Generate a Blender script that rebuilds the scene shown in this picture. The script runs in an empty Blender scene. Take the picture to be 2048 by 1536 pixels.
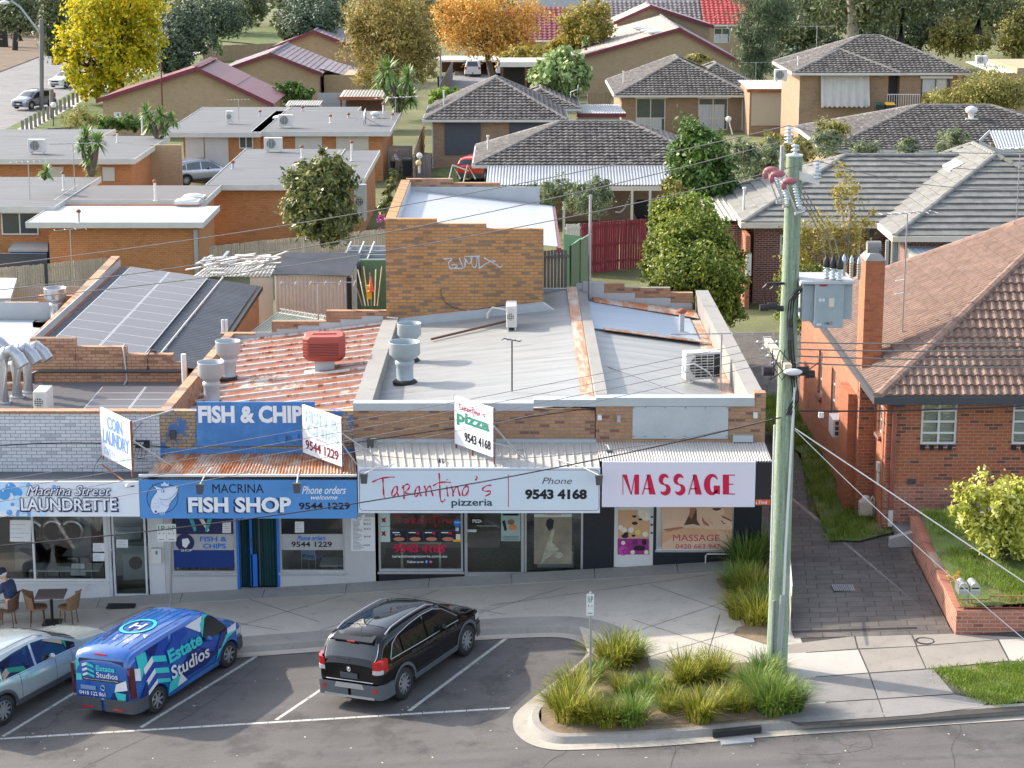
import bpy,bmesh,math,random
import numpy as np
from mathutils import Vector,Matrix,Euler
C=bpy.context.scene.collection
S=bpy.context.scene
rnd=random.Random(7)
R=math.radians
rg=range
Vx=Vector
rU=rnd.uniform
# ---------------------------------------------------------------- camera, sky, sun, exposure
FPX=4141.0;PITCH=R(12.9);CH=16.0
cd=bpy.data.cameras.new('camera');cam=bpy.data.objects.new('camera',cd);C.objects.link(cam)
cam.location=(0,0,CH);cam.rotation_euler=(math.pi/2-PITCH,0,0)
cd.sensor_width=36.0;cd.lens=36.0*FPX/2048.0;cd.clip_end=2500;cd.clip_start=0.5
S.camera=cam
SUNV=Vx((-1.50,0.92,0.98)).normalized()
el=math.asin(SUNV.z);az=math.atan2(SUNV.x,SUNV.y)
W=bpy.data.worlds.new('World');S.world=W;W.use_nodes=True
wn=W.node_tree;bg=wn.nodes['Background']
sky=wn.nodes.new('ShaderNodeTexSky');sky.sky_type='NISHITA';sky.sun_disc=False
sky.sun_elevation=el;sky.sun_rotation=az;sky.air_density=1.0;sky.dust_density=2.2;sky.ozone_density=1.0
hs=wn.nodes.new('ShaderNodeHueSaturation');hs.inputs['Saturation'].default_value=.62;wn.links.new(sky.outputs[0],hs.inputs['Color']);wn.links.new(hs.outputs[0],bg.inputs[0]);bg.inputs[1].default_value=0.15
sl=bpy.data.lights.new('sun','SUN');sl.energy=2.45;sl.angle=R(1.0);sl.color=(1.0,0.89,0.74)
so=bpy.data.objects.new('sun',sl);C.objects.link(so)
so.rotation_euler=(-SUNV).to_track_quat('-Z','Y').to_euler()
S.view_settings.view_transform='Standard';S.view_settings.look='None';S.view_settings.gamma=1
S.view_settings.exposure=1.53
# ---------------------------------------------------------------- survey helpers: photo pixel -> world point
ST,CT=math.sin(PITCH),math.cos(PITCH)
def P(u,v,z=None,Y=None):
 du,dv=u-1024.0,v-768.0
 b=FPX*ST+dv*CT;a=FPX*CT-dv*ST
 t=(CH-z)/b if z is not None else Y/a
 return Vx((du*t,a*t,CH-b*t))
def PS(u,v,y0,z0,k):
 du,dv=u-1024.0,v-768.0
 b=FPX*ST+dv*CT;a=FPX*CT-dv*ST
 t=(CH-z0+k*y0)/(b+k*a)
 return Vx((du*t,a*t,CH-b*t))
def G(x,y=40.0):
 xc=max(-30.0,min(16.0,x));near=0.061*(xc+3.6)
 far=0.0 if x<0 else min(0.035*x,2.2)
 k=max(0.0,min(1.0,(y-60.0)/22.0));k=k*k*(3-2*k)
 return near*(1-k)+far*k
def PG(u,v,dz=0.0):
 p=P(u,v,z=0)
 for _ in range(12):p=P(u,v,z=G(p.x,p.y)+dz)
 return p
def X(u,v,Y):return P(u,v,Y=Y).x
def Z(v,Y):return P(1024,v,Y=Y).z
def YZ(v,z):return P(1024,v,z=z).y
# ---------------------------------------------------------------- objects
WL={}
def link(o):C.objects.link(o);return o
def tag(o,label=None,cat=None,group=None,kind=None):
 if label:o['label']=label
 if cat:o['category']=cat
 if group:o['group']=group
 if kind:o['kind']=kind
 return o
def TH(name,label,cat,loc=(0,0,0),group=None,kind=None):
 o=bpy.data.objects.new(name,None);o.empty_display_size=.2;link(o);o.location=loc
 WL[o.name]=Vector(loc);return tag(o,label,cat,group,kind)
def cpt(o,parent=None):
 c=o.copy();C.objects.link(c)
 if parent is not None:c.parent=parent
 for ch in list(o.children):cpt(ch,c)
 return c
class MB:
 def __init__(s):s.v=[];s.f=[];s.m=[];s.sm=[]
 def add(s,vs,fs,m=0,smooth=False):
  b=len(s.v);s.v+=[tuple(p)for p in vs]
  for f in fs:s.f.append(tuple(i+b for i in f));s.m.append(m);s.sm.append(smooth)
  return s
 def poly(s,pts,m=0):return s.add(pts,[tuple(range(len(pts)))],m)
 def box(s,x0,x1,y0,y1,z0,z1,m=0):
  if x0>x1:x0,x1=x1,x0
  if y0>y1:y0,y1=y1,y0
  if z0>z1:z0,z1=z1,z0
  v=[(x0,y0,z0),(x1,y0,z0),(x1,y1,z0),(x0,y1,z0),(x0,y0,z1),(x1,y0,z1),(x1,y1,z1),(x0,y1,z1)]
  return s.add(v,[(0,3,2,1),(4,5,6,7),(0,1,5,4),(1,2,6,5),(2,3,7,6),(3,0,4,7)],m)
 def hexa(s,b,t,m=0):
  n=len(b);v=list(b)+list(t)
  f=[tuple(reversed(range(n))),tuple(range(n,2*n))]
  f+=[(i,(i+1)%n,n+(i+1)%n,n+i)for i in rg(n)]
  return s.add(v,f,m)
 def slab(s,pts,h,m=0):
  return s.hexa([(p[0],p[1],p[2]-h)for p in pts],pts,m)
 def cyl(s,c,r,h,n=16,axis='z',m=0,r2=None,smooth=True):
  r2=r if r2 is None else r2;v=[]
  for k,rr in((0,r),(h,r2)):
   for i in rg(n):
    a=2*math.pi*i/n;p=(rr*math.cos(a),rr*math.sin(a),k)
    if axis=='x':p=(p[2],p[0],p[1])
    if axis=='y':p=(p[1],p[2],p[0])
    v.append((c[0]+p[0],c[1]+p[1],c[2]+p[2]))
  s.add(v,[(i,(i+1)%n,n+(i+1)%n,n+i)for i in rg(n)],m,smooth)
  s.add(v,[tuple(reversed(range(n))),tuple(range(n,2*n))],m);return s
 def lth(s,prof,c=(0,0,0),n=20,m=0,axis='z',smooth=True):
  v=[]
  for r,h in prof:
   for i in rg(n):
    a=2*math.pi*i/n;p=(r*math.cos(a),r*math.sin(a),h)
    if axis=='y':p=(p[0],p[2],p[1])
    if axis=='x':p=(p[2],p[0],p[1])
    v.append((c[0]+p[0],c[1]+p[1],c[2]+p[2]))
  f=[]
  for k in rg(len(prof)-1):
   for i in rg(n):f.append((k*n+i,k*n+(i+1)%n,(k+1)*n+(i+1)%n,(k+1)*n+i))
  return s.add(v,f,m,smooth)
 def tube(s,path,r,n=6,m=0,smooth=True,caps=True):
  path=[Vector(p)for p in path];rs=r if isinstance(r,(list,tuple))else[r]*len(path)
  v=[];up=Vx((0,0,1));L=len(path)
  for i,p in enumerate(path):
   d=(path[min(i+1,L-1)]-path[max(i-1,0)])
   d=d.normalized()if d.length>1e-9 else Vx((0,0,1))
   a=d.cross(up)
   if a.length<1e-3:a=d.cross(Vx((0,1,0)))
   a.normalize();b=a.cross(d)
   for k in rg(n):
    t=2*math.pi*k/n;v.append(p+(a*math.cos(t)+b*math.sin(t))*rs[i])
  f=[(i*n+k,i*n+(k+1)%n,(i+1)*n+(k+1)%n,(i+1)*n+k)for i in rg(L-1)for k in rg(n)]
  s.add(v,f,m,smooth)
  if caps:s.add(v,[tuple(range(n)),tuple(reversed(range((L-1)*n,L*n)))],m)
  return s
 def ball(s,c,r,n=12,m=0,sz=None):
  sz=sz or(1,1,1);v=[];k=n//2
  for j in range(k+1):
   ph=math.pi*j/k
   for i in rg(n):
    a=2*math.pi*i/n
    v.append((c[0]+r*sz[0]*math.sin(ph)*math.cos(a),c[1]+r*sz[1]*math.sin(ph)*math.sin(a),c[2]+r*sz[2]*math.cos(ph)))
  return s.add(v,[(j*n+i,(j+1)*n+i,(j+1)*n+(i+1)%n,j*n+(i+1)%n)for j in range(k)for i in rg(n)],m,True)
 def wall(s,x0,x1,z0,z1,y,th,holes=(),m=0,axis='y'):
  xs=sorted({x0,x1,*[q for h in holes for q in h[:2]if x0<q<x1]})
  zs=sorted({z0,z1,*[q for h in holes for q in h[2:]if z0<q<z1]})
  for i in rg(len(xs)-1):
   for j in range(len(zs)-1):
    cx,cz=(xs[i]+xs[i+1])/2,(zs[j]+zs[j+1])/2
    if any(h[0]<cx<h[1]and h[2]<cz<h[3]for h in holes):continue
    if axis=='y':s.box(xs[i],xs[i+1],y,y+th,zs[j],zs[j+1],m)
    else:s.box(y,y+th,xs[i],xs[i+1],zs[j],zs[j+1],m)
  return s
 def bd(s,name,mats,parent=None,lc=False,bevel=0,recalc=False):
  me=bpy.data.meshes.new(name)
  if parent is not None:
   o0=Vx((0,0,0))if lc else WL.get(parent.name,Vx((0,0,0)))
  else:
   if lc:o0=Vx((0,0,0))
   else:
    a=np.array(s.v,dtype=float);lo=a.min(0);hi=a.max(0)
    o0=Vx(((lo[0]+hi[0])/2,(lo[1]+hi[1])/2,lo[2]))
  me.from_pydata([(p[0]-o0[0],p[1]-o0[1],p[2]-o0[2])for p in s.v],[],s.f)
  if not isinstance(mats,(list,tuple)):mats=[mats]
  for m in mats:me.materials.append(m)
  me.polygons.foreach_set('material_index',s.m)
  me.polygons.foreach_set('use_smooth',s.sm)
  if recalc:
   bm=bmesh.new();bm.from_mesh(me);bmesh.ops.recalc_face_normals(bm,faces=bm.faces);bm.to_mesh(me);bm.free()
  me.update()
  o=bpy.data.objects.new(name,me);link(o)
  if parent is not None:o.parent=parent
  else:o.location=o0
  WL[o.name]=o0
  if bevel:
   bv=o.modifiers.new('b','BEVEL');bv.width=bevel;bv.segments=2;bv.limit_method='ANGLE'
  return o
  # ---------------------------------------------------------------- materials
class MD(dict):__getattr__=dict.__getitem__
M=MD()
def nn(nt,t,**kw):
 n=nt.nodes.new(t)
 for k,v in kw.items():setattr(n,k,v)
 return n
def base(name):
 m=bpy.data.materials.new(name);m.use_nodes=True;nt=m.node_tree
 return m,nt,nt.nodes['Principled BSDF']
def c4(c):return(c[0],c[1],c[2],1.0)
def noise(nt,vec,scale,det=4,rough=.6,st=None):
 n=nn(nt,'ShaderNodeTexNoise');n.inputs['Scale'].default_value=scale;n.inputs['Detail'].default_value=det;n.inputs['Roughness'].default_value=rough
 if st:
  mp=nn(nt,'ShaderNodeMapping');mp.inputs['Scale'].default_value=st;nt.links.new(vec,mp.inputs[0]);vec=mp.outputs[0]
 nt.links.new(vec,n.inputs['Vector']);return n.outputs['Fac']
def ramp(nt,fac,stops):
 r=nn(nt,'ShaderNodeValToRGB');e=r.color_ramp.elements
 e[0].position=stops[0][0];e[0].color=c4(stops[0][1])
 e[1].position=stops[-1][0];e[1].color=c4(stops[-1][1])
 for p,c in stops[1:-1]:
  q=e.new(p);q.color=c4(c)
 nt.links.new(fac,r.inputs[0]);return r.outputs[0]
def mix(nt,fac,a,b,mode='MIX'):
 x=nn(nt,'ShaderNodeMix',data_type='RGBA',blend_type=mode)
 for sock,val in((x.inputs[0],fac),(x.inputs[6],a),(x.inputs[7],b)):
  if isinstance(val,(int,float)):sock.default_value=val
  elif isinstance(val,(tuple,list)):sock.default_value=c4(val)
  else:nt.links.new(val,sock)
 return x.outputs[2]
def bump(nt,h,bs,st=.3,dist=.01):
 b=nn(nt,'ShaderNodeBump');b.inputs['Strength'].default_value=st;b.inputs['Distance'].default_value=dist
 nt.links.new(h,b.inputs['Height']);nt.links.new(b.outputs[0],bs.inputs['Normal'])
def ocoord(nt):return nn(nt,'ShaderNodeTexCoord').outputs['Object']
def mat(name,col,rough=.7,var=.15,scale=3.0,metal=0.0,spec=.4,fine=.0,fs=60,st=None,bmp=0,coat=0,col2=None,thr=(.45,.65)):
 if name in M:return M[name]
 m,nt,bs=base(name);vec=ocoord(nt)
 out=None
 if var or fine or col2:
  dark=tuple(max(0,c*(1-var))for c in col);lite=tuple(min(1,c*(1+var))for c in col)
  f=noise(nt,vec,scale,5,.65,st)
  out=ramp(nt,f,[(.25,dark),(.75,lite)])
  if col2:
   f2=noise(nt,vec,scale*.8+.37,6,.7,st)
   r2=ramp(nt,f2,[(thr[0],(0,0,0)),(thr[1],(1,1,1))]);out=mix(nt,r2,out,col2)
  if fine:
   g=noise(nt,vec,fs,2,.5);gr=ramp(nt,g,[(.3,(1-fine,)*3),(.7,(1+fine*.0+0.0,)*3)])
   out=mix(nt,1.0,out,gr,'MULTIPLY')
  nt.links.new(out,bs.inputs['Base Color'])
  if bmp:bump(nt,noise(nt,vec,fs,3),bs,bmp,.01)
 else:bs.inputs['Base Color'].default_value=c4(col)
 bs.inputs['Roughness'].default_value=rough;bs.inputs['Metallic'].default_value=metal
 bs.inputs['Specular IOR Level'].default_value=spec;bs.inputs['Coat Weight'].default_value=coat
 bs.inputs['Coat Roughness'].default_value=.04
 M[name]=m;return m
def brick(name,c1,c2,mortar,odd=None,oddf=.12,bw=.24,rh=.086,ms=.011,var=.25,paint=None,pthr=(.5,.55),soil=None,rough=.85,ax='xy',mb=.4):
 m,nt,bs=base(name);vec=ocoord(nt)
 sx=nn(nt,'ShaderNodeSeparateXYZ');nt.links.new(vec,sx.inputs[0])
 ad=nn(nt,'ShaderNodeMath',operation='ADD');nt.links.new(sx.outputs[0],ad.inputs[0]);nt.links.new(sx.outputs[1],ad.inputs[1])
 cb=nn(nt,'ShaderNodeCombineXYZ');nt.links.new(ad.outputs[0],cb.inputs[0]);nt.links.new(sx.outputs[2],cb.inputs[1])
 b=nn(nt,'ShaderNodeTexBrick');b.inputs['Scale'].default_value=1.0;b.inputs['Brick Width'].default_value=bw
 b.inputs['Row Height'].default_value=rh;b.inputs['Mortar Size'].default_value=ms;b.inputs['Mortar Smooth'].default_value=.25
 b.inputs['Color1'].default_value=c4(c1);b.inputs['Color2'].default_value=c4(c2);b.inputs['Mortar'].default_value=c4(mortar);b.inputs['Bias'].default_value=0
 nt.links.new(cb.outputs[0],b.inputs['Vector']);col=b.outputs['Color']
 if odd:
  b2=nn(nt,'ShaderNodeTexBrick');b2.inputs['Scale'].default_value=1.0;b2.inputs['Brick Width'].default_value=bw;b2.inputs['Row Height'].default_value=rh
  b2.inputs['Mortar Size'].default_value=ms;b2.inputs['Color1'].default_value=(0,0,0,1);b2.inputs['Color2'].default_value=(1,1,1,1);b2.inputs['Mortar'].default_value=(0,0,0,1)
  nt.links.new(cb.outputs[0],b2.inputs['Vector'])
  r=ramp(nt,b2.outputs['Color'],[(1-oddf-.02,(0,0,0)),(1-oddf,(1,1,1))]);col=mix(nt,r,col,odd)
 n1=noise(nt,vec,1.3,5,.7);col=mix(nt,1.0,col,ramp(nt,n1,[(.25,(1-var,)*3),(.75,(1+var*.25,)*3)]),'MULTIPLY')
 n2=noise(nt,vec,26,3,.6);col=mix(nt,1.0,col,ramp(nt,n2,[(.3,(.82,)*3),(.7,(1.08,)*3)]),'MULTIPLY')
 if soil:
  n3=noise(nt,vec,.9,6,.75);col=mix(nt,ramp(nt,n3,[(.55,(0,0,0)),(.72,(.7,.7,.7))]),col,soil)
 if paint:
  n4=noise(nt,vec,2.1,7,.8);col=mix(nt,ramp(nt,n4,[(pthr[0],(0,0,0)),(pthr[1],(1,1,1))]),col,paint)
 nt.links.new(col,bs.inputs['Base Color']);bs.inputs['Roughness'].default_value=rough
 bp=nn(nt,'ShaderNodeBump');bp.inputs['Strength'].default_value=mb;bp.inputs['Distance'].default_value=.012;bp.invert=True
 nt.links.new(b.outputs['Fac'],bp.inputs['Height']);nt.links.new(bp.outputs[0],bs.inputs['Normal'])
 M[name]=m;return m
def lfm(name,cols,trans=.25,rough=.55,sc=.9):
 m,nt,bs=base(name);vec=ocoord(nt)
 geo=nn(nt,'ShaderNodeNewGeometry')
 f=noise(nt,vec,sc,3,.6)
 ad=nn(nt,'ShaderNodeMath',operation='ADD');nt.links.new(f,ad.inputs[0])
 ml=nn(nt,'ShaderNodeMath',operation='MULTIPLY_ADD');nt.links.new(geo.outputs['Random Per Island'],ml.inputs[0]);ml.inputs[1].default_value=.55;ml.inputs[2].default_value=-.27
 nt.links.new(ml.outputs[0],ad.inputs[1])
 n=len(cols);col=ramp(nt,ad.outputs[0],[(.22+.56*i/(n-1),c)for i,c in enumerate(cols)])
 nt.links.new(col,bs.inputs['Base Color']);bs.inputs['Roughness'].default_value=rough;bs.inputs['Specular IOR Level'].default_value=.3
 tr=nn(nt,'ShaderNodeBsdfTranslucent');nt.links.new(col,tr.inputs[0]);ms=nn(nt,'ShaderNodeMixShader');ms.inputs[0].default_value=trans
 nt.links.new(bs.outputs[0],ms.inputs[1]);nt.links.new(tr.outputs[0],ms.inputs[2]);nt.links.new(ms.outputs[0],nt.nodes['Material Output'].inputs[0])
 M[name]=m;return m
def glassmat(name,tint=(.9,.95,.95),k=.12,rough=.02):
 m,nt,bs=base(name);nt.nodes.remove(bs)
 tr=nn(nt,'ShaderNodeBsdfTransparent');tr.inputs[0].default_value=c4(tint)
 gl=nn(nt,'ShaderNodeBsdfGlossy');gl.inputs[1].default_value=rough
 fr=nn(nt,'ShaderNodeFresnel');fr.inputs[0].default_value=1.5
 ad=nn(nt,'ShaderNodeMath',operation='ADD');nt.links.new(fr.outputs[0],ad.inputs[0]);ad.inputs[1].default_value=k
 ms=nn(nt,'ShaderNodeMixShader');nt.links.new(ad.outputs[0],ms.inputs[0]);nt.links.new(tr.outputs[0],ms.inputs[1]);nt.links.new(gl.outputs[0],ms.inputs[2])
 nt.links.new(ms.outputs[0],nt.nodes['Material Output'].inputs[0]);M[name]=m;return m
 # ground
def asphalt(name,c,cracks=True):
 m,nt,bs=base(name);vec=ocoord(nt)
 a=ramp(nt,noise(nt,vec,.35,5,.65),[(.3,tuple(x*.80 for x in c)),(.7,tuple(x*1.13 for x in c))])
 g=noise(nt,vec,55,3,.8);a=mix(nt,1.0,a,ramp(nt,g,[(.25,(.62,)*3),(.5,(1,)*3),(.72,(1.35,)*3)]),'MULTIPLY')
 a=mix(nt,1.0,a,ramp(nt,noise(nt,vec,1.0,4,.7,(.12,2.2,1)),[(.3,(.86,)*3),(.62,(1.05,)*3)]),'MULTIPLY')
 a=mix(nt,1.0,a,ramp(nt,noise(nt,vec,.9,6,.7),[(.34,(.60,)*3),(.47,(1.0,)*3)]),'MULTIPLY')
 if cracks:
  vo=nn(nt,'ShaderNodeTexVoronoi',feature='DISTANCE_TO_EDGE');vo.inputs['Scale'].default_value=.28
  w=nn(nt,'ShaderNodeTexNoise');w.inputs['Scale'].default_value=1.4;w.inputs['Detail'].default_value=6;nt.links.new(vec,w.inputs['Vector'])
  vm=nn(nt,'ShaderNodeVectorMath',operation='MULTIPLY_ADD');nt.links.new(w.outputs['Color'],vm.inputs[0]);vm.inputs[1].default_value=(1.6,1.6,0);nt.links.new(vec,vm.inputs[2])
  nt.links.new(vm.outputs[0],vo.inputs['Vector'])
  ln=ramp(nt,vo.outputs['Distance'],[(.0015,(.45,.45,.45)),(.0045,(1,1,1))])
  gate=ramp(nt,noise(nt,vec,.5,2),[(.5,(0,0,0)),(.56,(1,1,1))]);ln=mix(nt,gate,(1,1,1),ln)
  a=mix(nt,1.0,a,ln,'MULTIPLY')
 nt.links.new(a,bs.inputs['Base Color']);bs.inputs['Roughness'].default_value=.85;bump(nt,g,bs,.35,.01);M[name]=m;return m
asphalt('asphalt',(.105,.098,.096));asphalt('asphalt_far',(.20,.195,.20),False)
def ccr(name,c,st=.13,stain=.25):
 m,nt,bs=base(name);vec=ocoord(nt)
 a=ramp(nt,noise(nt,vec,.7,6,.7),[(.3,tuple(x*(1-st)for x in c)),(.7,tuple(x*(1+st*.6)for x in c))])
 a=mix(nt,1.0,a,ramp(nt,noise(nt,vec,42,3,.7),[(.3,(.84,)*3),(.7,(1.06,)*3)]),'MULTIPLY')
 a=mix(nt,1.0,a,ramp(nt,noise(nt,vec,2.3,6,.8),[(.30,(1-stain,)*3),(.45,(1,)*3)]),'MULTIPLY')
 nt.links.new(a,bs.inputs['Base Color']);bs.inputs['Roughness'].default_value=.9;bump(nt,noise(nt,vec,60,2),bs,.15,.005);M[name]=m;return m
ccr('path',(.47,.435,.38),.15);ccr('path_new',(.42,.40,.365),.06,.05);ccr('slab_warm',(.28,.255,.225),.16);ccr('slab_dark',(.23,.222,.215),.2)
ccr('kerb',(.29,.275,.255),.25);ccr('kerb_pale',(.40,.37,.32),.2);ccr('render',(.30,.29,.275),.12,.3);ccr('apron',(.37,.36,.345),.15)
mat('joint',(.06,.055,.05),.95,.2);mat('soil',(.24,.18,.12),.95,.35,2.5,fine=.4,fs=40,bmp=.5)
mat('line_paint',(.60,.59,.56),.7,.12,3,fine=.45,fs=22,col2=(.25,.24,.23),thr=(.60,.68))
mat('grass_base',(.11,.16,.035),.95,.45,.8,fine=.5,fs=30,bmp=.6,col2=(.27,.22,.10),thr=(.52,.66))
mat('grass_dry',(.22,.19,.09),.95,.4,.6,fine=.5,fs=25,bmp=.6)
mat('earth',(.16,.17,.07),.95,.4,.25,fine=.4,fs=12)
mat('bark_mulch',(.17,.12,.08),.95,.35,.3,fine=.3,fs=8)
def stamped():
 m,nt,bs=base('stamped');vec=ocoord(nt)
 mp=nn(nt,'ShaderNodeMapping');mp.inputs['Rotation'].default_value=(0,0,R(6));nt.links.new(vec,mp.inputs[0])
 b=nn(nt,'ShaderNodeTexBrick');b.inputs['Scale'].default_value=1;b.inputs['Brick Width'].default_value=.62;b.inputs['Row Height'].default_value=.33;b.inputs['Mortar Size'].default_value=.012
 b.inputs['Color1'].default_value=(.225,.20,.185,1);b.inputs['Color2'].default_value=(.27,.24,.22,1);b.inputs['Mortar'].default_value=(.12,.105,.10,1);b.offset=.37;b.offset_frequency=2
 nt.links.new(mp.outputs[0],b.inputs[0]);a=b.outputs[0]
 a=mix(nt,1.0,a,ramp(nt,noise(nt,vec,1.1,6,.7),[(.3,(.72,)*3),(.7,(1.2,)*3)]),'MULTIPLY')
 a=mix(nt,1.0,a,ramp(nt,noise(nt,vec,40,3,.7),[(.3,(.8,)*3),(.7,(1.1,)*3)]),'MULTIPLY')
 nt.links.new(a,bs.inputs['Base Color']);bs.inputs['Roughness'].default_value=.8
 bp=nn(nt,'ShaderNodeBump');bp.invert=True;bp.inputs['Strength'].default_value=.3;bp.inputs['Distance'].default_value=.01;nt.links.new(b.outputs['Fac'],bp.inputs['Height']);nt.links.new(bp.outputs[0],bs.inputs['Normal']);M.stamped=m
stamped()
# bricks
brick('b_shop',(.42,.21,.11),(.50,.28,.15),(.26,.22,.18),(.24,.11,.07),.12,soil=(.16,.09,.07))
brick('b_parapet',(.50,.26,.15),(.58,.33,.20),(.24,.16,.12),(.33,.16,.10),.1)
brick('b_tall',(.55,.27,.095),(.45,.22,.085),(.27,.19,.12),(.26,.16,.10),.22,soil=(.26,.14,.07),rh=.093,bw=.25,ms=.013)
brick('b_cream',(.50,.36,.19),(.44,.30,.15),(.20,.16,.12),paint=(.07,.16,.36),pthr=(.50,.53))
brick('b_white',(.62,.63,.66),(.70,.70,.73),(.26,.26,.29),(.48,.49,.53),.1,ms=.008,var=.12)
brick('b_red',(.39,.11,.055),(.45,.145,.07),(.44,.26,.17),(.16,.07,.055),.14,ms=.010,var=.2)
brick('b_redface',(.44,.14,.07),(.50,.18,.09),(.50,.28,.18),(.25,.09,.06),.10,ms=.010)  # brighter copy of the red house brick, sunlight put into its colour
brick('b_redwall',(.42,.14,.09),(.50,.20,.13),(.45,.33,.25),(.30,.10,.07),.2)
brick('b_chim',(.48,.15,.065),(.40,.12,.05),(.34,.16,.09),(.34,.10,.05),.12)
brick('b_dark',(.19,.055,.04),(.25,.075,.05),(.42,.36,.31),(.13,.045,.035),.2,ms=.013)
brick('b_orange',(.58,.26,.10),(.52,.225,.085),(.33,.15,.07),(.48,.20,.08),.10,ms=.008,var=.15,mb=.15)
brick('b_tan',(.50,.36,.22),(.45,.32,.19),(.36,.28,.18),(.42,.30,.18),.10,ms=.010,var=.12,mb=.15)
brick('b_brown',(.34,.225,.145),(.39,.26,.17),(.27,.20,.14),(.30,.20,.13),.10,ms=.010,var=.15,mb=.15)
# sheet roofs
def metal(name,c,rust=None,thr=(.5,.6),st=None,rough=.5,seam=None,met=.0,sc=1.2,var=.1):
 m,nt,bs=base(name);vec=ocoord(nt)
 a=ramp(nt,noise(nt,vec,sc,5,.7,st),[(.3,tuple(x*(1-var)for x in c)),(.7,tuple(min(1,x*(1+var*.7))for x in c))])
 a=mix(nt,1.0,a,ramp(nt,noise(nt,vec,30,3,.7),[(.3,(.92,)*3),(.7,(1.04,)*3)]),'MULTIPLY')
 if rust:
  f=noise(nt,vec,1.15,8,.78,st);r=ramp(nt,f,[(thr[0],(0,0,0)),(thr[1],(1,1,1))])
  g=ramp(nt,noise(nt,vec,6,5,.7,st),[(.3,tuple(x*.55 for x in rust)),(.7,tuple(min(1,x*1.2)for x in rust))]);a=mix(nt,r,a,g)
 nt.links.new(a,bs.inputs['Base Color']);bs.inputs['Roughness'].default_value=rough;bs.inputs['Metallic'].default_value=met;M[name]=m;return m
metal('roof_grey',(.31,.315,.31),(.24,.235,.22),(.52,.70),st=(.35,3,1),var=.16);metal('roof_blue',(.34,.40,.47),st=(.35,3,1));metal('roof_white',(.42,.45,.49),var=.06)
metal('roof_rust',(.50,.42,.34),(.26,.070,.020),(.37,.44),(.8,.45,1));metal('awn_rust',(.52,.44,.36),(.50,.17,.045),(.42,.55),(2.5,.5,1))
metal('rust',(.30,.10,.05),(.5,.22,.12),(.5,.7),rough=.8);metal('awn_grey',(.52,.50,.46),(.42,.28,.16),(.62,.75),(2,.6,1));metal('roof_dark',(.085,.095,.11),var=.25)
metal('roof_bitumen',(.125,.13,.14),var=.3,st=(.3,2.5,1),rough=.75);metal('roof_bitumen2',(.125,.122,.128),(.24,.20,.17),(.6,.75),(.4,2,1),.8)
metal('roof_slategrey',(.26,.29,.31));metal('roof_pale',(.43,.44,.44),st=(.3,3,1),var=.05);metal('colorbond',(.42,.42,.43),var=.1)
metal('flash',(.42,.45,.47),rough=.4);metal('galv',(.40,.41,.43),rough=.35,met=.6);metal('alu',(.62,.63,.64),rough=.3,met=.7)
metal('green_steel',(.10,.22,.13),var=.15);metal('roof_red',(.20,.05,.06),var=.15);metal('roof_beige',(.52,.49,.42),(.35,.25,.2),(.6,.7))
def tlm(name,c1,c2,lich=None,lthr=(.5,.62),sc=9):
 m,nt,bs=base(name);vec=ocoord(nt)
 geo=nn(nt,'ShaderNodeNewGeometry')
 a=mix(nt,geo.outputs['Random Per Island'],c1,c2)
 a=mix(nt,1.0,a,ramp(nt,noise(nt,vec,sc,4,.7),[(.3,(.72,)*3),(.7,(1.2,)*3)]),'MULTIPLY')
 if lich:a=mix(nt,ramp(nt,noise(nt,vec,3.5,8,.8),[(lthr[0],(0,0,0)),(lthr[1],(.8,.8,.8))]),a,lich)
 nt.links.new(a,bs.inputs['Base Color']);bs.inputs['Roughness'].default_value=.85;M[name]=m;return m
tlm('t_grey',(.065,.058,.056),(.13,.118,.11),(.33,.31,.29),(.50,.66));tlm('t_cap',(.13,.12,.115),(.20,.185,.175),(.32,.31,.28));tlm('t_terra',(.215,.135,.103),(.27,.175,.135),(.14,.095,.08),(.48,.66),5)
tlm('t_slate',(.185,.185,.172),(.225,.222,.208),(.20,.20,.19),(.5,.7),3);tlm('t_maroon',(.21,.06,.07),(.26,.085,.095));tlm('t_plum',(.20,.165,.19),(.27,.23,.26),(.36,.32,.30),(.5,.62))
tlm('t_beige',(.34,.30,.265),(.40,.36,.32),(.28,.25,.22));tlm('t_redtile',(.36,.05,.05),(.45,.075,.07));tlm('t_greyfar',(.15,.13,.135),(.22,.20,.20))
# paints etc
mat('white',(.68,.68,.67),.5,.05,2,fine=.06);mat('offwhite',(.66,.64,.60),.6,.08,2);mat('cream',(.62,.57,.47),.6,.08,2);mat('trim_white',(.58,.57,.54),.55,.10,1.5,col2=(.50,.42,.34),thr=(.62,.75))
mat('wall_white',(.64,.65,.67),.8,.07,1.2,fine=.08,fs=30,col2=(.44,.44,.44),thr=(.6,.8));mat('wall_grey',(.50,.50,.50),.8,.08,1.2,fine=.08,fs=30)
mat('black',(.016,.017,.022),.35,.15,3);mat('black_matt',(.02,.02,.022),.7,.2,3);mat('rubber',(.022,.022,.024),.75,.2,8);mat('tilewall',(.018,.021,.030),.3,.2,6)
mat('charcoal',(.06,.065,.075),.6,.1,3);mat('maroon',(.17,.035,.05),.5,.12,2);mat('grey_metal',(.36,.38,.40),.4,.1,4,metal=.3);mat('dark_metal',(.07,.07,.075),.5,.1,3)
mat('sign_white',(.74,.76,.80),.45,.03,1.0);mat('sign_lilac',(.68,.65,.76),.45,.03,1.0);mat('sign_tar',(.62,.70,.78),.45,.03,1.0);mat('sign_blue',(.085,.26,.56),.5,.08,1.5);mat('sign_blue2',(.06,.20,.48),.6,.14,2.0,col2=(.10,.30,.60),thr=(.5,.8))
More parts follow.
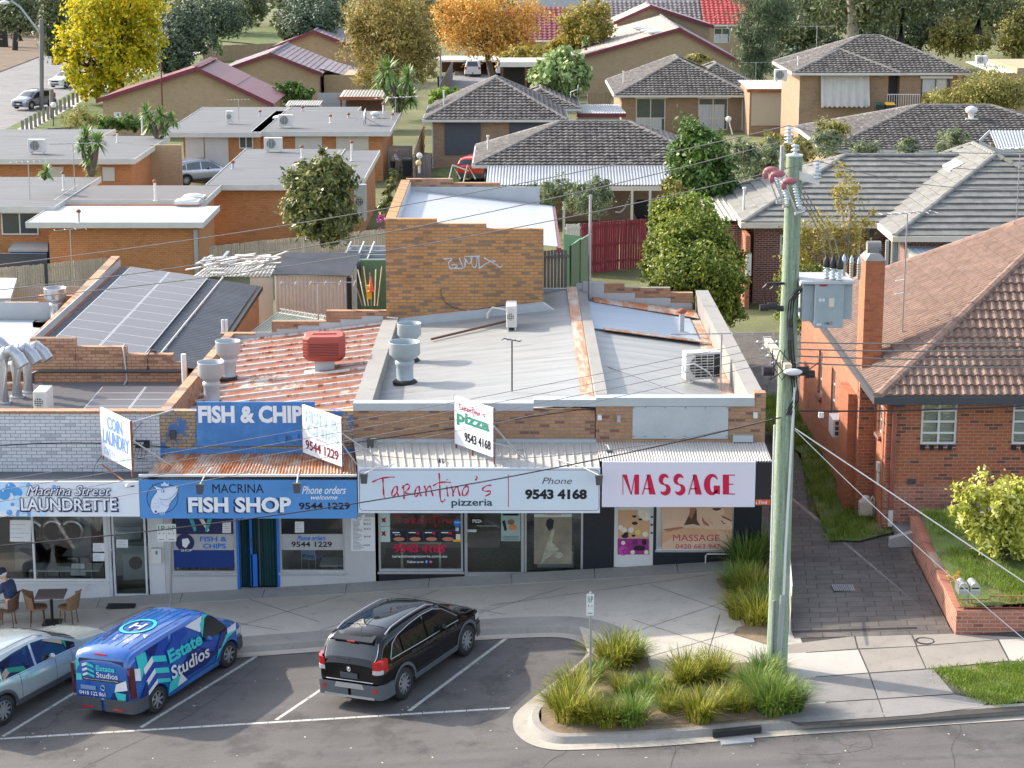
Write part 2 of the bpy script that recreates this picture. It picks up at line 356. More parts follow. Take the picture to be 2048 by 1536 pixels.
mat('ink_red',(.55,.004,.055),.5,0);mat('ink_black',(.015,.012,.02),.5,0);mat('ink_white',(.80,.81,.84),.5,0);mat('ink_green',(.02,.22,.15),.5,0);mat('ink_blue',(.16,.31,.62),.5,0);mat('ink_pale',(.42,.56,.80),.5,0)
mat('ink_navy',(.02,.025,.10),.5,0);mat('bubble',(.10,.36,.75),.5,.3,1.2);mat('bubble_pale',(.50,.70,.90),.5,.1);mat('ink_darkred',(.22,.01,.03),.5,0);mat('ink_orange',(.6,.10,.04),.5,0)
mat('shark',(.66,.72,.82),.5,.08,2);mat('paint_flake',(.55,.56,.58),.6,.2,8)
mat('timber_grey',(.56,.46,.34),.9,.35,1.0,st=(9,9,.6),fine=.25,fs=20);mat('timber_warm',(.36,.27,.18),.9,.3,1.0,st=(9,9,.6),fine=.2,fs=20);mat('timber_old',(.20,.19,.185),.9,.3,1,st=(9,9,.6));mat('timber_red',(.24,.045,.060),.85,.3,1,st=(8,8,.5),col2=(.40,.33,.33),thr=(.60,.68))
mat('timber_pole',(.27,.35,.25),.85,.34,3.2,st=(8,8,.35),fine=.2,fs=20,col2=(.13,.15,.10),thr=(.52,.70));mat('timber_arm',(.50,.45,.33),.85,.25,1.5,st=(1,6,6))
mat('bark',(.13,.10,.08),.95,.35,3,st=(4,4,.8));mat('bark_pale',(.38,.33,.28),.9,.3,2,st=(4,4,.8));mat('bark_dark',(.045,.038,.034),.95,.3,3)
mat('floor_dark',(.10,.075,.06),.5,.15,2);mat('interior',(.36,.33,.30),.8,.1,1.0);mat('interior_pale',(.32,.33,.33),.8,.1,1.0);mat('table_white',(.60,.66,.64),.4,.04);mat('seat_blue',(.08,.28,.55),.5,.08)
mat('silver',(.50,.51,.53),.3,.05,3,metal=.7);mat('panel',(.10,.095,.105),.42,.06,.6,spec=.35);mat('panel_frame',(.55,.56,.58),.4,.05,metal=.4);mat('terra_plastic',(.36,.075,.055),.6,.08,3)
mat('transformer',(.33,.39,.42),.45,.12,2,fine=.1);mat('porcelain',(.55,.62,.68),.25,.03);mat('porc_tan',(.40,.33,.26),.3,.05);mat('pinkcover',(.36,.12,.15),.5,.08);mat('blackcap',(.02,.02,.02),.4,0);mat('wire',(.22,.21,.20),.5,0,metal=.3);mat('wire_dark',(.03,.025,.03),.5,0)
mat('shutter',(.58,.54,.46),.6,.05,2);mat('shutter2',(.60,.58,.55),.6,.05,2);mat('awning_fab',(.52,.50,.48),.8,.08,2);mat('garage',(.52,.46,.38),.6,.05,2);mat('curtain',(.50,.52,.53),.8,.15,4,st=(6,6,.2));mat('blind',(.42,.30,.18),.7,.1)
mat('slab_shade',(.07,.08,.10),.6,.1);mat('bin_green',(.02,.07,.04),.5,.1);mat('bin_dark',(.03,.035,.045),.5,.1);mat('lid_red',(.35,.02,.04),.5,.1);mat('lid_yellow',(.75,.42,.02),.5,.1);mat('plastic_blue',(.015,.10,.50),.5,.1);mat('bright_blue',(.02,.16,.60),.5,.05)  # first one: plain dark blue grey of navy blinds, a van and a downpipe
mat('wood_brown',(.13,.065,.04),.6,.2,3);mat('wicker',(.22,.13,.07),.8,.3,20);mat('table_brown',(.13,.09,.08),.4,.1);mat('lamp_globe',(.75,.74,.72),.3,.02);mat('lamp_amber',(.75,.50,.22),.3,.02)
mat('skin',(.50,.30,.22),.6,.08,8);mat('navy_cloth',(.035,.05,.11),.85,.2,6);mat('cap_navy',(.015,.02,.05),.8,.1);mat('hair_grey',(.55,.53,.50),.8,.2,20);mat('hair_blond',(.45,.32,.18),.8,.2,20);mat('shirt_white',(.60,.62,.66),.85,.15,8);mat('trouser',(.30,.28,.26),.9,.1);mat('trouser_dark',(.05,.05,.06),.9,.1)
glassmat('glass_shop',(.95,.98,.98),.04);mat('glass_dark',(.020,.026,.034),.06,0,spec=.9);mat('glass_house',(.07,.085,.09),.06,.2,.8,spec=.8);mat('glass_car',(.010,.013,.015),.03,0,spec=1.0)
glassmat('glass_car_clear',(.42,.47,.47),.04,.01)
# ---------------------------------------------------------------- building helpers
def lerp(a,b,t):return a+(b-a)*t
def V(*p):return Vector(p)
def sheet(mb,A,B,Cc,D,n,h,kind='corr',m=0,nl=1,wob=0,mr=None):
# ribs run from edge A-B to edge D-C; n ribs across
 A,B,Cc,D=map(Vector,(A,B,Cc,D));ts=[]
 if kind=='corr':
  for i in rg(n*6+1):ts.append((i/(n*6),h*.5*(1+math.sin(2*math.pi*i/6))))
 elif kind=='rib':
  for i in rg(n):
   for a,hh in((0,0),(.80,0),(.84,h),(.94,h),(.98,0)):ts.append(((i+a)/n,hh))
  ts.append((1,0))
 else:
  ts=[(i/n,0)for i in rg(n+1)]
 v=[];w=len(ts)
 for j in range(nl+1):
  s=j/nl
  for t,hh in ts:
   p=lerp(lerp(A,B,t),lerp(D,Cc,t),s);v.append((p.x,p.y,p.z+hh+(wob*math.sin(t*37+s*5)if wob else 0)))
 f=[(j*w+i,j*w+i+1,(j+1)*w+i+1,(j+1)*w+i)for j in range(nl)for i in rg(w-1)]
 b0=len(mb.m);mb.add(v,f,m,kind=='corr')
 if mr is not None:
  for k,(i,q)in enumerate(zip(range(b0,len(mb.m)),f)):
   if(k%(w-1))%5 in(1,2,3):mb.m[i]=mr
 return mb
def tfc(mb,A,B,Cc,D,tw=.3,ts=.33,hw=.035,hs=.03,m=0,flat=False):
# A-B eave (left to right seen from outside), D-C ridge.  One island per tile row strip.
 A,B,Cc,D=map(Vector,(A,B,Cc,D));e=B-A;L=e.length;eu=e/L
 ml=(D-A);up=ml-eu*ml.dot(eu);H=up.length;uu=up/H;nrm=eu.cross(uu).normalized()
 if nrm.z<0:nrm=-nrm
 n=max(1,round(H/ts));xd,xc=(D-A).dot(eu),(Cc-A).dot(eu)
 k=2 if flat else 4
 for r in range(n):
  s0,s1=r/n,(r+1)/n+.12/n
  l,q=lerp(0,xd,(r+.5)/n),lerp(L,xc,(r+.5)/n)
  if q-l<.1:continue
  off=(r%2)*tw*.5 if flat else 0
  i0,i1=math.floor((l-off)/tw),math.ceil((q-off)/tw)
  for i in rg(i0,i1):
   x0,x1=max(l,i*tw+off),min(q,(i+1)*tw+off)
   if x1-x0<.02:continue
   vs=[];j=rU(-.004,.004)
   for s,lift in((s0,hs),(s1,0.0)):
    for a in range(k+1):
     x=lerp(x0,x1,a/k);ph=(x-off)/tw-i
     hh=0 if flat else hw*(math.sin(math.pi*2*ph-.6)*.5+.5)
     vs.append(A+eu*x+uu*(s*H)+nrm*(hh+lift+j+.01))
     # front lip
   for a in range(k+1):
    x=lerp(x0,x1,a/k);vs.append(A+eu*x+uu*(s0*H)-nrm*.01)
   w=k+1
   f=[(a,a+1,w+a+1,w+a)for a in range(k)]+[(2*w+a,2*w+a+1,a+1,a)for a in range(k)]
   mb.add(vs,f,m,False)
def caps(mb,A,B,r=.13,step=.42,m=0):
 A,B=Vector(A),Vector(B);d=B-A;L=d.length;n=max(1,int(L/step));d/=L
 side=d.cross(Vx((0,0,1))).normalized();up=side.cross(d)
 for i in rg(n):
  vs=[]
  for s,rr in((i/n,r*1.12),((i+1.08)/n,r)):
   c=A+(B-A)*min(s,1)
   for k in rg(5):
    a=math.pi*k/4;vs.append(c+side*math.cos(a)*rr+up*(math.sin(a)*rr*.8+.02))
  mb.add(vs,[(k,k+1,6+k,5+k)for k in rg(4)]+[(0,1,2,3,4)],m)
def hpr(parent,x0,x1,y0,y1,ze,k,tmat='t_grey',cmat='t_cap',tw=.3,ts=.33,flat=False,ends='hh',hs=.03,eave=True,emat='trim_white',faces='flrb',gut=.13,hw=.035):
# ends: h = hip, g = gable at left/right (ridge along x) ; ridge runs along the longer side
 wx,wy=x1-x0,y1-y0;zr=ze+k*min(wx,wy)/2
 if wx>=wy:
  ym=(y0+y1)/2;rl=x0+(wy/2 if ends[0]=='h' else 0);rr=x1-(wy/2 if ends[1]=='h' else 0)
  RA,RB=V(rl,ym,zr),V(rr,ym,zr)
  fc={'f':(V(x0,y0,ze),V(x1,y0,ze),RB,RA),'b':(V(x1,y1,ze),V(x0,y1,ze),RA,RB)}
  if ends[0]=='h':fc['l']=(V(x0,y1,ze),V(x0,y0,ze),RA,RA)
  if ends[1]=='h':fc['r']=(V(x1,y0,ze),V(x1,y1,ze),RB,RB)
  hips=[]
  if ends[0]=='h':hips+=[(V(x0,y0,ze),RA),(V(x0,y1,ze),RA)]
  if ends[1]=='h':hips+=[(V(x1,y0,ze),RB),(V(x1,y1,ze),RB)]
 else:
  xm=(x0+x1)/2;rf=y0+(wx/2 if ends[0]=='h' else 0);rb=y1-(wx/2 if ends[1]=='h' else 0)
  RA,RB=V(xm,rf,zr),V(xm,rb,zr)
  fc={'l':(V(x0,y1,ze),V(x0,y0,ze),RA,RB),'r':(V(x1,y0,ze),V(x1,y1,ze),RB,RA)}
  if ends[0]=='h':fc['f']=(V(x0,y0,ze),V(x1,y0,ze),RA,RA)
  if ends[1]=='h':fc['b']=(V(x1,y1,ze),V(x0,y1,ze),RB,RB)
  hips=[]
  if ends[0]=='h':hips+=[(V(x0,y0,ze),RA),(V(x1,y0,ze),RA)]
  if ends[1]=='h':hips+=[(V(x0,y1,ze),RB),(V(x1,y1,ze),RB)]
 mb=MB()
 for key,q in fc.items():
  if key in faces:tfc(mb,*q,tw=tw,ts=ts,flat=flat,hs=hs,hw=hw)
  a,b,c,d=q
  dz=V(0,0,-.03)
  mb.add([a+dz,b+dz,c+dz,d+dz],[(0,1,2,3)],0)
 ro=mb.bd('roof',M[tmat],parent)
 cb=MB()
 for a,b in hips:caps(cb,a,b)
 if(RB-RA).length>.3:caps(cb,RA,RB)
 cb.bd('ridge_capping',M[cmat],ro)
 if eave:
  g=MB();t=.12
  g.box(x0-t,x1+t,y0-t,y0-.005,ze-gut,ze+.02);g.box(x0-t,x0-.005,y0,y1,ze-gut,ze+.02);g.box(x1+.005,x1+t,y0,y1,ze-gut,ze+.02)
  g.bd('gutter',M[emat],parent)
  sf=MB();sf.box(x0,x1,y0,y1,ze-gut+.02,ze-gut+.06);sf.bd('soffit',M[emat],parent)
 return ro,RA,RB
def wfr(mb,x0,x1,z0,z1,y,w=.05,d=.05,mull=(),trans=(),m=0):
 mb.box(x0,x1,y,y+d,z0,z0+w,m);mb.box(x0,x1,y,y+d,z1-w,z1,m)
 mb.box(x0,x0+w,y,y+d,z0+w,z1-w,m);mb.box(x1-w,x1,y,y+d,z0+w,z1-w,m)
 for q in mull:mb.box(q-w/2,q+w/2,y+.003,y+d-.003,z0+w,z1-w,m)
 for q in trans:mb.box(x0+w,x1-w,y+.006,y+d-.006,q-w/2,q+w/2,m)
def window(parent,x0,x1,z0,z1,y,fm='white',gm='glass_house',mull=(),trans=(),w=.06,name='window',sill=None,curtain=None,label=None,inset=.06):
 f=MB();wfr(f,x0,x1,z0,z1,y+inset,w,.06,mull,trans);fo=f.bd(name,M[fm],parent)
 g=MB();g.box(x0+w*.5,x1-w*.5,y+inset+.028,y+inset+.034,z0+w*.5,z1-w*.5);g.bd('pane',M[gm],fo)
 if curtain:
  c=MB();n=24;xs=[lerp(x0+w,x1-w,i/n)for i in rg(n+1)]
  for a,b,cm in curtain:
   pass
 if sill:
  s=MB();s.box(x0-.05,x1+.05,y-.05,y+inset,z0-.09,z0-.003);s.bd('sill',M[sill],fo)
 if label:fo['label']=label
 return fo
def ac_unit(x,y,z,w=.85,d=.34,h=.62,label='',rot=0,col='offwhite',group=None,grille='f',round_=True):
 t=TH('air_conditioner',label,'air conditioner',(x,y,z),group)
 b=MB();b.box(-w/2,w/2,-d/2,d/2,.08,.08+h);b.bd('casing',M[col],t,lc=True,bevel=.02)
 g=MB()
 if round_:
  g.cyl((-.1*w,-d/2-.012,.08+h*.5),min(h*.38,w*.33),.01,20,'y',0)
 for i in rg(9):g.box(-w*.42,w*.28,-d/2-.02,-d/2-.013,.13+i*h/10,.145+i*h/10,1)
 for i in rg(5):g.box(lerp(-w*.42,w*.28,i/4)-.006,lerp(-w*.42,w*.28,i/4)+.006,-d/2-.026,-d/2-.021,.12,.04+h,1)
 g.bd('fan_grille',[M.charcoal,M[col]],t,lc=1)
 f=MB();f.box(-w*.4,-w*.3,-d/2-.05,d/2+.05,0,.075);f.box(w*.3,w*.4,-d/2-.05,d/2+.05,0,.075);f.bd('foot_rail',M.offwhite,t,lc=1)
 t.rotation_euler.z=rot;return t
def vent_pipe(x,y,z,h=.5,r=.05,label='',col='offwhite',group=None,cap=True,capcol='rust'):
 t=TH('vent_pipe',label,'vent pipe',(x,y,z),group)
 b=MB();b.cyl((0,0,0),r,h,10);b.cyl((0,0,0),r*1.9,.03,10);b.bd('pipe',M[col],t,lc=1)
 if cap:
  c=MB();c.lth([(r*1.2,h-.05),(r*1.9,h-.02),(r*1.9,h+.03),(r*.8,h+.09),(0.001,h+.1)],n=10);c.bd('cowl',M[capcol],t,lc=1)
 return t
def tv_antenna(x,y,z,h=1.6,L=1.3,label='',n=8,rot=0.0,elw=.7,group=None,col='galv',r=.016):
 t=TH('tv_antenna',label,'antenna',(x,y,z),group)
 a=MB();a.tube([(0,0,0),(0,0,h)],r*1.3,6);a.bd('mast',M[col],t,lc=1)
 b=MB();b.tube([(-L/2,0,h),(L/2,0,h+.05)],r,5)
 for i in rg(n):
  q=lerp(-L/2,L/2,i/(n-1));w=elw*(.5+.5*i/(n-1));b.tube([(q,-w/2,h+.03),(q,w/2,h+.03)],r*.7,4)
 b.bd('boom',M[col],t,lc=1);t.rotation_euler.z=rot;return t
 # ---------------------------------------------------------------- ground, road, paths
def drape(name,pts,dz,mats,label=None,kind='structure',step=None,parent=None,m=0):
 mb=MB();mb.poly([(p[0],p[1],G(p[0],p[1])+dz)for p in pts],m);o=mb.bd(name,mats,parent)
 if parent is None:tag(o,label,kind='structure')
 return o
def grid_sheet(name,x0,x1,y0,y1,dz,mt,nx,ny):
 mb=MB();v=[]
 for j in range(ny+1):
  for i in rg(nx+1):
   x,y=lerp(x0,x1,i/nx),lerp(y0,y1,j/ny);v.append((x,y,G(x,y)+dz))
 mb.add(v,[(j*(nx+1)+i,j*(nx+1)+i+1,(j+1)*(nx+1)+i+1,(j+1)*(nx+1)+i)for j in range(ny)for i in rg(nx)]);return mb.bd(name,mt)
mb=MB();v=[]
xs=[-600,-300,-150,-80,-50]+[-30+i*2 for i in rg(24)]+[24,32,45,60,90,150,300,600];ys=[-60,0,20,30,36,42,48,54]+[60+i*2 for i in rg(14)]+[95,110,130,150,180,220,280,360,500,800,1500]
for y in ys:
 for x in xs:v.append((x,y,G(x,y)-.14))
n=len(xs);mb.add(v,[(j*n+i,j*n+i+1,(j+1)*n+i+1,(j+1)*n+i)for j in range(len(ys)-1)for i in rg(n-1)])
tag(mb.bd('ground',M.earth),'grass and bare earth stretching under the suburb',kind='structure')
def xy(l):return[PG(u,v).xy for u,v in l]
GUT=xy([(-700,1384),(-300,1362),(0,1344),(466,1306),(653,1292),(950,1270),(1102,1263),(1140,1267),(1162,1275),(1174,1287),(1172,1301),(1155,1318),(1110,1352),(1058,1391),(1032,1413),(1024,1432),(1030,1456),(1058,1478),(1102,1489),(1162,1488),(1310,1482),(1407,1474),(1536,1462),(1770,1447),(1874,1439),(2048,1428),(2500,1400),(3000,1368)])
def offs(path,d):
 out=[]
 for i,p in enumerate(path):
  a=path[max(i-1,0)];b=path[min(i+1,len(path)-1)];t=(b-a).normalized();out.append(Vx((p.x-t.y*d,p.y+t.x*d)))
 return out
def chk(p,k=2):
 for _ in range(k):
  q=[p[0]]
  for i in rg(len(p)-1):q+=[p[i]*.75+p[i+1]*.25,p[i]*.25+p[i+1]*.75]
  q.append(p[-1]);p=q
 return p
GUT=chk(GUT,2)
def strip(name,A,B,za,zb,mt,label=None,close=None):
 mb=MB();n=len(A)
 v=[(p.x,p.y,G(p.x,p.y)+za)for p in A]+[(p.x,p.y,G(p.x,p.y)+zb)for p in B]
 mb.add(v,[(i,i+1,n+i+1,n+i)for i in rg(n-1)]);return mb,v
RD=-.13
# road surface
mb=MB();tmp=[(-60,5),(60,5)]
v=[(p.x,p.y,G(p.x,p.y)+RD)for p in GUT];w=[(p.x,10,G(p.x,10)+RD)for p in GUT]
xs2=[-60,-30,-16,-8,0,8,16,30,60]
v=[]
for y in(5,20,30,36,40,44.6):
 for x in xs2:v.append((x,y,G(x,y)+RD))
n=len(xs2);mb.add(v,[(j*n+i,j*n+i+1,(j+1)*n+i+1,(j+1)*n+i)for j in range(5)for i in rg(n-1)])
tag(mb.bd('road',M.asphalt),kind='structure')
G1,G2,G3,G4=GUT,offs(GUT,.30),offs(GUT,.38),offs(GUT,.52)
def fixup(L,ref):
 return L
mb,_=strip('g',G1,G2,RD+.014,RD+.008,None);mb2,_=strip('k',G2,G3,RD+.008,.0,None);mb3,_=strip('k',G3,G4,.0,.012,None)
g=mb.bd('gutter_channel',M.kerb_pale);tag(g,kind='structure')
k=MB();k.add(mb2.v,mb2.f);k.add(mb3.v,mb3.f);tag(k.bd('kerb',M.kerb),kind='structure')
# footpath in front of the shops (a polygon from kerb to shop walls)
fr=[p for p in offs(GUT,.50)if-30<p.x<5.9]
top=[(6.0,48.1),(-30,48.1)]
i_n=max(range(len(fr)),key=lambda i:fr[i].y if fr[i].x>1.0 else-1)
bay=[p for p in fr if p.y>42.0 or p.x<-3]
bay=sorted([p for p in bay if p.x<1.62],key=lambda p:p.x)
mb=MB();n=len(bay)
v=[(p.x,p.y,G(p.x,p.y)+.008)for p in bay]+[(p.x,48.1,G(p.x,48.1)+.008)for p in bay]
mb.add(v,[(i,i+1,n+i+1,n+i)for i in rg(n-1)])
xr=bay[-1].x
nose=[p for p in offs(GUT,.50)]
# right part: paved triangle between island bed, pole and driveway
isl=[p for p in nose if p.x>=xr-.02 and p.y<45]
mb.poly([(p[0],p[1],G(p[0],p[1])+.008)for p in[(xr,48.1),(xr,bay[-1].y)]+[tuple(q)for q in xy([(1180,1320),(1100,1400),(1120,1448),(1300,1448),(1540,1432)])]+[(6.25,xy([(1540,1432)])[0].y),(6.25,48.1)]])
for a,b in(((1160,1300),(1480,1195)),((980,1212),(1420,1150)),((1265,1240),(1540,1330)),((1300,1170),(1545,1255)),((1190,1345),(1480,1262)),((100,1300),(300,1215)),((300,1215),(560,1262)),((400,1275),(690,1190)),((470,1190),(640,1245)),((640,1262),(880,1180)),((780,1185),(1010,1230)),((900,1245),(1130,1175)),((1415,1310),(1440,1230))):
 p,q=PG(*a),PG(*b);d=(q-p).normalized();s=Vx((-d.y,d.x,0))*.008
 mb.add([(z.x,z.y,G(z.x,z.y)+.0125)for z in(p-s,q-s,q+s,p+s)],[(0,1,2,3)],1)
tag(mb.bd('footpath',[M.path,M.joint]),kind='structure')
# old dark kerb band and apron along the shop fronts
b1,b2=offs(GUT,.515),offs(GUT,1.02)
ii=[i for i,p in enumerate(GUT)if p.x<1.75 and p.y>42.2]
mb=MB();n=len(ii);mb.add([(b1[i].x,b1[i].y,G(*b1[i])+.014)for i in ii]+[(b2[i].x,b2[i].y,G(*b2[i])+.014)for i in ii],[(i,i+1,n+i+1,n+i)for i in rg(n-1)])
for i in rg(0,40):
 x=-14+i*2.05
 if x>1:break
 pass
tag(mb.bd('path_edging',[M.kerb,M.joint]),kind='structure')
mb=MB()
for i in rg(10):
 x0,x1=-14+i*2.0,-14+i*2.0+1.985
 mb.hexa([(x0,47.35,G(x0)-.1),(x1,47.35,G(x1)-.1),(x1,47.99,G(x1)-.1),(x0,47.99,G(x0)-.1)],[(x0,47.35,G(x0)+.02),(x1,47.35,G(x1)+.02),(x1,47.99,G(x1)+.07),(x0,47.99,G(x0)+.07)])
tag(mb.bd('apron',M.apron),kind='structure')
# planting beds
def bed(name,pts,dz=.02):
 P_=xy(pts);c=sum((p.x for p in P_))/len(P_),sum((p.y for p in P_))/len(P_);mb=MB();n=len(P_)
 v=[(p.x,p.y,G(p.x,p.y)+dz)for p in P_]+[(c[0]+(p.x-c[0])*.8,c[1]+(p.y-c[1])*.8,G(p.x,p.y)+dz+.05)for p in P_]
 mb.add(v,[(i,(i+1)%n,n+(i+1)%n,n+i)for i in rg(n)]+[tuple(range(n,2*n))]);return tag(mb.bd(name,M.soil),kind='structure')
bed('garden_bed',[(1088,1404),(1165,1325),(1190,1300),(1280,1296),(1294,1345),(1340,1368),(1362,1330),(1500,1326),(1575,1350),(1608,1400),(1600,1422),(1535,1437),(1400,1447),(1165,1456),(1108,1448)])
bed('garden_bed',[(1432,1160),(1540,1120),(1552,1296),(1500,1280),(1467,1270),(1490,1262)])
f1,f2=offs(GUT,.50),offs(GUT,1.15);ii=[i for i,p in enumerate(GUT)if p.y<42.4 and .1<p.x<5.4];n=len(ii)
mb=MB();mb.add([(f1[i].x,f1[i].y,G(*f1[i])+.010)for i in ii]+[(f2[i].x,f2[i].y,G(*f2[i])+.016)for i in ii],[(i,i+1,n+i+1,n+i)for i in rg(n-1)]);tag(mb.bd('garden_bed',M.soil),kind='structure')
# storm drain inlet
t=TH('drain_inlet','black slotted stormwater inlet with steel lid in the kerb','drain',tuple(PG(1475,1455)))
p,q=PG(1425,1462),PG(1522,1452)
b=MB();b.hexa([(p.x,p.y-.10,p.z-.10),(q.x,q.y-.10,q.z-.10),(q.x,q.y+.02,q.z-.10),(p.x,p.y+.02,p.z-.10)],[(p.x,p.y-.10,p.z+.018),(q.x,q.y-.10,q.z+.018),(q.x,q.y+.02,q.z+.022),(p.x,p.y+.02,p.z+.022)]);b.bd('opening',M.black_matt,t)
p,q=PG(1442,1474),PG(1508,1468)
b=MB();b.hexa([(p.x,p.y-.12,p.z-.16),(q.x,q.y-.12,q.z-.16),(q.x,q.y+.14,q.z-.16),(p.x,p.y+.14,p.z-.16)],[(p.x,p.y-.12,p.z-.105),(q.x,q.y-.12,q.z-.105),(q.x,q.y+.14,q.z-.105),(p.x,p.y+.14,p.z-.105)]);b.bd('lid',M.grey_metal,t)
# crossover slabs, right of the pole
def slabs(name,quads,mt,dz,label=None):
 mb=MB()
 for q in quads:mb.poly([(p.x,p.y,G(p.x,p.y)+dz)for p in xy(q)])
 return tag(mb.bd(name,mt),label,kind='structure')
mb=MB();mb.poly([(p.x,p.y,G(p.x,p.y)+.002)for p in xy([(1548,1430),(1540,1255),(1905,1255),(2300,1250),(2400,1400),(2048,1420),(1900,1432),(1770,1441),(1600,1452)])]);tag(mb.bd('crossover',M.joint),kind='structure')
slabs('crossover_slab',[[(1560,1292),(1708,1273),(1714,1298),(1576,1308)],[(1711,1273),(1822,1270),(1832,1293),(1717,1298)],[(1825,1270),(1905,1268),(2048,1276),(1995,1280),(1835,1292)]],M.slab_warm,.010)
slabs('crossover_slab',[[(1577,1309),(1716,1300),(1736,1346),(1600,1356)],[(1998,1280),(2200,1270),(2200,1330),(2020,1322)]],M.path_new,.010)
slabs('crossover_slab',[[(1719,1300),(1831,1294),(1851,1338),(1739,1346)]],M.slab_warm,.010)
slabs('crossover_slab',[[(1834,1294),(1995,1281),(2017,1322),(1866,1337),(1853,1338)]],M.slab_warm,.010)
slabs('crossover_slab',[[(1590,1358),(1737,1348),(1755,1398),(1570,1410)],[(1740,1348),(1866,1339),(1908,1388),(1757,1398)],[(1560,1412),(1756,1400),(1768,1435),(1600,1446),(1555,1440)],[(1758,1400),(1909,1390),(1980,1404),(1960,1415),(1840,1430),(1770,1435)]],M.slab_dark,.010)
# nature strip lawn
mb=MB();L=L_strip=xy([(1868,1342),(2020,1326),(2200,1316),(2300,1390),(2048,1406),(1985,1410),(1955,1398),(1910,1372)]);mb.poly([(p.x,p.y,G(p.x,p.y)+.03)for p in L]);tag(mb.bd('nature_strip',M.grass_base),kind='structure')
# driveway
DR=[(6.12,P(1580,1268,z=.7).y),(6.12,66),(9,74),(16,76),(16,64.5),(8.6,64.5),(8.15,56),(7.75,52),(8.2,50)]+[tuple(p)for p in xy([(1745,1040),(1775,1065),(1812,1085),(1840,1140),(1905,1268)])]
mb=MB();mb.poly([(x,y,G(x,40)+.014)for x,y in[(6.12,DR[0][1]),(6.12,60),(8.35,60)]+DR[6:]])
for j in range(12):
 y0,y1=60+j*1.4,60+(j+1)*1.4
 for i in rg(10):
  x0,x1=6.12+i*1.2,6.12+(i+1)*1.2
  if x1>9 and y1<64:continue
  mb.add([(x,y,G(x,y)+.014)for x,y in((x0,y0),(x1,y0),(x1,y1),(x0,y1))],[(0,1,2,3)]);tag(mb.bd('driveway',M.stamped),kind='structure')
t=TH('driveway_drain','long narrow grated drain across the foot of the driveway','drain',tuple(PG(1740,1264)))
p,q=PG(1585,1267),PG(1835,1259);b=MB();b.hexa([(p.x,p.y,p.z),(q.x,q.y,q.z),(q.x,q.y+.12,q.z),(p.x,p.y+.12,p.z)],[(p.x,p.y,p.z+.02),(q.x,q.y,q.z+.02),(q.x,q.y+.12,q.z+.02),(p.x,p.y+.12,p.z+.02)]);b.bd('grate',M.black_matt,t)
p=PG(1687,1178);b=MB()
b.box(p.x-.26,p.x+.26,p.y-.22,p.y+.22,p.z+.005,p.z+.022,0)
for i in rg(11):b.box(p.x-.24+i*.046,p.x-.225+i*.046,p.y-.2,p.y+.2,p.z+.022,p.z+.034,1)
for i in rg(6):b.box(p.x-.25,p.x+.25,p.y-.2+i*.08,p.y-.19+i*.08,p.z+.034,p.z+.038,1)
tag(b.bd('drain_grate',[M.black_matt,M.grey_metal]),'small square steel drain grate set in the dark driveway','drain')
p=PG(1850,1283);b=MB();n=28
b.lth([(.17,.012),(.17,.022),(.21,.022),(.21,.012)],(p.x,p.y,p.z),n,0);b.cyl((p.x,p.y,p.z),.165,.016,n,'z',1)
tag(b.bd('manhole_cover',[M.black_matt,M.slab_warm]),'round concrete manhole cover with dark rim in the footpath','manhole cover')
# painted bay lines
mb=MB()
def line(a,b,w=.09):
 p,q=PG(*a,dz=RD),PG(*b,dz=RD);d=(q-p).normalized();s=Vx((-d.y,d.x,0))*w/2;n=30
 for i in rg(n):
  t0,t1=i/n,(i+1)/n-.0012;j=rU(-.006,.006)
  mb.add([(z.x,z.y,G(z.x,z.y)+RD+.004)for z in(lerp(p,q,t0)-s*(1+j),lerp(p,q,t1)-s,lerp(p,q,t1)+s,lerp(p,q,t0)+s*(1-j))],[(0,1,2,3)])
line((-300,1496),(1022,1416));line((6,1473),(240,1330));line((282,1455),(540,1296));line((552,1440),(760,1300));line((818,1422),(1024,1268));line((-250,1492),(0,1340))
tag(mb.bd('bay_lines',M.line_paint),kind='structure')
# tar seams and cracks
mb=MB()
for L_ in([(150,1545),(260,1490),(340,1455),(420,1405),(520,1330)],[(1075,1548),(1100,1520),(1135,1505),(1130,1498)],[(1340,1540),(1345,1520),(1352,1500),(1350,1488)],[(1916,1440),(1924,1462),(1900,1492),(1910,1520),(1908,1545)],[(1740,1470),(1746,1490),(1738,1500),(1640,1512),(1560,1506)],[(1590,1468),(1586,1486),(1600,1478)]):
 q=chk([PG(u+rU(-2,2),v,RD)for u,v in L_],2)
 for a,b_ in zip(q,q[1:]):
  d=(b_-a).normalized();s=Vx((-d.y,d.x,0))*rU(.004,.010);mb.add([(z.x,z.y,G(z.x,z.y)+RD+.003)for z in(a-s,b_-s,b_+s,a+s)],[(0,1,2,3)])
tag(mb.bd('road_cracks',M.joint),kind='structure')
# litter leaves, cigarette-sized specks on asphalt
mb=MB()
for i in rg(90):
 p=PG(rU(0,2048),rU(1300,1536),dz=RD);s=rU(.008,.022);a=rU(0,6.28)
 if p.y>43:continue
 q=[(p.x+s*math.cos(a+k*1.57)*(1 if k%2 else 1.8),p.y+s*math.sin(a+k*1.57)*(1 if k%2 else 1.8),G(p.x,p.y)+RD+.006)for k in rg(4)]
 mb.add(q,[(0,1,2,3)])
tag(mb.bd('leaf_litter',mat('litter',(.55,.47,.36),.8,.2)),'scattered pale dead leaves lying on the asphalt','leaf litter',kind='stuff')
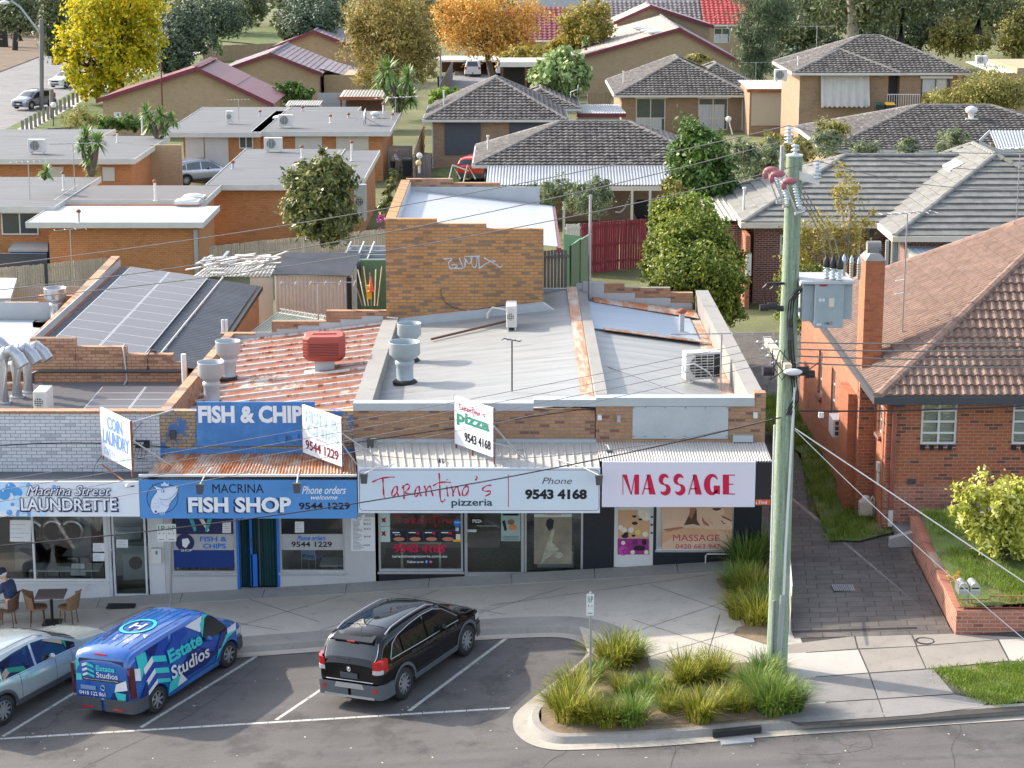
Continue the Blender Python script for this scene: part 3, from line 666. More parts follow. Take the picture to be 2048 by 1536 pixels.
# front yard of the red brick house, behind a low brick wall
YH=49.9
fx=PG(1911,1270);wl0=PG(1818,1082);gz=G(11,46)+.55
mb=MB();yard=[(fx.x+.12,fx.y+.15),(30,fx.y+.15),(30,48.6),(wl0.x+.05,48.6),(wl0.x+.05,wl0.y)]
n=30;v=[]
for j in range(13):
 for i in rg(n+1):
  s=j/12;y=lerp(fx.y+.12,48.8,s);xl=lerp(fx.x+.1,wl0.x+.12,min(1,s*1.1));x=lerp(xl,26,i/n)
  v.append((x,y,gz+.25*s+.05*math.sin(x*2.1)*math.cos(y*1.7)))
mb.add(v,[(j*(n+1)+i,j*(n+1)+i+1,(j+1)*(n+1)+i+1,(j+1)*(n+1)+i)for j in range(12)for i in rg(n)]);tag(mb.bd('front_yard',M.grass_base),kind='structure')
t=TH('garden_wall','low red brick retaining wall in front of the lawn','wall',(fx.x,fx.y,fx.z))
b=MB();b.box(fx.x,30,fx.y,fx.y+.22,fx.z-.3,Z(1222,fx.y));b.bd('front_wall',M.b_redwall,t)
b=MB();w0=V(fx.x,fx.y+.22,0);w1=V(wl0.x,wl0.y,0);zt=Z(1222,fx.y)
b.hexa([(w0.x,w0.y,.2),(w0.x+.24,w0.y,.2),(w1.x+.24,w1.y,.2),(w1.x,w1.y,.2)],[(w0.x,w0.y,zt),(w0.x+.24,w0.y,zt),(w1.x+.24,w1.y,zt+.12),(w1.x,w1.y,zt+.12)]);b.bd('side_wall',M.b_redwall,t)
# grass verge beside the house
mb=MB();vz=[(7.9,49.2),(8.6,49.0),(9.6,49.6),(9.6,62),(7.6,66),(7.0,64),(8.3,57.5),(7.95,52)]
mb.poly([(x,y,G(x,y)+.06)for x,y in vz]);tag(mb.bd('side_verge',M.grass_base),kind='structure')
# back lawn behind the shops
mb=MB()
for j in range(10):
 for i in rg(6):mb.add([(x,y,G(x,y)+.05)for x,y in((1+i,63+j*1.7),(2+i,63+j*1.7),(2+i,64.7+j*1.7),(1+i,64.7+j*1.7))],[(0,1,2,3)]);tag(mb.bd('back_lawn',M.grass_dry),kind='structure')
 # ---------------------------------------------------------------- the shops
YF=48.0;YA=46.0
def zf(v):return Z(v,YF)
def xf(u,v=1100):return X(u,v,YF)
def za(v):return Z(v,YA)
def xa(u,v=985):return X(u,v,YA)
LX0,LX1,FX1,TX1,MX1=-17.0,X(320,880,YF),X(707,850,YF),X(1190,850,YF),X(1531,830,YF)
P1,P2,P3,P4=(LX1+.0,LX1+.25),(X(707,806,YF),X(743,806,YF)),(X(1192,797,YF),X(1216,797,YF)),(MX1-.38,MX1-.03)
TOPZ=zf(806)
def room(parent,x0,x1,z0,z1,wall='interior',floor='floor_dark',d=4.0):
 b=MB();b.box(x0,x1,YF+d,YF+d+.1,z0,z1);b.box(x0-.05,x0,YF+.2,YF+d,z0,z1);b.box(x1,x1+.05,YF+.2,YF+d,z0,z1);b.box(x0,x1,YF+.2,YF+d,z1,z1+.06)
 o=b.bd('interior_wall',M[wall],parent);f=MB();f.box(x0,x1,YF+.2,YF+d,z0-.06,z0);f.bd('interior_floor',M[floor],parent)
def shop_window(parent,u0,u1,vb,zt,fm='alu',sillm='alu',gm='glass_shop',mull=(),w=.05,label=None):
 x0,x1,z0=xf(u0),xf(u1),zf(vb)
 f=MB();wfr(f,x0,x1,z0,zt,YF+.04,w,.07,[xf(q)for q in mull]);f.box(x0-.03,x1+.03,YF-.05,YF+.04,z0-.05,z0-.002)
 fo=f.bd('window',M[fm],parent);g=MB();g.box(x0+w*.6,x1-w*.6,YF+.07,YF+.076,z0+w*.6,zt-w*.6);g.bd('pane',M[gm],fo)
 if label:fo['label']=label
 return fo
 # --- laundrette
t=TH('laundrette','laundrette shop with white painted brick front, leftmost of the row','shop',(LX0/2+LX1/2,YF,G(-12)))
zt=2.15;h=[(xf(-90),xf(212),zf(1163),zt),(xf(216),xf(302),zf(1200),zt)]
b=MB();b.wall(LX0,LX1-.003,-1.7,2.6,YF,.2,h);b.bd('front_wall',M.wall_white,t)
b=MB();b.wall(LX0,LX1,2.6,zf(828),YF,.24);b.bd('brick_parapet',M.b_white,t)
b=MB();b.box(LX0,LX1,YF-.015,YF+.26,zf(828)+.001,zf(826)+.05);b.bd('brick_coping',M.b_parapet,t)
shop_window(t,-90,212,1163,zt,'white',mull=(66,))
f=MB();wfr(f,xf(216),xf(302),zf(1199),zt,YF+.03,.07,.08);wfr(f,xf(224),xf(292),zf(1193),zt-.06,YF+.05,.05,.05);fo=f.bd('door',M.wall_white,t)
g=MB();g.box(xf(228),xf(288),YF+.07,YF+.076,zf(1190),zt-.1);g.bd('pane',M.glass_shop,fo);g=MB();g.tube([(xf(223),YF-.02,zf(1098)),(xf(223),YF-.04,zf(1098)-.05),(xf(223),YF-.04,zf(1140)),(xf(223),YF-.02,zf(1142))],.014);g.bd('handle',M.alu,fo)
room(t,LX0,LX1-.1,-.62,2.3,'interior','floor_dark',4.5)
b=MB();b.slab([(LX0,YA+.42,za(962)-.12),(xa(280),YA+.42,za(962)-.12),(LX1,YF-.01,zf(944)),(LX0,YF-.01,zf(944))],.1);b.box(LX0,xa(279),YA+.1,YF-.005,za(1031),za(1031)+.04);b.bd('awning',M.roof_dark,t)
YB=54.7;zr=3.5
b=MB();sheet(b,(LX0,YF+.24,zr),(LX0,YB,zr),(P1[0],YB,zr),(P1[0],YF+.24,zr),34,.03,'corr');b.bd('roof',M.roof_bitumen2,t)
b=MB();x=X(60,700,YB)
for u0,u1,vt in((60,150,677),(150,252,694),(252,345,709),(345,372,726)):b.box(X(u0,vt,YB),X(u1,vt,YB),YB,YB+.24,2.5,Z(vt,YB))
b.box(LX0,x-.003,YB-.9,YB-.7,2.5,Z(752,YB));b.bd('stepped_rear_wall',M.b_parapet,t)
b=MB();b.tube([(X(65,740,YB),YB-.1,Z(765,YB)),(X(67,740,YB),YB-.1,Z(745,YB)),(X(80,740,YB),YB-.1,Z(741,YB)),(X(362,740,YB),YB-.1,Z(741,YB))],.045,8);b.tube([(X(297,740,YB),YB-.1,Z(741,YB)),(X(297,740,YB),YB-.1,Z(707,YB)),(X(302,740,YB),YB+.1,Z(702,YB)),(X(309,740,YB),YB+.3,Z(708,YB))],.035,8);b.bd('waste_pipe',M.dark_metal,t)
b=MB();b.tube([(X(246,690,YB),YB+.3,Z(692,YB)),(X(247,690,YB),YB-.07,Z(694,YB)),(X(252,690,YB),YB-.07,Z(758,YB)),(X(246,690,YB),YB-.4,Z(770,YB))],.022,6);b.bd('conduit',M.colorbond,t)
# rear half of the laundrette with the long brick parapet and dark corrugated roof
b=MB();YR=68.0;xl=X(240,512,YR);zl=Z(512,YR)
b.hexa([(xl-.28,YB+.25,2),(xl,YB+.25,2),(xl,YR,2),(xl-.28,YR,2)],[(xl-.28,YB+.25,Z(690,YB)-.12),(xl,YB+.25,Z(690,YB)-.12),(xl,YR,zl),(xl-.28,YR,zl)]);b.bd('side_parapet',M.b_parapet,t)
b=MB();z1,z2=4.42,3.78;xr_=P1[0]-.02
def lro(x,y):return lerp(z1,z2,(x-xl)/(xr_-xl))
sheet(b,(xl,YB+.25,z1),(xl,YR-.1,z1),(xr_,YR-.1,z2),(xr_,YB+.25,z2),62,.06,'corr');b.bd('roof',M.roof_dark,t,)['label']='dark corrugated rear roof'
b=MB();b.box(xl+.002,xl+.03,YB+.3,YR-.1,z1+.0,z1+.26,0);b.box(xl+.03,xl+.12,YB+.3,YR-.1,z1-.01,z1+.05,1);b.bd('wall_flashing',[M.flash,M.rust],t)
b=MB();b.box(xr_+.0,xr_+.14,YB+4.5,YR,z2-.14,z2+.0);b.bd('gutter',M.black_matt,t)
b=MB();b.box(xl-.2,xr_,YB+.3,YR-.1,0,z2-.1);b.bd('rear_wall',M.b_parapet,t)
# --- white roofed neighbour at the far left
t=TH('white_roofed_shop','white roofed shop rear with low stepped brick parapet at the left edge','building',(-15,58,G(-15)))
b=MB();b.slab([(-20,55,4.0),(xl-.3,55,3.95),(xl-.3,62.2,3.75),(-20,62.2,3.8)],.2);b.bd('roof',M.roof_white,t)
b=MB()
YW=62.3
for u0,u1,vt in((-120,7,622),(7,76,606),(76,150,592)):b.box(X(u0,vt,YW),X(u1,vt,YW),YW,YW+.24,1,Z(vt,YW))
b.bd('stepped_rear_wall',M.b_parapet,t)
b=MB();b.box(-20,xl-.3,YW-.03,YW-.003,3.7,4.3);b.bd('wall_flashing',M.flash,t)
# --- fish shop
t=TH('fish_shop','fish shop with rusty iron roof and peeling blue painted brick front','shop',((LX1+FX1)/2,YF,G(-6)))
zt=2.3;h=[(xf(342),xf(472),zf(1147),zt),(xf(473),xf(559),zf(1180),zt),(xf(559),xf(690),zf(1145),zt)]
b=MB();b.wall(LX1+.003,FX1+.55,-1.4,2.7,YF,.2,h);b.bd('front_wall',M.wall_grey,t)
b=MB();b.wall(LX1,FX1-.003,2.7,zf(822),YF,.24);b.bd('brick_parapet',M.b_cream,t)
b=MB();b.box(LX1,FX1-.003,YF-.006,YF-.001,zf(912),zf(897));b.box(LX1,FX1-.003,YF-.018,YF-.007,zf(925),zf(905));b.bd('blue_flashing',M.sign_blue2,t)
shop_window(t,342,472,1147,zt,'alu',label='left window with blue posters');shop_window(t,559,690,1145,zt,'alu',label='right window with the phone number')
f=MB();f.box(xf(473),xf(478),YF-.01,YF+.3,zf(1179),zt);f.box(xf(554),xf(559),YF-.01,YF+.3,zf(1179),zt);f.bd('door_surround',M.bright_blue,t)
f=MB();sheet(f,(xf(478),YF+.55,zf(1179)),(xf(497),YF+.1,zf(1179)),(xf(497),YF+.1,zt),(xf(478),YF+.55,zt),8,0)
xs_=[xf(478)+i*(xf(554)-xf(478))/48 for i in rg(49)];v=[(x,YF+.25+.03*math.sin(i*1.6),z)for z in(zf(1179),zt)for i,x in enumerate(xs_)]
f.add(v,[(i,i+1,50+i,49+i)for i in rg(48)],0,True);fo=f.bd('door',mat('door_green',(.010,.055,.065),.5,.2),t)
f=MB();f.box(xf(500),xf(512),YF+.14,YF+.2,zf(1177),zf(1112));f.box(xf(498),xf(503),YF+.14,YF+.2,zf(1176),zt);f.box(xf(516),xf(519),YF+.14,YF+.2,zf(1176),zt,1);f.box(xf(502),xf(504),YF+.12,YF+.2,zf(1098),zf(1078),1);f.bd('security_screen',[M.bright_blue,M.dark_metal],fo)
room(t,LX1+.3,xf(474),-.55,2.4,'interior_pale');room(t,xf(557),FX1+.5,-.25,2.4,'interior')
b=MB();A_,B_=(LX1,YA+.04,za(953)),(xa(714),YA+.04,za(950));sheet(b,A_,B_,(FX1,YF-.01,zf(908)),(LX1+.15,YF-.01,zf(908)),64,.035,'corr');b.bd('awning_roof',M.awn_rust,t)
b=MB();b.box(LX1,xa(714),YA+.05,YF-.005,za(1034),za(1034)+.04);b.box(xa(279),xa(714),YA-.03,YA+.06,za(953),za(953)+.045);b.bd('awning',M.white,t)
# party wall + roof
YFB=59.6
b=MB();b.hexa([(P1[0],YF+.24,2),(P1[1],YF+.24,2),(P1[1],YFB,2),(P1[0],YFB,2)],[(P1[0],YF+.24,zf(822)),(P1[1],YF+.24,zf(822)),(P1[1],YFB,Z(667,YFB)),(P1[0],YFB,Z(667,YFB))]);b.bd('side_parapet',M.b_parapet,t)
b=MB()
for u0,u1,vt in((440,543,667),(543,652,643),(652,772,622)):b.box(X(u0,vt,YFB),X(u1,vt,YFB),YFB,YFB+.24,1.5,Z(vt,YFB))
b.bd('stepped_rear_wall',M.b_shop,t)
zl,zr=3.62,4.18
b=MB();sheet(b,(P2[0]-.01,YF+.3,zr),(P2[0]-.01,YFB,zr),(P1[1],YFB,zl),(P1[1],YF+.3,zl),15,.05,'rib',mr=1);b.bd('roof',[M.roof_rust,metal('seam_rust',(.56,.50,.44),(.34,.11,.04),(.50,.60),(3,.6,1))],t)
b=MB()
for i in rg(7):
 x0,x1=lerp(P1[1]+.02,P2[0],i/7),lerp(P1[1]+.02,P2[0],(i+1)/7);z=lerp(zl,zr,(i+.8)/7)+.32;b.box(x0,x1-.004,YFB-.02,YFB-.003,z-.5,min(z,lerp(Z(667,YFB),Z(622,YFB),(i+.5)/7)-.1))
b.bd('wall_flashing',M.flash,t)
# --- pizzeria
t=TH('pizzeria','pizzeria shop with pale grey metal roof behind a brown brick parapet','shop',((FX1+TX1)/2,YF,G(-1)))
xr=xf(1228)
zt=2.55;h=[(xf(757),xf(926),zf(1143),zt),(xf(929),xf(1048),zf(1158),zt),(xf(1049),xf(1166),zf(1150),zt)]
b=MB();b.wall(xf(755)-.05,xr,-1,2.9,YF,.2,h);b.bd('front_wall',M.tilewall,t)
b=MB();b.wall(FX1,TX1-.003,2.9,zf(821),YF,.24);b.bd('brick_parapet',M.b_shop,t)
b=MB();b.box(FX1,xf(1067,810),YF-.03,YF+.30,zf(821),zf(806));b.box(xf(1067,810),P3[0],YF-.03,YF+.30,zf(821)+.1,zf(799));b.bd('parapet_capping',M.flash,t)
shop_window(t,757,926,1143,zt,'alu',label='left window with red lettering');shop_window(t,1049,1166,1150,zt,'alu')
f=MB();wfr(f,xf(929),xf(1048),zf(1157),zt,YF+.02,.07,.09);f.box(xf(934),xf(1043),YF+.04,YF+.09,zf(1154),zf(1146));fo=f.bd('door',M.alu,t)
g=MB();g.box(xf(932),xf(1046),YF+.06,YF+.066,zf(1150),zt-.06);g.bd('pane',M.glass_shop,fo);g=MB();g.tube([(xf(932),YF-.01,zf(1068)),(xf(933.5),YF-.05,zf(1070)),(xf(933.5),YF-.05,zf(1082)),(xf(932),YF-.01,zf(1084))],.012);g.bd('handle',M.alu,fo)
room(t,xf(752),xr-.1,.02,2.7,'interior','wood_brown',5)
b=MB();sheet(b,(xa(716)-.0,YA+.06,za(938)),(xa(1200),YA+.06,za(938)),(xf(1192),YF-.01,zf(884)),(FX1,YF-.01,zf(884)),30,.035,'rib');b.bd('awning_roof',M.awn_grey,t)
b=MB();b.box(xa(716),xa(1200),YA+.06,YF-.005,za(1022),za(1022)+.04);b.bd('awning',M.white,t)
b=MB();b.box(FX1,xf(1190),YF-.10,YF-.003,zf(884),zf(877));b.bd('wall_flashing',M.flash,t)
YT=60.0
b=MB();b.hexa([(P2[0],YF+.3,2),(P2[1],YF+.3,2),(P2[1],YT,2),(P2[0],YT,2)],[(P2[0],YF+.3,TOPZ),(P2[1],YF+.3,TOPZ),(P2[1],YT,Z(633,YT)),(P2[0],YT,Z(633,YT))]);b.bd('side_parapet',M.render,t)
def proof(x,y):
 s=(x-P2[1])/(P3[0]-P2[1]);return lerp(lerp(4.02,4.02,(y-YF)/12),lerp(4.46,4.60,(y-YF)/12),s)
x0,x1=P2[1],P3[0]
b=MB();sheet(b,(x1,YF+.3,proof(x1,YF)),(x1,63,proof(x1,63)),(x0,YT,proof(x0,YT)),(x0,YF+.3,proof(x0,YF)),17,.006,'rib');b.bd('roof',M.roof_grey,t)
b=MB();b.slab([(x1-.32,YF+.3,proof(x1,YF)+.03),(x1-.02,YF+.3,proof(x1,YF)+.04),(x1-.02,62.9,proof(x1,63)+.04),(x1-.32,62.9,proof(x1,63)+.03)],.02);b.bd('rusty_gutter_strip',M.awn_rust,t)
b=MB();b.hexa([(x0,YT-.16,3.6),(x1-.3,YT-.16,4.2),(x1-.3,YT-.01,4.2),(x0,YT-.01,3.6)],[(x0,YT-.14,4.2),(X(1087,640,YT),YT-.14,4.72),(X(1087,640,YT),YT-.01,4.75),(x0,YT-.01,4.25)]);b.bd('wall_flashing',M.flash,t)
YM=63.0
b=MB();b.box(X(1087,600,YT)-.0,P3[0]-.01,YM-.1,YM+.05,3.8,Z(594,YM)+.28);b.bd('rear_parapet',M.flash,t)
# --- massage shop
t=TH('massage_shop','massage shop with black tiled front at the right end of the row','shop',((TX1+MX1)/2,YF,G(4)))
h=[(xf(1228),xf(1306),zf(1135),2.9),(xf(1312),xf(1466),zf(1101),2.9)]
b=MB();b.wall(xr+.003,MX1-.02,-.6,3.2,YF,.2,h);b.bd('front_wall',M.tilewall,t)
b=MB();b.wall(P3[0]-.0,MX1,3.2,zf(812),YF,.24);b.box(xf(1509,800),MX1,YF,YF+.3,zf(812),zf(786));b.bd('brick_parapet',M.b_shop,t)
b=MB();b.box(P3[0],xf(1509,800),YF-.03,YF+.32,zf(812),zf(795));b.bd('parapet_capping',M.flash,t)
b=MB();b.box(xf(1265,845),xf(1456,845),YF-.02,YF-.002,zf(877),zf(813))
for u in(1267,1290,1330,1370,1410,1453):
 for vv in(815,872):b.cyl((xf(u,850),YF-.035,zf(vv)),.013,.014,6,'y',1)
b.bd('metal_cover_panel',[M.flash,M.dark_metal],t)
f=MB();wfr(f,xf(1228),xf(1306),zf(1134),2.85,YF+.01,.05,.08);f.box(xf(1229.5),xf(1304.5),YF+.03,YF+.07,zf(1132),2.82);fo=f.bd('door',M.white,t)
g=MB()
for vv in(1034,1050,1066):g.cyl((xf(1303),YF+.0,zf(vv)),.026,.03,12,'y')
g.bd('lock',M.black,fo)
f=MB();wfr(f,xf(1312),xf(1466),zf(1100),2.9,YF+.02,.05,.07);f.box(xf(1310),xf(1468),YF-.06,YF+.02,zf(1103),zf(1100));f.box(xf(1315),xf(1324),YF+.05,YF+.058,zf(1097),2.87);fo=f.bd('window',M.alu,t)
f=MB();f.tube([(xf(1411),YF-.08,zf(1134)),(xf(1411),YF-.08,zf(1109)),(xf(1414),YF-.08,zf(1106)),(xf(1470),YF-.08,zf(1106))],.02,8);f.bd('conduit',M.white,t)
b=MB();b.box(xf(1230),xf(1304),YF-.12,YF-.003,zf(1144)-.12,zf(1136));b.bd('doorstep',M.slab_warm,t)
YA2=YA
b=MB();sheet(b,(xa(1200),YA+.06,za(925)),(xa(1542),YA+.06,za(925)),(MX1,YF-.01,zf(885)),(xf(1190),YF-.01,zf(885)),62,.03,'corr');b.bd('awning_roof',M.awn_grey,t)
b=MB();b.box(xa(1203),xa(1540),YA+.06,YF-.005,za(1012),za(1012)+.04);b.bd('awning',M.charcoal,t)
YQ=62.6
b=MB();b.hexa([(P3[0],YF+.32,2),(P3[1],YF+.32,2),(P3[1],64,2),(P3[0],64,2)],[(P3[0],YF+.32,zf(795)+.01),(P3[1],YF+.32,zf(795)+.01),(P3[1],64,Z(566,64)),(P3[0],64,Z(566,64))]);b.bd('party_parapet',M.render,t)
b=MB();b.hexa([(P4[0],YF+.32,-1),(MX1,YF+.32,-1),(MX1,YQ+.3,-1),(P4[0],YQ+.3,-1)],[(P4[0],YF+.32,zf(795)),(MX1,YF+.32,zf(795)),(MX1,YQ+.3,Z(584,YQ)),(P4[0],YQ+.3,Z(584,YQ))]);b.bd('side_parapet',M.render,t)
b=MB();b.box(P4[0]+.1,MX1+.015,YF+.25,YQ,-1,zf(805)-.25);b.bd('side_wall',M.b_shop,t)
zl2,zr2=4.36,3.95
x0,x1=P3[1],P4[0]
b=MB();sheet(b,(x1,YF+.3,zr2),(x1,YQ,zr2-.05),(x0,YQ,zl2),(x0,YF+.3,zl2),18,.006,'rib');b.bd('roof',M.roof_grey,t)
def mroof(x):return lerp(zl2,zr2,(x-x0)/(x1-x0))
b=MB();ya,yb=YZ(668,4.2)-.2,YZ(622,4.2);
b.slab([(x0+.02,ya,zl2+.06),(x1-.32,ya-.1,zr2+.09),(x1-.32,yb-.2,zr2+.07),(x0+.02,yb+.4,zl2+.06)],.03);b.bd('roof_sheet',M.roof_blue,t)['label']='pale blue roof sheet'
b=MB();b.slab([(x0+.3,ya-.22,zl2+.065),(x1-.1,ya-.3,zr2+.10),(x1-.1,ya-.02,zr2+.10),(x0+.3,ya+.0,zl2+.07)],.02);b.slab([(x0+.2,yb+.35,zl2+.065),(x1-.05,yb-.3,zr2+.09),(x1-.05,YQ-.1,zr2+.07),(x0+.2,YQ-.05,zl2+.05)],.02);b.slab([(x1-.34,YF+.4,zr2+.03),(x1-.01,YF+.4,zr2+.03),(x1-.01,YQ-.1,zr2+.03),(x1-.34,YQ-.1,zr2+.03)],.02);b.bd('rusty_flashing',M.awn_rust,t)
b=MB()
for u0,u1,vt in((1165,1208,565),(1208,1249,567),(1249,1341,576),(1341,1386,586)):b.box(X(u0,vt,YQ),X(u1,vt,YQ),YQ+.0,YQ+.24,2,Z(vt,YQ))
b.bd('stepped_rear_wall',M.b_shop,t)
b=MB();b.box(X(1165,590,YQ),X(1208,590,YQ),YQ-.03,YQ-.003,4,Z(564,YQ))
for u0,u1,vt in((1208,1270,586),(1270,1341,596),(1341,1384,606)):b.box(X(u0,vt,YQ)+.004,X(u1,vt,YQ),YQ-.03,YQ-.003,3.7,Z(vt,YQ))
b.bd('wall_flashing',M.flash,t)
# --- tall brick block behind the pizzeria
t=TH('brick_block','tall orange brown brick block with graffiti behind the pizzeria','building',(-1.6,YT+4,G(-1)))
xl,xr=X(771,500,YT),X(1087,500,YT);YTB=69.0
b=MB()
for u0,u1,vt in((771,874,438),(874,973,448),(973,1087,458)):b.box(X(u0,500,YT),X(u1,500,YT),YT,YT+.24,1,Z(vt,YT))
b.bd('front_wall',M.b_tall,t)
b=MB();b.box(xl,xl+.3,YT+.24,YTB,1,Z(438,YT));b.box(xr-.24,xr,YT+.24,YTB,1,Z(500,YT)-.25)
b.bd('side_wall',M.b_tall,t)
b=MB();zb=[Z(v,YTB)for v in(358,366,376)]
for(u0,u1),z in zip(((812,905),(905,1000),(1000,1077)),zb):b.box(X(u0,370,YTB),X(u1,370,YTB),YTB,YTB+.24,1,z)
b.bd('stepped_rear_wall',M.b_shop,t)
zl3,zr3=6.85,6.35
b=MB();sheet(b,(xr+.42,YT+.24,zr3),(xr+.42,YTB-.2,zr3),(xl+.3,YTB-.02,zl3),(xl+.3,YT+.24,zl3),12,.005,'rib');b.bd('roof',M.roof_white,t)
b=MB();b.box(xr+.40,xr+.52,YT+.1,YTB-.2,zr3-.16,zr3-.02);b.bd('gutter',M.maroon,t)
b=MB();b.box(xl+.32,xr,YTB-.04,YTB-.003,6.2,zl3+.12);b.box(xl+.3,xl+.34,YT+.5,YTB-.05,zl3,zl3+.3);b.bd('wall_flashing',M.flash,t)
# ---------------------------------------------------------------- signs, lettering, posters
_tc={}
def textmesh(s,shear=0,bold=0):
 k=(s,shear,bold)
 if k in _tc:return _tc[k]
 cu=bpy.data.curves.new('t','FONT');cu.body=s;cu.shear=shear;cu.offset=bold;cu.resolution_u=3;o=bpy.data.objects.new('t',cu);C.objects.link(o)
 bpy.context.view_layer.update();me=bpy.data.meshes.new_from_object(o.evaluated_get(bpy.context.evaluated_depsgraph_get()))
 v=[tuple(p.co)[:2]for p in me.vertices];f=[tuple(p.vertices)for p in me.polygons];bpy.data.objects.remove(o);bpy.data.curves.remove(cu);bpy.data.meshes.remove(me);_tc[k]=(v,f);return v,f
class Plane:
 """a flat face in the scene: O origin, U unit along, N unit out of the face; a, b in metres along / up"""
 def __init__(s,O,U,N):s.O=Vector(O);s.U=Vector(U);s.N=Vector(N)
 def at(s,a,b,n=0):p=s.O+s.U*a+s.N*n;return Vx((p.x,p.y,p.z+b))
 def uv(s,u,v):
  d=P(u,v,Y=1.0)-P(u,v,Y=0.0);c=Vx((0,0,CH));t=(s.O-c).dot(s.N)/d.dot(s.N);p=c+d*t;return((p-s.O).dot(s.U),p.z-s.O.z)
 def text(s,st,box,mb,n=.006,m=0,shear=0,bold=0,tilt=0):
  v,f=textmesh(st,shear,bold);xs=[p[0]for p in v];ys=[p[1]for p in v];a0,b0=s.uv(box[0],box[3]);a1,b1=s.uv(box[2],box[1])
  if tilt:b0,b1=box[4];
  sx,sy=(a1-a0)/(max(xs)-min(xs)),(b1-b0)/(max(ys)-min(ys));mb.add([s.at(a0+(p[0]-min(xs))*sx,b0+(p[1]-min(ys))*sy,n)for p in v],f,m)
 def tab(s,st,a0,a1,b0,b1,mb,n=.006,m=0,shear=0,bold=0):
  v,f=textmesh(st,shear,bold);xs=[p[0]for p in v];ys=[p[1]for p in v];sx,sy=(a1-a0)/(max(xs)-min(xs)),(b1-b0)/(max(ys)-min(ys));mb.add([s.at(a0+(p[0]-min(xs))*sx,b0+(p[1]-min(ys))*sy,n)for p in v],f,m)
 def poly(s,pts,mb,n=.004,m=0):mb.add([s.at(*s.uv(u,v),n)for u,v in pts],[tuple(range(len(pts)))],m)
 def rect(s,u0,v0,u1,v1,mb,n=.004,m=0):s.poly([(u0,v1),(u1,v1),(u1,v0),(u0,v0)],mb,n,m)
 def sk_(s,pts,mb,w=1.5,n=.004,m=0,k=2,sc=None,taper=False):
  if sc:pts=[(sc[0]+x/sc[2],sc[1]+y/sc[2])for x,y in pts]
  q=[Vector(p)for p in pts];q=chk(q,k)if len(q)>2 else q;path=[s.at(*s.uv(*p),0)for p in q];r=w*.5/88;b=len(mb.v);L=len(q);mb.tube(path,[r*(.85+.3*math.sin(i*.9))if taper else r for i in rg(L)],6,m,False)
  for i in rg(b,len(mb.v)):
   p=Vector(mb.v[i]);d=(p-s.O).dot(s.N);mb.v[i]=tuple(p-s.N*(d*.85)+s.N*n)
 def disc(s,u,v,r,mb,n=.004,m=0,lim=None,k=28,r2=None):
  a,b=s.uv(u,v);R_=r/88;pts=[]
  for i in rg(k):
   x,z=a+R_*math.cos(i*6.2832/k),b+(r2/88 if r2 else R_)*math.sin(i*6.2832/k)
   if lim:x=max(lim[0],min(lim[1],x));z=max(lim[2],min(lim[3],z))
   pts.append(s.at(x,z,n))
  mb.add(pts,[tuple(range(k))],m)
def fp(Y):return Plane((0,Y,0),(1,0,0),(0,-1,0))
# fascia signs
def fsc(name,label,u0,u1,v0,v1,m,Y=YA,th=.05):
 t=TH(name,label,'sign',(X((u0+u1)/2,v1,Y),Y,Z(v1,Y)));b=MB();x0,x1,z0,z1=X(u0,985,Y),X(u1,985,Y),Z(v1,Y),Z(v0,Y);b.box(x0,x1,Y,Y+th,z0,z1);b.bd('board',M[m],t);return t,(x0,x1,z0,z1)
pl=fp(YA)
t,q=fsc('fascia_sign','white laundrette shop sign with blue bubbles over the awning',-90,278,963,1033,'sign_white')
b=MB();sc=(0,950,7.06);lim=(q[0]+.01,q[1]-.01,q[2]+.01,q[3]-.01)
for i,(x,y,r,c)in enumerate(((-60,420,120,1),(60,430,90,1),(300,230,70,1),(330,150,60,1),(20,160,70,1),(150,180,80,0),(245,245,75,0),(255,365,85,1),(60,270,88,0),(330,560,110,0),(330,560,60,1),(135,530,45,0),(178,413,27,0),(400,138,33,0),(765,165,29,0),(490,570,30,1),(600,540,50,1))):
 pl.disc(x/7.06,950+y/7.06,r/7.06*.97,b,.0015+.0009*i,c,lim)
for i,(x,y,r)in enumerate(((125,135,14),(45,220,12),(265,475,16),(118,505,8),(390,125,7),(757,155,6))):pl.disc(x/7.06,950+y/7.06,r/7.06,b,.019+.0004*i,2,lim)
b.bd('bubbles',[M.bubble,M.bubble_pale,M.ink_white],t)
b=MB();pl.text('LAUNDRETTE',(43,996,237,1024),b,.024,0,0,.045);pl.text('LAUNDRETTE',(41,994,235,1022),b,.027,0,0,.045);pl.text('LAUNDRETTE',(43,996,233.5,1020.5),b,.030,1,0,.018);b.bd('lettering',[M.ink_navy,M.ink_white],t)['label']='LAUNDRETTE in white block capitals with navy outline'
b=MB();[pl.text('Macrina Street',(54+dx,971+dy,221+dx,990+dy),b,.022+.001*i,0,.35)for i,(dx,dy)in enumerate(((-1,-.8),(1,-.8),(-1,1),(1.4,1.4),(2,2)))];pl.text('Macrina Street',(54,971,221,990),b,.030,1,.35);b.bd('lettering',[M.ink_navy,M.ink_white],t)['label']='Macrina Street in slanted script'
t,q=fsc('fascia_sign','blue fish shop sign with a grinning shark over the awning',279,714,960,1037,'sign_blue')
b=MB();sc=(280,940,10.24)
def pk(pts):return[(280+x/10.24,940+y/10.24)for x,y in pts]
ring=[(460+320*math.cos(a*.2618),570+310*math.sin(a*.2618))for a in range(25)]
pl.sk_(ring,b,1.4,.003,1,1,sc)
outl=[(250,295),(330,330),(440,365),(500,370),(530,350),(640,325),(785,330),(775,440),(745,530),(680,600),(640,660),(600,720),(600,760),(540,850),(510,870),(440,860),(370,880),(330,905),(260,880),(215,780),(215,680),(240,590),(310,490),(350,440),(330,390),(300,350)]
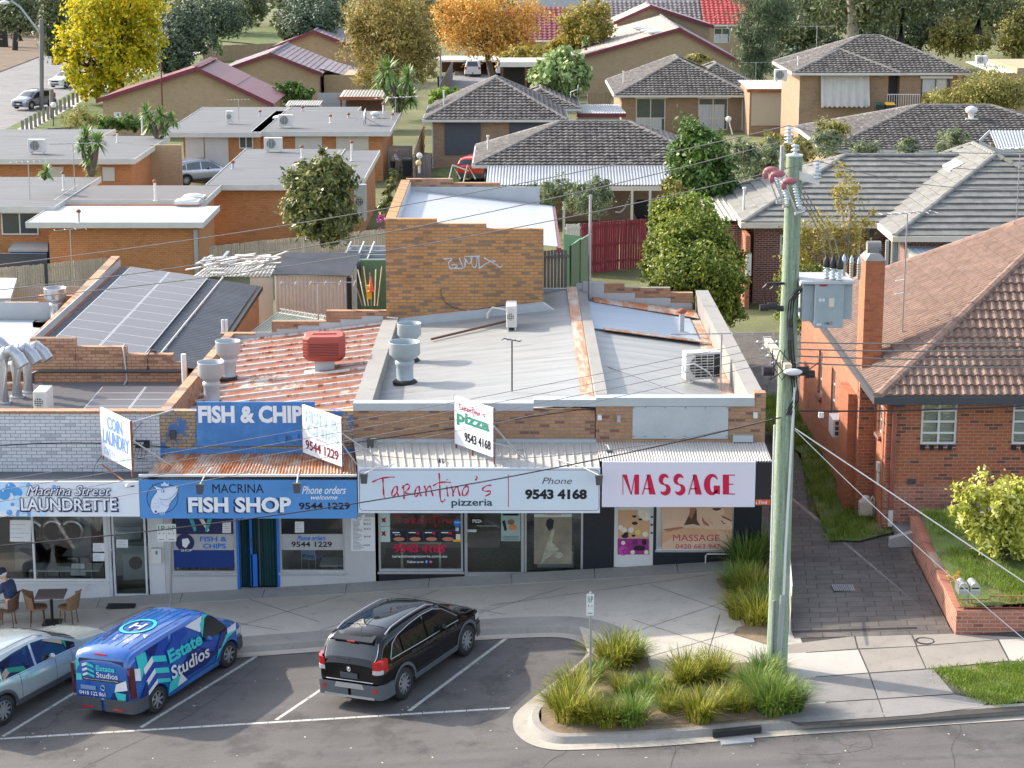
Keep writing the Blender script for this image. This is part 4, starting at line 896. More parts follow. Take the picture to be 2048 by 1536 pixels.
pl.poly(pk(outl),b,.008,0);pl.sk_(outl+[outl[0]],b,1.0,.010,1,1,sc)
pl.sk_([(390,565),(430,600),(560,605),(660,560),(760,440)],b,.9,.011,1,2,sc);pl.sk_([(410,580),(420,650),(470,700),(560,730),(600,700),(650,610)],b,.6,.011,2,2,sc);pl.sk_([(430,680),(500,740),(580,735)],b,.5,.011,2,2,sc)
for x in(470,510,550,590,620):pl.sk_([(x,608),(x-5,660)],b,.35,.011,2,0,sc)
for pts in([(280,600),(350,610)],[(260,680),(370,680)],[(250,750),(310,775),(400,770)],[(330,740),(380,760),(400,700),(350,600)]):pl.sk_(pts,b,.45,.011,2,1,sc)
pl.disc(280+475/10.24,940+425/10.24,4.3,b,.011,2);pl.disc(280+480/10.24,940+428/10.24,3.4,b,.0125,0);pl.disc(280+484/10.24,940+432/10.24,1.6,b,.014,1);pl.disc(280+754/10.24,940+362/10.24,1.0,b,.012,1,r2=1.8);pl.disc(280+325/10.24,940+850/10.24,2.3,b,.012,1)
pl.poly(pk([(430,260),(455,290),(475,265),(505,235),(530,265),(560,285),(590,260),(585,325),(440,325)]),b,.0135,3)
for x in(400,440,480):pl.poly(pk([(x,850),(x+30,850),(x+15,940)]),b,.013,3)
b.bd('shark_emblem',[M.shark,M.ink_navy,M.ink_blue,M.bubble_pale],t)
b=MB();pl.text('MACRINA',(425,968,527,986),b,.006);b.bd('lettering',[M.ink_black],t)['label']='MACRINA in dark capitals'
b=MB();pl.text('FISH SHOP',(374,995,579,1027),b,.006,0,0,.06);pl.text('FISH SHOP',(377,994,582,1025),b,.009,1,0,.04);b.bd('lettering',[M.ink_navy,M.ink_white],t)['label']='FISH SHOP in bold white capitals with dark shadow'
b=MB();pl.text('Phone orders',(604,972,692,988),b,.006,0,.35,.01);pl.text('welcome',(622,990,675,999),b,.006,0,.35,.01);b.bd('lettering',[M.ink_white],t)['label']='Phone orders welcome in white script'
b=MB();pl.text('9544 1229',(598,1005,700,1019),b,.006,0,0,.025);b.bd('lettering',[M.ink_black],t)['label']='9544 1229 in black'
t,q=fsc('fascia_sign','wide pale pizzeria sign with red handwritten name over the awning',716,1200,936,1026,'sign_tar')
b=MB();
def rr(u0,v0,u1,v1,r,mb,w,n,m):
 pts=[]
 for cx,cy,a0 in((u1-r,v0+r,-90),(u1-r,v1-r,0),(u0+r,v1-r,90),(u0+r,v0+r,180)):
  for k in rg(7):a=R(a0+k*15);pts.append((cx+r*math.cos(a),cy+r*math.sin(a)))
 pts.append(pts[0]);pl.sk_(pts,mb,w,n,m,0)
rr(719,940,1198,1021,7,b,1.2,.002,0);b.bd('border_line',[M.ink_darkred],t)
b=MB();sc=(700,900,6.4)
TAR=[[(285,410),(370,370),(460,350),(570,345)],[(420,365),(425,450),(430,560),(440,610)],[(610,470),(565,470),(530,560),(545,600),(585,570),(612,500)],[(605,460),(602,540),(625,600)],[(682,450),(690,540),(692,630)],[(668,490),(700,450),(745,432),(770,465),(735,515),(690,545),(750,560),(825,562)],[(892,465),(850,475),(825,560),(835,605),(875,570),(895,500)],[(885,460),(890,550),(915,592)],[(952,455),(970,520),(975,592)],[(973,540),(995,475),(1030,455),(1040,520),(1065,590)],[(1140,295),(1150,420),(1150,580),(1165,660),(1190,665),(1218,632)],[(1065,460),(1120,420),(1200,408),(1290,415)],[(1238,465),(1245,540),(1255,597)],[(1243,374),(1247,384)],[(1298,460),(1315,530),(1320,595)],[(1318,550),(1345,485),(1378,462),(1388,520),(1410,592)],[(1490,455),(1440,510),(1435,580),(1475,590),(1520,520),(1515,470),(1485,455)],[(1615,335),(1635,350),(1605,388)],[(1810,450),(1740,455),(1680,510),(1740,530),(1805,520),(1795,560),(1728,592)]]
for s_ in TAR:pl.sk_(s_,b,3.6,.003,0,2,sc,True)
b.bd('lettering',[M.ink_red],t)['label']="Tarantino's in red handwriting"
b=MB();pl.text('pizzeria',(903,998,985,1016),b,.005,0,0,.018);b.bd('lettering',[mat('ink_slate',(.03,.06,.09),.5,0)],t)['label']='pizzeria in dark slate'
b=MB();pl.rect(1016,949,1017.5,1014,b,.003);b.bd('divider_line',[M.ink_red],t)
b=MB();pl.text('Phone',(1084,955,1144,968),b,.005,0,.3,-.005);b.bd('lettering',[M.ink_black],t)['label']='Phone in thin script'
b=MB();pl.text('9543 4168',(1050,978,1174,999),b,.005,0,0,.05);b.bd('lettering',[M.ink_black],t)['label']='9543 4168 in bold black'
t,q=fsc('fascia_sign','lilac white MASSAGE sign with large crimson capitals',1204,1510,924,1014,'sign_lilac',th=.07)
b=MB()
def mass(u0,v0,u1,v1,pl_,mb,n,m,k=1.0):
 ws={'M':(0,1),'A':(0,.84),'S':(0,.72),'G':(0,.92),'E':(0,.74)};word='MASSAGE';tot=sum(ws[c][1]for c in word)+.17*6;sc_=(u1-u0)/tot;x=u0;H=v1-v0
 def q_(p):pl_.poly([(x+a*w,v0+c*H)for a,c in p],mb,n,m)
 def arc(cx,cy,rx,ry,a0,a1,w0,w1):
  N=12;
  for i in rg(N):
   f0,f1=i/N,(i+1)/N;o=[]
   for f,sgn in((f0,1),(f1,1),(f1,-1),(f0,-1)):
    a=R(lerp(a0,a1,f));wd=lerp(w0,w1,abs(math.sin(math.pi*f)));o.append((cx+(rx+sgn*wd/2)*math.cos(a),cy+(ry+sgn*wd/2*.62)*math.sin(a)))
   q_(o)
 for c in word:
  w=ws[c][1]*sc_;th=.38*sc_/w;tn=.045*sc_/w
  if c=='M':th*=.72;q_([(0,1),(tn,1),(tn,0),(0,0)]);q_([(.0,0),(th*.95,0),(.56,1),(.50,1)]);q_([(.50,1),(.56,1),(1-th,.0+.25),(1-th,0)]);q_([(1-th,1),(1,1),(1,0),(1-th,0)])
  if c=='A':q_([(0,1),(tn*1.6,1),(.5,0),(.42,0)]);q_([(1-th*1.05,1),(1,1),(.62,0),(.34,0)]);q_([(.2,.68),(.62,.68),(.62,.74),(.18,.74)])
  if c=='S':arc(.52,.27,.33,.22,-25,-270,.08,.40);arc(.48,.73,.35,.22,-90,150,.08,.42)
  if c=='G':arc(.52,.5,.38,.46,-35,-325,.08,.42);q_([(1-th,.55),(1,.55),(1,1),(1-th,.92)])
  if c=='E':q_([(0,1),(th,1),(th,0),(0,0)]);q_([(th,.0),(1,0),(1,.055),(th,.055)]);q_([(th,.46),(.86,.46),(.86,.515),(th,.515)]);q_([(th,.945),(1,.945),(1,1),(th,1)])
  x+=w+.17*sc_
mass(1245,949,1470,989,pl,b,.006,0);b.bd('lettering',[M.ink_red],t)['label']='MASSAGE in crimson capitals'
t,q=fsc('side_sign','black end panel with a thin orange red strip beside the massage sign',1511,1541,925,1012,'black');b=MB();pl.rect(1511,999,1541,1010,b,.003);b.bd('red_strip',[M.ink_orange],t);b=MB();pl.text('s Find',(1511,1001,1534,1008),b,.005);b.bd('lettering',[M.ink_white],t)
# FISH & CHIPS painted board on the parapet
pw=fp(YF-.06);t=TH('painted_board','blue painted board reading FISH & CHIPS on the parapet','sign',(X(510,890,YF),YF-.06,Z(895,YF)));b=MB();b.hexa([(X(394,u,YF),YF-.058,Z(u,YF))for u in(892,)]+[(X(630,886,YF),YF-.058,Z(890,YF)),(X(630,886,YF),YF-.002,Z(890,YF)),(X(394,892,YF),YF-.002,Z(892,YF))],[(X(394,803,YF),YF-.058,Z(803,YF)),(X(630,803,YF),YF-.058,Z(803,YF)),(X(630,803,YF),YF-.002,Z(803,YF)),(X(394,803,YF),YF-.002,Z(803,YF))]);b.bd('board',M.sign_blue2,t)
b=MB();pw.text('FISH & CHIPS',(397,811,622,846),b,.006,0,0,.045);b.bd('lettering',[M.ink_white],t)
b=MB();
for u0,v0,u1,v1 in((557,868,573,884),(585,866,597,880)):b.box(X(u0,v0,YF),X(u1,v0,YF),YF-.2,YF-.06,Z(v1,YF),Z(v0,YF))
tag(b.bd('junction_boxes',M.sign_blue2),'pair of blue painted electrical boxes below the FISH lettering','junction box')
# projecting blade signs
def blade(name,label,c,Yr,rows,legs,gm='rust'):
 zt=Z(c[1][1],Yr);Yl=YZ(c[0][1],zt);A=Vx((X(*c[0],Yl),Yl,0));B=Vx((X(*c[1],Yr),Yr,0));zb=Z(c[2][1],Yr);U=(B-A).normalized();N=Vx((U.y,-U.x,0));
 if N.y>0:N=-N
 t=TH(name,label,'sign',(A.x,A.y,zb));L=(B-A).length;pl_=Plane((A.x,A.y,zb),U,N);b=MB();O=Vx((A.x,A.y,zb));H=zt-zb
 r1=[O,O+U*L,O+U*L-N*.05,O-N*.05];b.hexa(r1,[p+Vx((0,0,H))for p in r1]);b.bd('board',M.sign_white,t)
 b=MB()
 for a0,a1,in((0,.012),(L-.012,L)):
  r1=[O+U*a0+N*.004,O+U*a1+N*.004,O+U*a1-N*.054,O+U*a0-N*.054];b.hexa([p-Vx((0,0,.01))for p in r1],[p+Vx((0,0,H+.01))for p in r1])
 b.bd('frame_edge',M[gm],t)
 for st,a0,a1,b0,b1,mt,sh,bo in rows:b=MB();pl_.tab(st,a0*L,a1*L,b0*H,b1*H,b,.008,0,sh,bo);b.bd('lettering',[M[mt]],t)['label']=st
 b=MB()
 for a,z in legs:p=O+U*(a*L)-N*.025;b.tube([(p.x,p.y,z),(p.x,p.y,zb+.02)],.02,6)
 b.bd('legs',M[gm if gm!='rust' else 'rust'],t);return t,O,U,N,L,H,pl_
z0=za(958)
t,O,U,N,L_,H,p_=blade('blade_sign','white COIN LAUNDRY blade sign on a rusty frame',((199,814),(260,843),(264,941)),46.15,[('COIN',.24,.74,.62,.90,'ink_blue',0,.03),('LAUNDRY',.08,.94,.29,.60,'ink_blue',0,.03),('OPEN 7 DAYS',.10,.96,.06,.22,'ink_pale',0,.01)],[(0.02,z0+.05),(.5,z0+.2),(.97,z0)])
b=MB();b.tube([O+Vx((0,0,-.25)),O+U*L_+Vx((0,0,-.4))],.02,6);p0=O+U*L_*.98+Vx((0,0,.75));b.tube([p0,P(350,937,Y=47)],.022,6,1);b.tube([O+U*L_*.9+Vx((0,0,H-.1)),P(347,820,Y=48)],.022,6,1);b.tube([O+U*L_+Vx((.12,0,-.35)),P(262,973,Y=45.9)],.018,6);b.ball(P(255,972,Y=45.9),.055,10,2);b.bd('stay_bars',[M.rust,M.colorbond,M.white],t)
t,O,U,N,L_,H,p_=blade('blade_sign','white FISH & CHIPS blade sign with phone number',((603,809),(683,836),(685,934)),46.2,[('FISH &',.08,.92,.68,.93,'ink_pale',0,.03),('CHIPS',.12,.92,.44,.66,'ink_pale',0,.03),('phone',.36,.62,.345,.42,'ink_blue',0,0),('9544 1229',.09,.91,.10,.30,'ink_darkred',0,.02)],[(0.02,z0+.2),(.5,z0+.1),(.99,z0)],'maroon')
b=MB();b.tube([O+U*L_+Vx((0,0,.8)),P(741,906,Y=47.4)],.02,6);b.tube([O+U*L_+Vx((0,0,.55)),P(714,930,Y=46.4)],.018,6);b.tube([O+Vx((0,0,-.35)),O+U*L_+Vx((0,0,-.32))],.02,6);b.bd('stay_bars',[M.colorbond],t)
t,O,U,N,L_,H,p_=blade('blade_sign',"white pizza blade sign with green lettering and phone number",((908,791),(987,817),(987,915)),46.25,[('pizza',.07,.90,.42,.72,'ink_green',0,.035),('9543 4168',.27,.93,.12,.32,'ink_black',0,.03)],[(.03,z0+.2),(.45,z0+.1),(.99,z0)],'maroon')
b=MB();sx,sy=L_*.72/1560,.19
for s_ in TAR:
 q_=chk([Vx((x,y))for x,y in s_],1);b.tube([p_.at(L_*.08+(v.x-270)*sx,H*.90-(v.y-300)*sy/340,.008)for v in q_],.0075,4)
b.bd('lettering',[M.ink_red],t)['label']="Tarantino's in small red handwriting"
b=MB();b.tube([O+U*L_+Vx((0,0,.75)),P(1052,925,Y=47)],.02,6);b.tube([O+U*L_+Vx((0,0,.35)),P(1045,900,Y=47.4)],.02,6);b.tube([O+Vx((0,0,-.25)),O+U*L_+Vx((0,0,-.22))],.022,6);b.bd('stay_bars',[M.colorbond],t)
# spotlights on the fascias
def spot(label,u,v,Y,back,col='dark_metal',s=1.0):
 p=P(u,v,Y=Y);t=TH('spotlight',label,'spotlight',tuple(p));b=MB();b.hexa([p+Vector(q)*s for q in((-.07,-.06,-.11),(.07,-.06,-.11),(.07,.05,-.06),(-.07,.05,-.06))],[p+Vector(q)*s for q in((-.09,-.04,.11),(.09,-.04,.11),(.09,.09,.11),(-.09,.09,.11))]);b.bd('lamp_housing',M[col],t);b=MB();q=P(back[0],back[1],Y=back[2]);b.tube([p+Vx((0,.03,.1)),lerp(p,q,.4)+Vx((0,0,.12)),q],.016,6);b.bd('bracket',M.offwhite,t)
spot('grey spotlight left of the word MACRINA',400,978,YA-.45,(425,935,46.6));spot('grey spotlight over the word orders',594,976,YA-.45,(600,936,46.5));spot('dark floodlight at the left end of the pizzeria sign',728,957,YA-.35,(790,928,46.4));spot('dark floodlight at the right end of the pizzeria sign',1198,960,YA-.35,(1108,917,46.6));spot('small round floodlight on the massage awning',1219,908,46.9,(1210,890,47.4),s=.8);spot('dark box lamp on the parapet left of the pizzeria roof',741,888,47.6,(760,884,47.9));spot('tiny tilted floodlight on the pizzeria awning',882,924,46.5,(884,932,46.4),s=.7)
b=MB();p=P(722,1048,Y=46.3);b.tube([P(727,1026,Y=46.3),p],.05,10);tag(b.bd('security_camera',M.white),'white tube light hanging under the pizzeria sign corner','lamp')
b=MB();p=P(285,888,Y=YF-.05);b.box(p.x-.17,p.x+.17,YF-.09,YF-.003,p.z-.09,p.z+.09,0);o=b.bd('shop_label_box',M.black)
t=o;tag(o,'small black SHOP box on the white brick with hanging cables','junction box');b=MB();fp(YF-.09).text('SHOP',(270,884,287,891),b,.004,0,0,.02);b.bd('lettering',M.ink_white,o)
for i in rg(5):pass
b=MB()
for k in rg(4):u=268+k*7;b.tube([P(u+4,896,Y=YF-.05),P(u,912,Y=YF-.06),P(u-6+k*2,918,Y=YF-.06),P(262,915,Y=YF-.04)],.006,4)
b.tube([P(203,912,Y=47),P(190,930,Y=47.2),P(185,955,Y=46.8)],.008,4);b.tube([P(265,880,Y=YF-.04),P(268,862,Y=YF-.1),P(285,845,Y=YF-.05)],.007,4)
tag(b.bd('loose_cables',M.wire_dark),'loose black cables hanging on the white brick parapet','cables')
for lab,u,v,w,h,c in(('dark meter box on the peeling blue brick',347,868,11,16,'charcoal'),('white box on the pizzeria parapet',1199,833,8,9,'white'),('grey fuse box right of the white box',1237,835,7,14,'grey_metal'),('small white box on the right brick pier',1510,829,8,10,'white'),('grey metal box above the massage awning',1485,875,40,13,'flash')):
 b=MB();b.box(X(u-w/2,v,YF),X(u+w/2,v,YF),YF-.14,YF-.003,Z(v+h/2,YF),Z(v-h/2,YF));tag(b.bd('junction_box',M[c]),lab,'junction box')
 # ---- decals and posters on the glass
pg=fp(YF+.066)
def pst(name,label,u0,v0,u1,v1,m,pl_=pg,extra=None,cat='poster',lines=0,n=.003):
 t=TH(name,label,cat,tuple(pl_.at(*pl_.uv(u0,v1))));b=MB();pl_.rect(u0,v0,u1,v1,b,n);b.bd('sheet',[M[m]if isinstance(m,str)else m],t)
 if lines:
  b=MB()
  for i in rg(lines):vv=lerp(v0,v1,(i+1)/(lines+1));pl_.rect(u0+2,vv,lerp(u0+4,u1-2,rU(.5,1)),vv+.8,b,n+.002)
  b.bd('text_lines',[M.grey_metal],t)
 if extra:extra(t,pl_)
 return t
def mk(fn):return fn
po=fp(YF-.002)
def e_(t,p):
 b=MB();p.text('MASSAGE',(1346,1069,1439,1082),b,.012);p.text('0420 663 947',(1351,1088,1440,1097),b,.012,0);b.bd('lettering',[mat('ink_rose',(.50,.05,.10),.5,0)],t)
mat('p_skin',(.62,.36,.21),.45,.12,1.6);mat('p_skin2',(.70,.47,.33),.45,.1,2);mat('p_skin3',(.36,.17,.09),.45,.1,2);mat('p_hair',(.10,.045,.03),.45,.2,5);mat('p_lip',(.42,.12,.10),.4,0);mat('p_mag',(.33,.03,.22),.45,.25,6);mat('p_cream',(.75,.68,.58),.45,.15,6)
def photo(t,p):
 sc=(1190,1000,5.85);q=lambda L:[(1190+x/5.85,1000+y/5.85)for x,y in L];b=MB()
 def rr_(L,m,n):p.poly(q(L),b,n,m)
 rr_([(780,90),(1110,90),(1130,220),(1040,300),(900,330),(790,370)],1,.006)
 rr_([(1110,150),(1190,110),(1190,230),(1230,300),(1150,280),(1040,295)],3,.008);rr_([(1110,90),(1190,90),(1130,220),(1100,190)],2,.010)
 rr_([(1190,90),(1602,90),(1602,320),(1450,345),(1330,340),(1240,310),(1195,240)],1,.012)
 rr_([(1500,90),(1602,90),(1602,240),(1480,190),(1520,150)],0,.014);rr_([(1475,175),(1600,235),(1600,252),(1490,200)],3,.016);rr_([(1370,92),(1475,92),(1470,110),(1420,125),(1380,112)],3,.016)
 rr_([(1255,190),(1280,240),(1330,280),(1330,305),(1270,280),(1252,235)],4,.016);rr_([(1480,225),(1500,262),(1545,278),(1500,275),(1478,250)],3,.016);rr_([(1330,190),(1340,260),(1375,290),(1385,270),(1350,240)],0,.016)
 rr_([(780,370),(960,320),(1240,330),(1600,345),(1602,430),(1300,430),(900,440),(780,520)],0,.010);rr_([(790,340),(1010,310),(1040,325),(850,370)],2,.014)
 for k in rg(4):rr_([(1400+k*30,360+k*22),(1600,400+k*30),(1600,412+k*30),(1400+k*26,375+k*24)],1,.013+.0004*k)
 b.bd('picture',[M.p_skin,M.p_skin2,M.p_skin3,M.p_hair,M.p_lip],t);e_(t,p)
pst('window_poster','large MASSAGE window poster of a resting woman',1324,1014,1464,1098,'p_skin2',po,photo)
def photo2(t,p):
 sc=5.85;q=lambda L:[(1190+x/5.85,1000+y/5.85)for x,y in L];b=MB()
 def rr_(L,m,n):p.poly(q(L),b,n,m)
 rr_([(265,450),(630,450),(630,638),(265,638)],1,.007);rr_([(505,110),(640,110),(640,250),(540,230),(500,160)],2,.008);rr_([(540,260),(640,230),(640,350),(560,350),(530,310)],0,.009)
 for k,(x,y,r)in enumerate(((300,320,32),(340,350,34),(420,350,36),(590,400,34),(330,500,26),(440,610,28),(600,610,28))):p.disc(1190+x/5.85,1000+y/5.85,r/5.85,b,.010+.0006*k,2)
 for k,(x,y,r)in enumerate(((465,270,36),(530,225,24),(460,190,26),(350,420,44),(365,390,30),(450,415,24))):p.disc(1190+x/5.85,1000+y/5.85,r/5.85,b,.016+.0006*k,3,r2=r/5.85*.6)
 p.disc(1190+330/5.85,1000+590/5.85,62/5.85,b,.0205,4);p.disc(1190+350/5.85,1000+600/5.85,34/5.85,b,.0215,1);p.disc(1190+352/5.85,1000+602/5.85,16/5.85,b,.0225,4)
 p.disc(1190+520/5.85,1000+560/5.85,75/5.85,b,.0205,3,r2=6);p.disc(1190+465/5.85,1000+490/5.85,36/5.85,b,.0205,5);p.disc(1190+575/5.85,1000+490/5.85,30/5.85,b,.0205,3,r2=7);p.disc(1190+500/5.85,1000+375/5.85,34/5.85,b,.0198,6)
 b.bd('picture',[M.p_skin,M.p_mag,M.p_cream,M.black,mat('p_pink',(.55,.06,.38),.5,.2,8),mat('p_violet',(.15,.02,.16),.5),mat('p_yel',(.75,.6,.15),.5)],t)
pst('door_poster','spa poster of stones, petals and magenta towels on the white door',1236,1020,1299,1109,'p_skin',fp(YF+.028),photo2)
def menu(t,p):
 b=MB()
 for i,v in enumerate((1046,1056,1071,1088)):p.text(('$23','$43','$48','ASK')[i],(728,v,741,v+4),b,.006,0)
 for i in rg(22):v=1043+i*2.6;p.rect(706,v,706+rU(8,24),v+.7,b,.006)
 b.bd('text_lines',[M.ink_black],t);b=MB();p.text("Tarantino's",(712,1037,740,1041),b,.006,0,.3);b.bd('lettering',[M.ink_red],t)
pst('menu_board','white pizza menu sheet on the grey pier',702,1034,750,1102,'sign_white',fp(YF-.004),menu)
t=TH('window_lettering','red and white pizzeria lettering on the left shop window','lettering',tuple(pg.at(*pg.uv(780,1130))))
b=MB();pg.text('9543',(788,1088,836,1105),b,.004,0,0,.03);pg.text('4168',(843,1088,890,1105),b,.004,0,0,.03)
for s_ in TAR[:17]:pg.sk_([(783+(x-270)*.098,1024+(y-290)*.075)for x,y in s_],b,1.5,.005,0,1)
b.bd('red_lettering',[M.ink_red],t);b=MB();pg.text('tarantinospizzeria.com.au',(784,1110,894,1116.5),b,.004,0,0,.01);pg.text('Follow us on',(815,1121,847,1126),b,.004,0,0,.01);b.bd('white_lettering',[M.ink_white],t)
b=MB();pg.disc(853,1123.5,3.4,b,.003,0);pg.disc(861.5,1123.5,2.8,b,.003,2);pg.text('f',(852,1121,854.5,1126),b,.005,1);b.bd('social_icons',[M.bright_blue,M.ink_white,mat('ink_pink',(.6,.2,.4),.5)],t)
def pizza(t,p):
 b=MB()
 for i in rg(4):
  u0=783+i*32.5;p.rect(u0,1062,u0+31,1083,b,.005,0);p.disc(u0+15,1078,12,b,.007,1,r2=4.5);p.rect(u0+2,1064,u0+16,1066,b,.007,2)
  if i:p.disc(u0+20,1066,3.6,b,.009,3)
 p.text('$25.90',(790,1068,801,1071),b,.008,2);b.bd('pizza_pictures',[M.ink_black,mat('p_pizza',(.50,.22,.13),.5,.3,40),M.ink_white,M.ink_red],t)
pst('window_poster','strip of four pizza deal pictures in the pizzeria window',781,1060,914,1084,'navy_cloth',pg,pizza)
def star(t,p):
 b=MB();v0=t['v0'];c=(768,v0+14);pts=[(c[0]+(7 if k%2 else 3.2)*math.cos(k*.7+.3),c[1]+(7 if k%2 else 3.2)*math.sin(k*.7+.3))for k in rg(9)];p.poly(pts,b,.006);p.text('K',(765,v0+10,771,v0+18),b,.008,1,0,.03);b.bd('emblem',[M.ink_red,M.ink_black],t)
mat('p_mint',(.50,.62,.58),.6,.05)
for k,v0 in enumerate((1026,1053)):t=pst('window_poster',['upper pale green card with a red star in the pizzeria window','lower pale green card with a red star in the pizzeria window'][k],757,v0,780,v0+(26 if k==0 else 31),'p_mint',pg);t['v0']=v0;star(t,pg);del t['v0']
def badge(t,p):b=MB();p.disc(915,1046,8.5,b,.006,0);p.text('OPEN',(909,1043,921,1046),b,.008,1,0,.02);p.rect(911,1055,918,1062,b,.006,2);p.rect(906,1079,924,1083.5,b,.006,3);p.rect(912,1068,921,1079,b,.006,4);b.bd('badges',[M.bright_blue,M.ink_white,M.ink_pale,M.lid_yellow,M.p_cream],t)
pst('window_badges','round blue badge and yellow sticker at the window edge',914,1045,916,1047,'ink_white',pg,badge)
def tp(t,p):b=MB();p.text('TPIZZA',(944,1039,963,1045),b,.008,0,.2,.02);b.bd('lettering',[M.ink_white],t)
pst('door_sticker','black TPIZZA sticker on the glass door',942,1037,965,1047,'ink_black',pg,tp)
def c_(t,p):b=MB();p.text('MONDAY & TUESDAY  CLOSED',(954,1050.5,993,1053),b,.004,0,.2);p.rect(934,1059,953,1064,b,.004);b.bd('lettering',[M.ink_white],t)
pst('door_sticker','small white MONDAY & TUESDAY CLOSED lettering on the glass door',973,1051,973.5,1051.5,'ink_white',pg,c_)
def pz(t,p):b=MB();p.disc(1022,1044,8,b,.006,0,r2=6.5);p.disc(1026,1055,9,b,.008,1,r2=6);p.poly([(1005,1042),(1010,1040),(1015,1060),(1010,1062)],b,.007,2);p.text('TPIZZA',(1007,1030,1036,1034),b,.006,2);
def pz2(t,p):
 b=MB();p.disc(1022,1044,8,b,.006,0,r2=6.5);p.disc(1026,1055,9,b,.008,1,r2=6);p.poly([(1004,1042),(1010,1040),(1014,1060),(1009,1062)],b,.007,2);p.rect(1005,1027,1037,1031,b,.006,2)
 for i in rg(3):p.rect(1006,1072+i*3,1038,1073+i*3,b,.006,2)
 b.bd('picture',[mat('p_dough',(.55,.36,.22),.5,.3,30),mat('p_sauce',(.62,.20,.06),.5,.25,30),M.ink_black],t)
pst('door_poster','pale poster with two pizzas on the glass door',1002,1025,1041,1082,'p_mint',pg,pz2)
def pan(t,p):
 b=MB();p.rect(1068,1028,1144,1034,b,.007,3);p.text("Tarantino's",(1088,1026,1122,1031),b,.009,4);
 p.poly([(1100,1036),(1108,1040),(1106,1056),(1098,1062),(1092,1050),(1093,1040)],b,.008,1);p.poly([(1104,1060),(1110,1058),(1104,1085),(1118,1098),(1106,1108),(1092,1118),(1082,1128),(1088,1105),(1096,1080)],b,.007,2);p.disc(1117,1110,9,b,.007,2,r2=7)
 b.bd('picture',[M.interior,M.black,mat('p_pale',(.36,.36,.27),.5,.4,5),M.p_mint,M.ink_red],t)
mat('p_sepia',(.23,.20,.15),.5,.35,2)
pst('window_poster','sepia poster of a figure in pale light in the right pizzeria window',1068,1026,1144,1128,'p_sepia',pg,pan)
# fish shop glazing
def fw(t,p):b=MB();p.text('FISH &',(400,1073,454,1083),b,.006,0,0,.03);p.text('CHIPS',(406,1087,452,1097),b,.006,0,0,.03);p.disc(370,1085,20,b,.006,1);p.poly([(364,1078),(376,1076),(380,1084),(372,1096),(365,1092)],b,.009,2);p.text('SHOP',(362,1098,384,1103),b,.009,2);b.bd('lettering',[M.bright_blue,M.ink_navy,M.ink_white],t)
pst('window_band','grey FISH & CHIPS band with round shark badge on the left fish shop window',344,1068,470,1100,'colorbond',pg,fw)
b=MB();pg.rect(344,1100,470,1135,b,.001);tag(b.bd('blue_screen',[mat('deepblue',(.01,.04,.20),.4,.1)]),'deep blue film across the lower left fish shop window','window film')
t=TH('window_poster','dark blue fish picture at the top of the left fish shop window','poster',tuple(pg.at(*pg.uv(400,1066))));b=MB();pg.rect(352,1038,470,1067,b,.002,0)
for k,(x,dx)in enumerate(((378,8),(398,14),(415,-6))):pg.poly([(x,1038),(x+9,1038),(x+dx+7,1060),(x+dx+3,1064),(x+dx+1,1060)],b,.004+.001*k,1+k%2)
b.bd('sheet',[M.ink_navy,mat('p_teal',(.05,.40,.42),.5,.3,8),M.p_cream],t)
for k,(u0,v0,u1,v1,lab)in enumerate(((445,1043,462,1066,'white notice in the left fish shop window'),(590,1043,608,1065,'white notice in the right fish shop window'),(186,1086,209,1103,'NOW OPEN card on the laundrette glass'),(186,1106,209,1122,'lower white card on the laundrette glass'),(233,1079,256,1095,'no smoking card on the laundrette door'),(20,1040,62,1083,'laundry instruction sheet on the left glass'))):pst('notice',lab,u0,v0,u1,v1,'sign_white',pg,None,'notice',4,.006)
def rw(t,p):b=MB();p.text('Phone orders',(594,1071,651,1081),b,.006,0,.35,.03);b.bd('lettering',[M.bright_blue],t)['label']='Phone orders in blue script';b=MB();p.text('9544 1229',(583,1083,664,1094),b,.006,0,0,.025);b.bd('lettering',[M.ink_black],t)['label']='9544 1229'
pst('window_band','grey phone orders band on the right fish shop window',560,1068,689,1100,'colorbond',pg,rw)
# ---- things inside the shops
def table(u,v,Y,w,d,lab,m='table_white'):
 p=P(u,v,Y=Y);t=TH('table',lab,'table',(p.x,Y,p.z-.74));b=MB();b.box(-w/2,w/2,-d/2,d/2,.70,.74);b.bd('table_top',M[m],t,lc=True,bevel=.01);b=MB();b.tube([(0,0,0),(0,0,.7)],.04,8);b.box(-.2,.2,-.2,.2,0,.03);b.bd('leg',M.alu,t,lc=1);return t
def chair(x,y,z,lab,m,fm,rot=0,seat=.45,grp=None):
 t=TH('chair',lab,'chair',(x,y,z),grp);b=MB();b.box(-.2,.2,-.2,.2,seat-.02,seat+.02);b.bd('seat',M[m],t,lc=True,bevel=.02)
 b=MB();pts=[]
 b.hexa([(-.2,.19,seat+.12),(.2,.19,seat+.12),(.2,.22,seat+.12),(-.2,.22,seat+.12)],[(-.16,.24,seat+.42),(.16,.24,seat+.42),(.16,.27,seat+.42),(-.16,.27,seat+.42)]);b.bd('backrest',M[m],t,lc=True,bevel=.015)
 for sx in(-.19,.19):
  b=MB();b.tube([(sx,-.2,0),(sx,-.19,seat),(sx*.95,.1,seat+.0)],.013,6);b.bd('leg',M[fm],t,lc=1);b=MB();b.tube([(sx,.24,0),(sx,.2,seat),(sx*.9,.25,seat+.4)],.013,6);b.bd('leg',M[fm],t,lc=1)
 t.rotation_euler.z=rot;return t
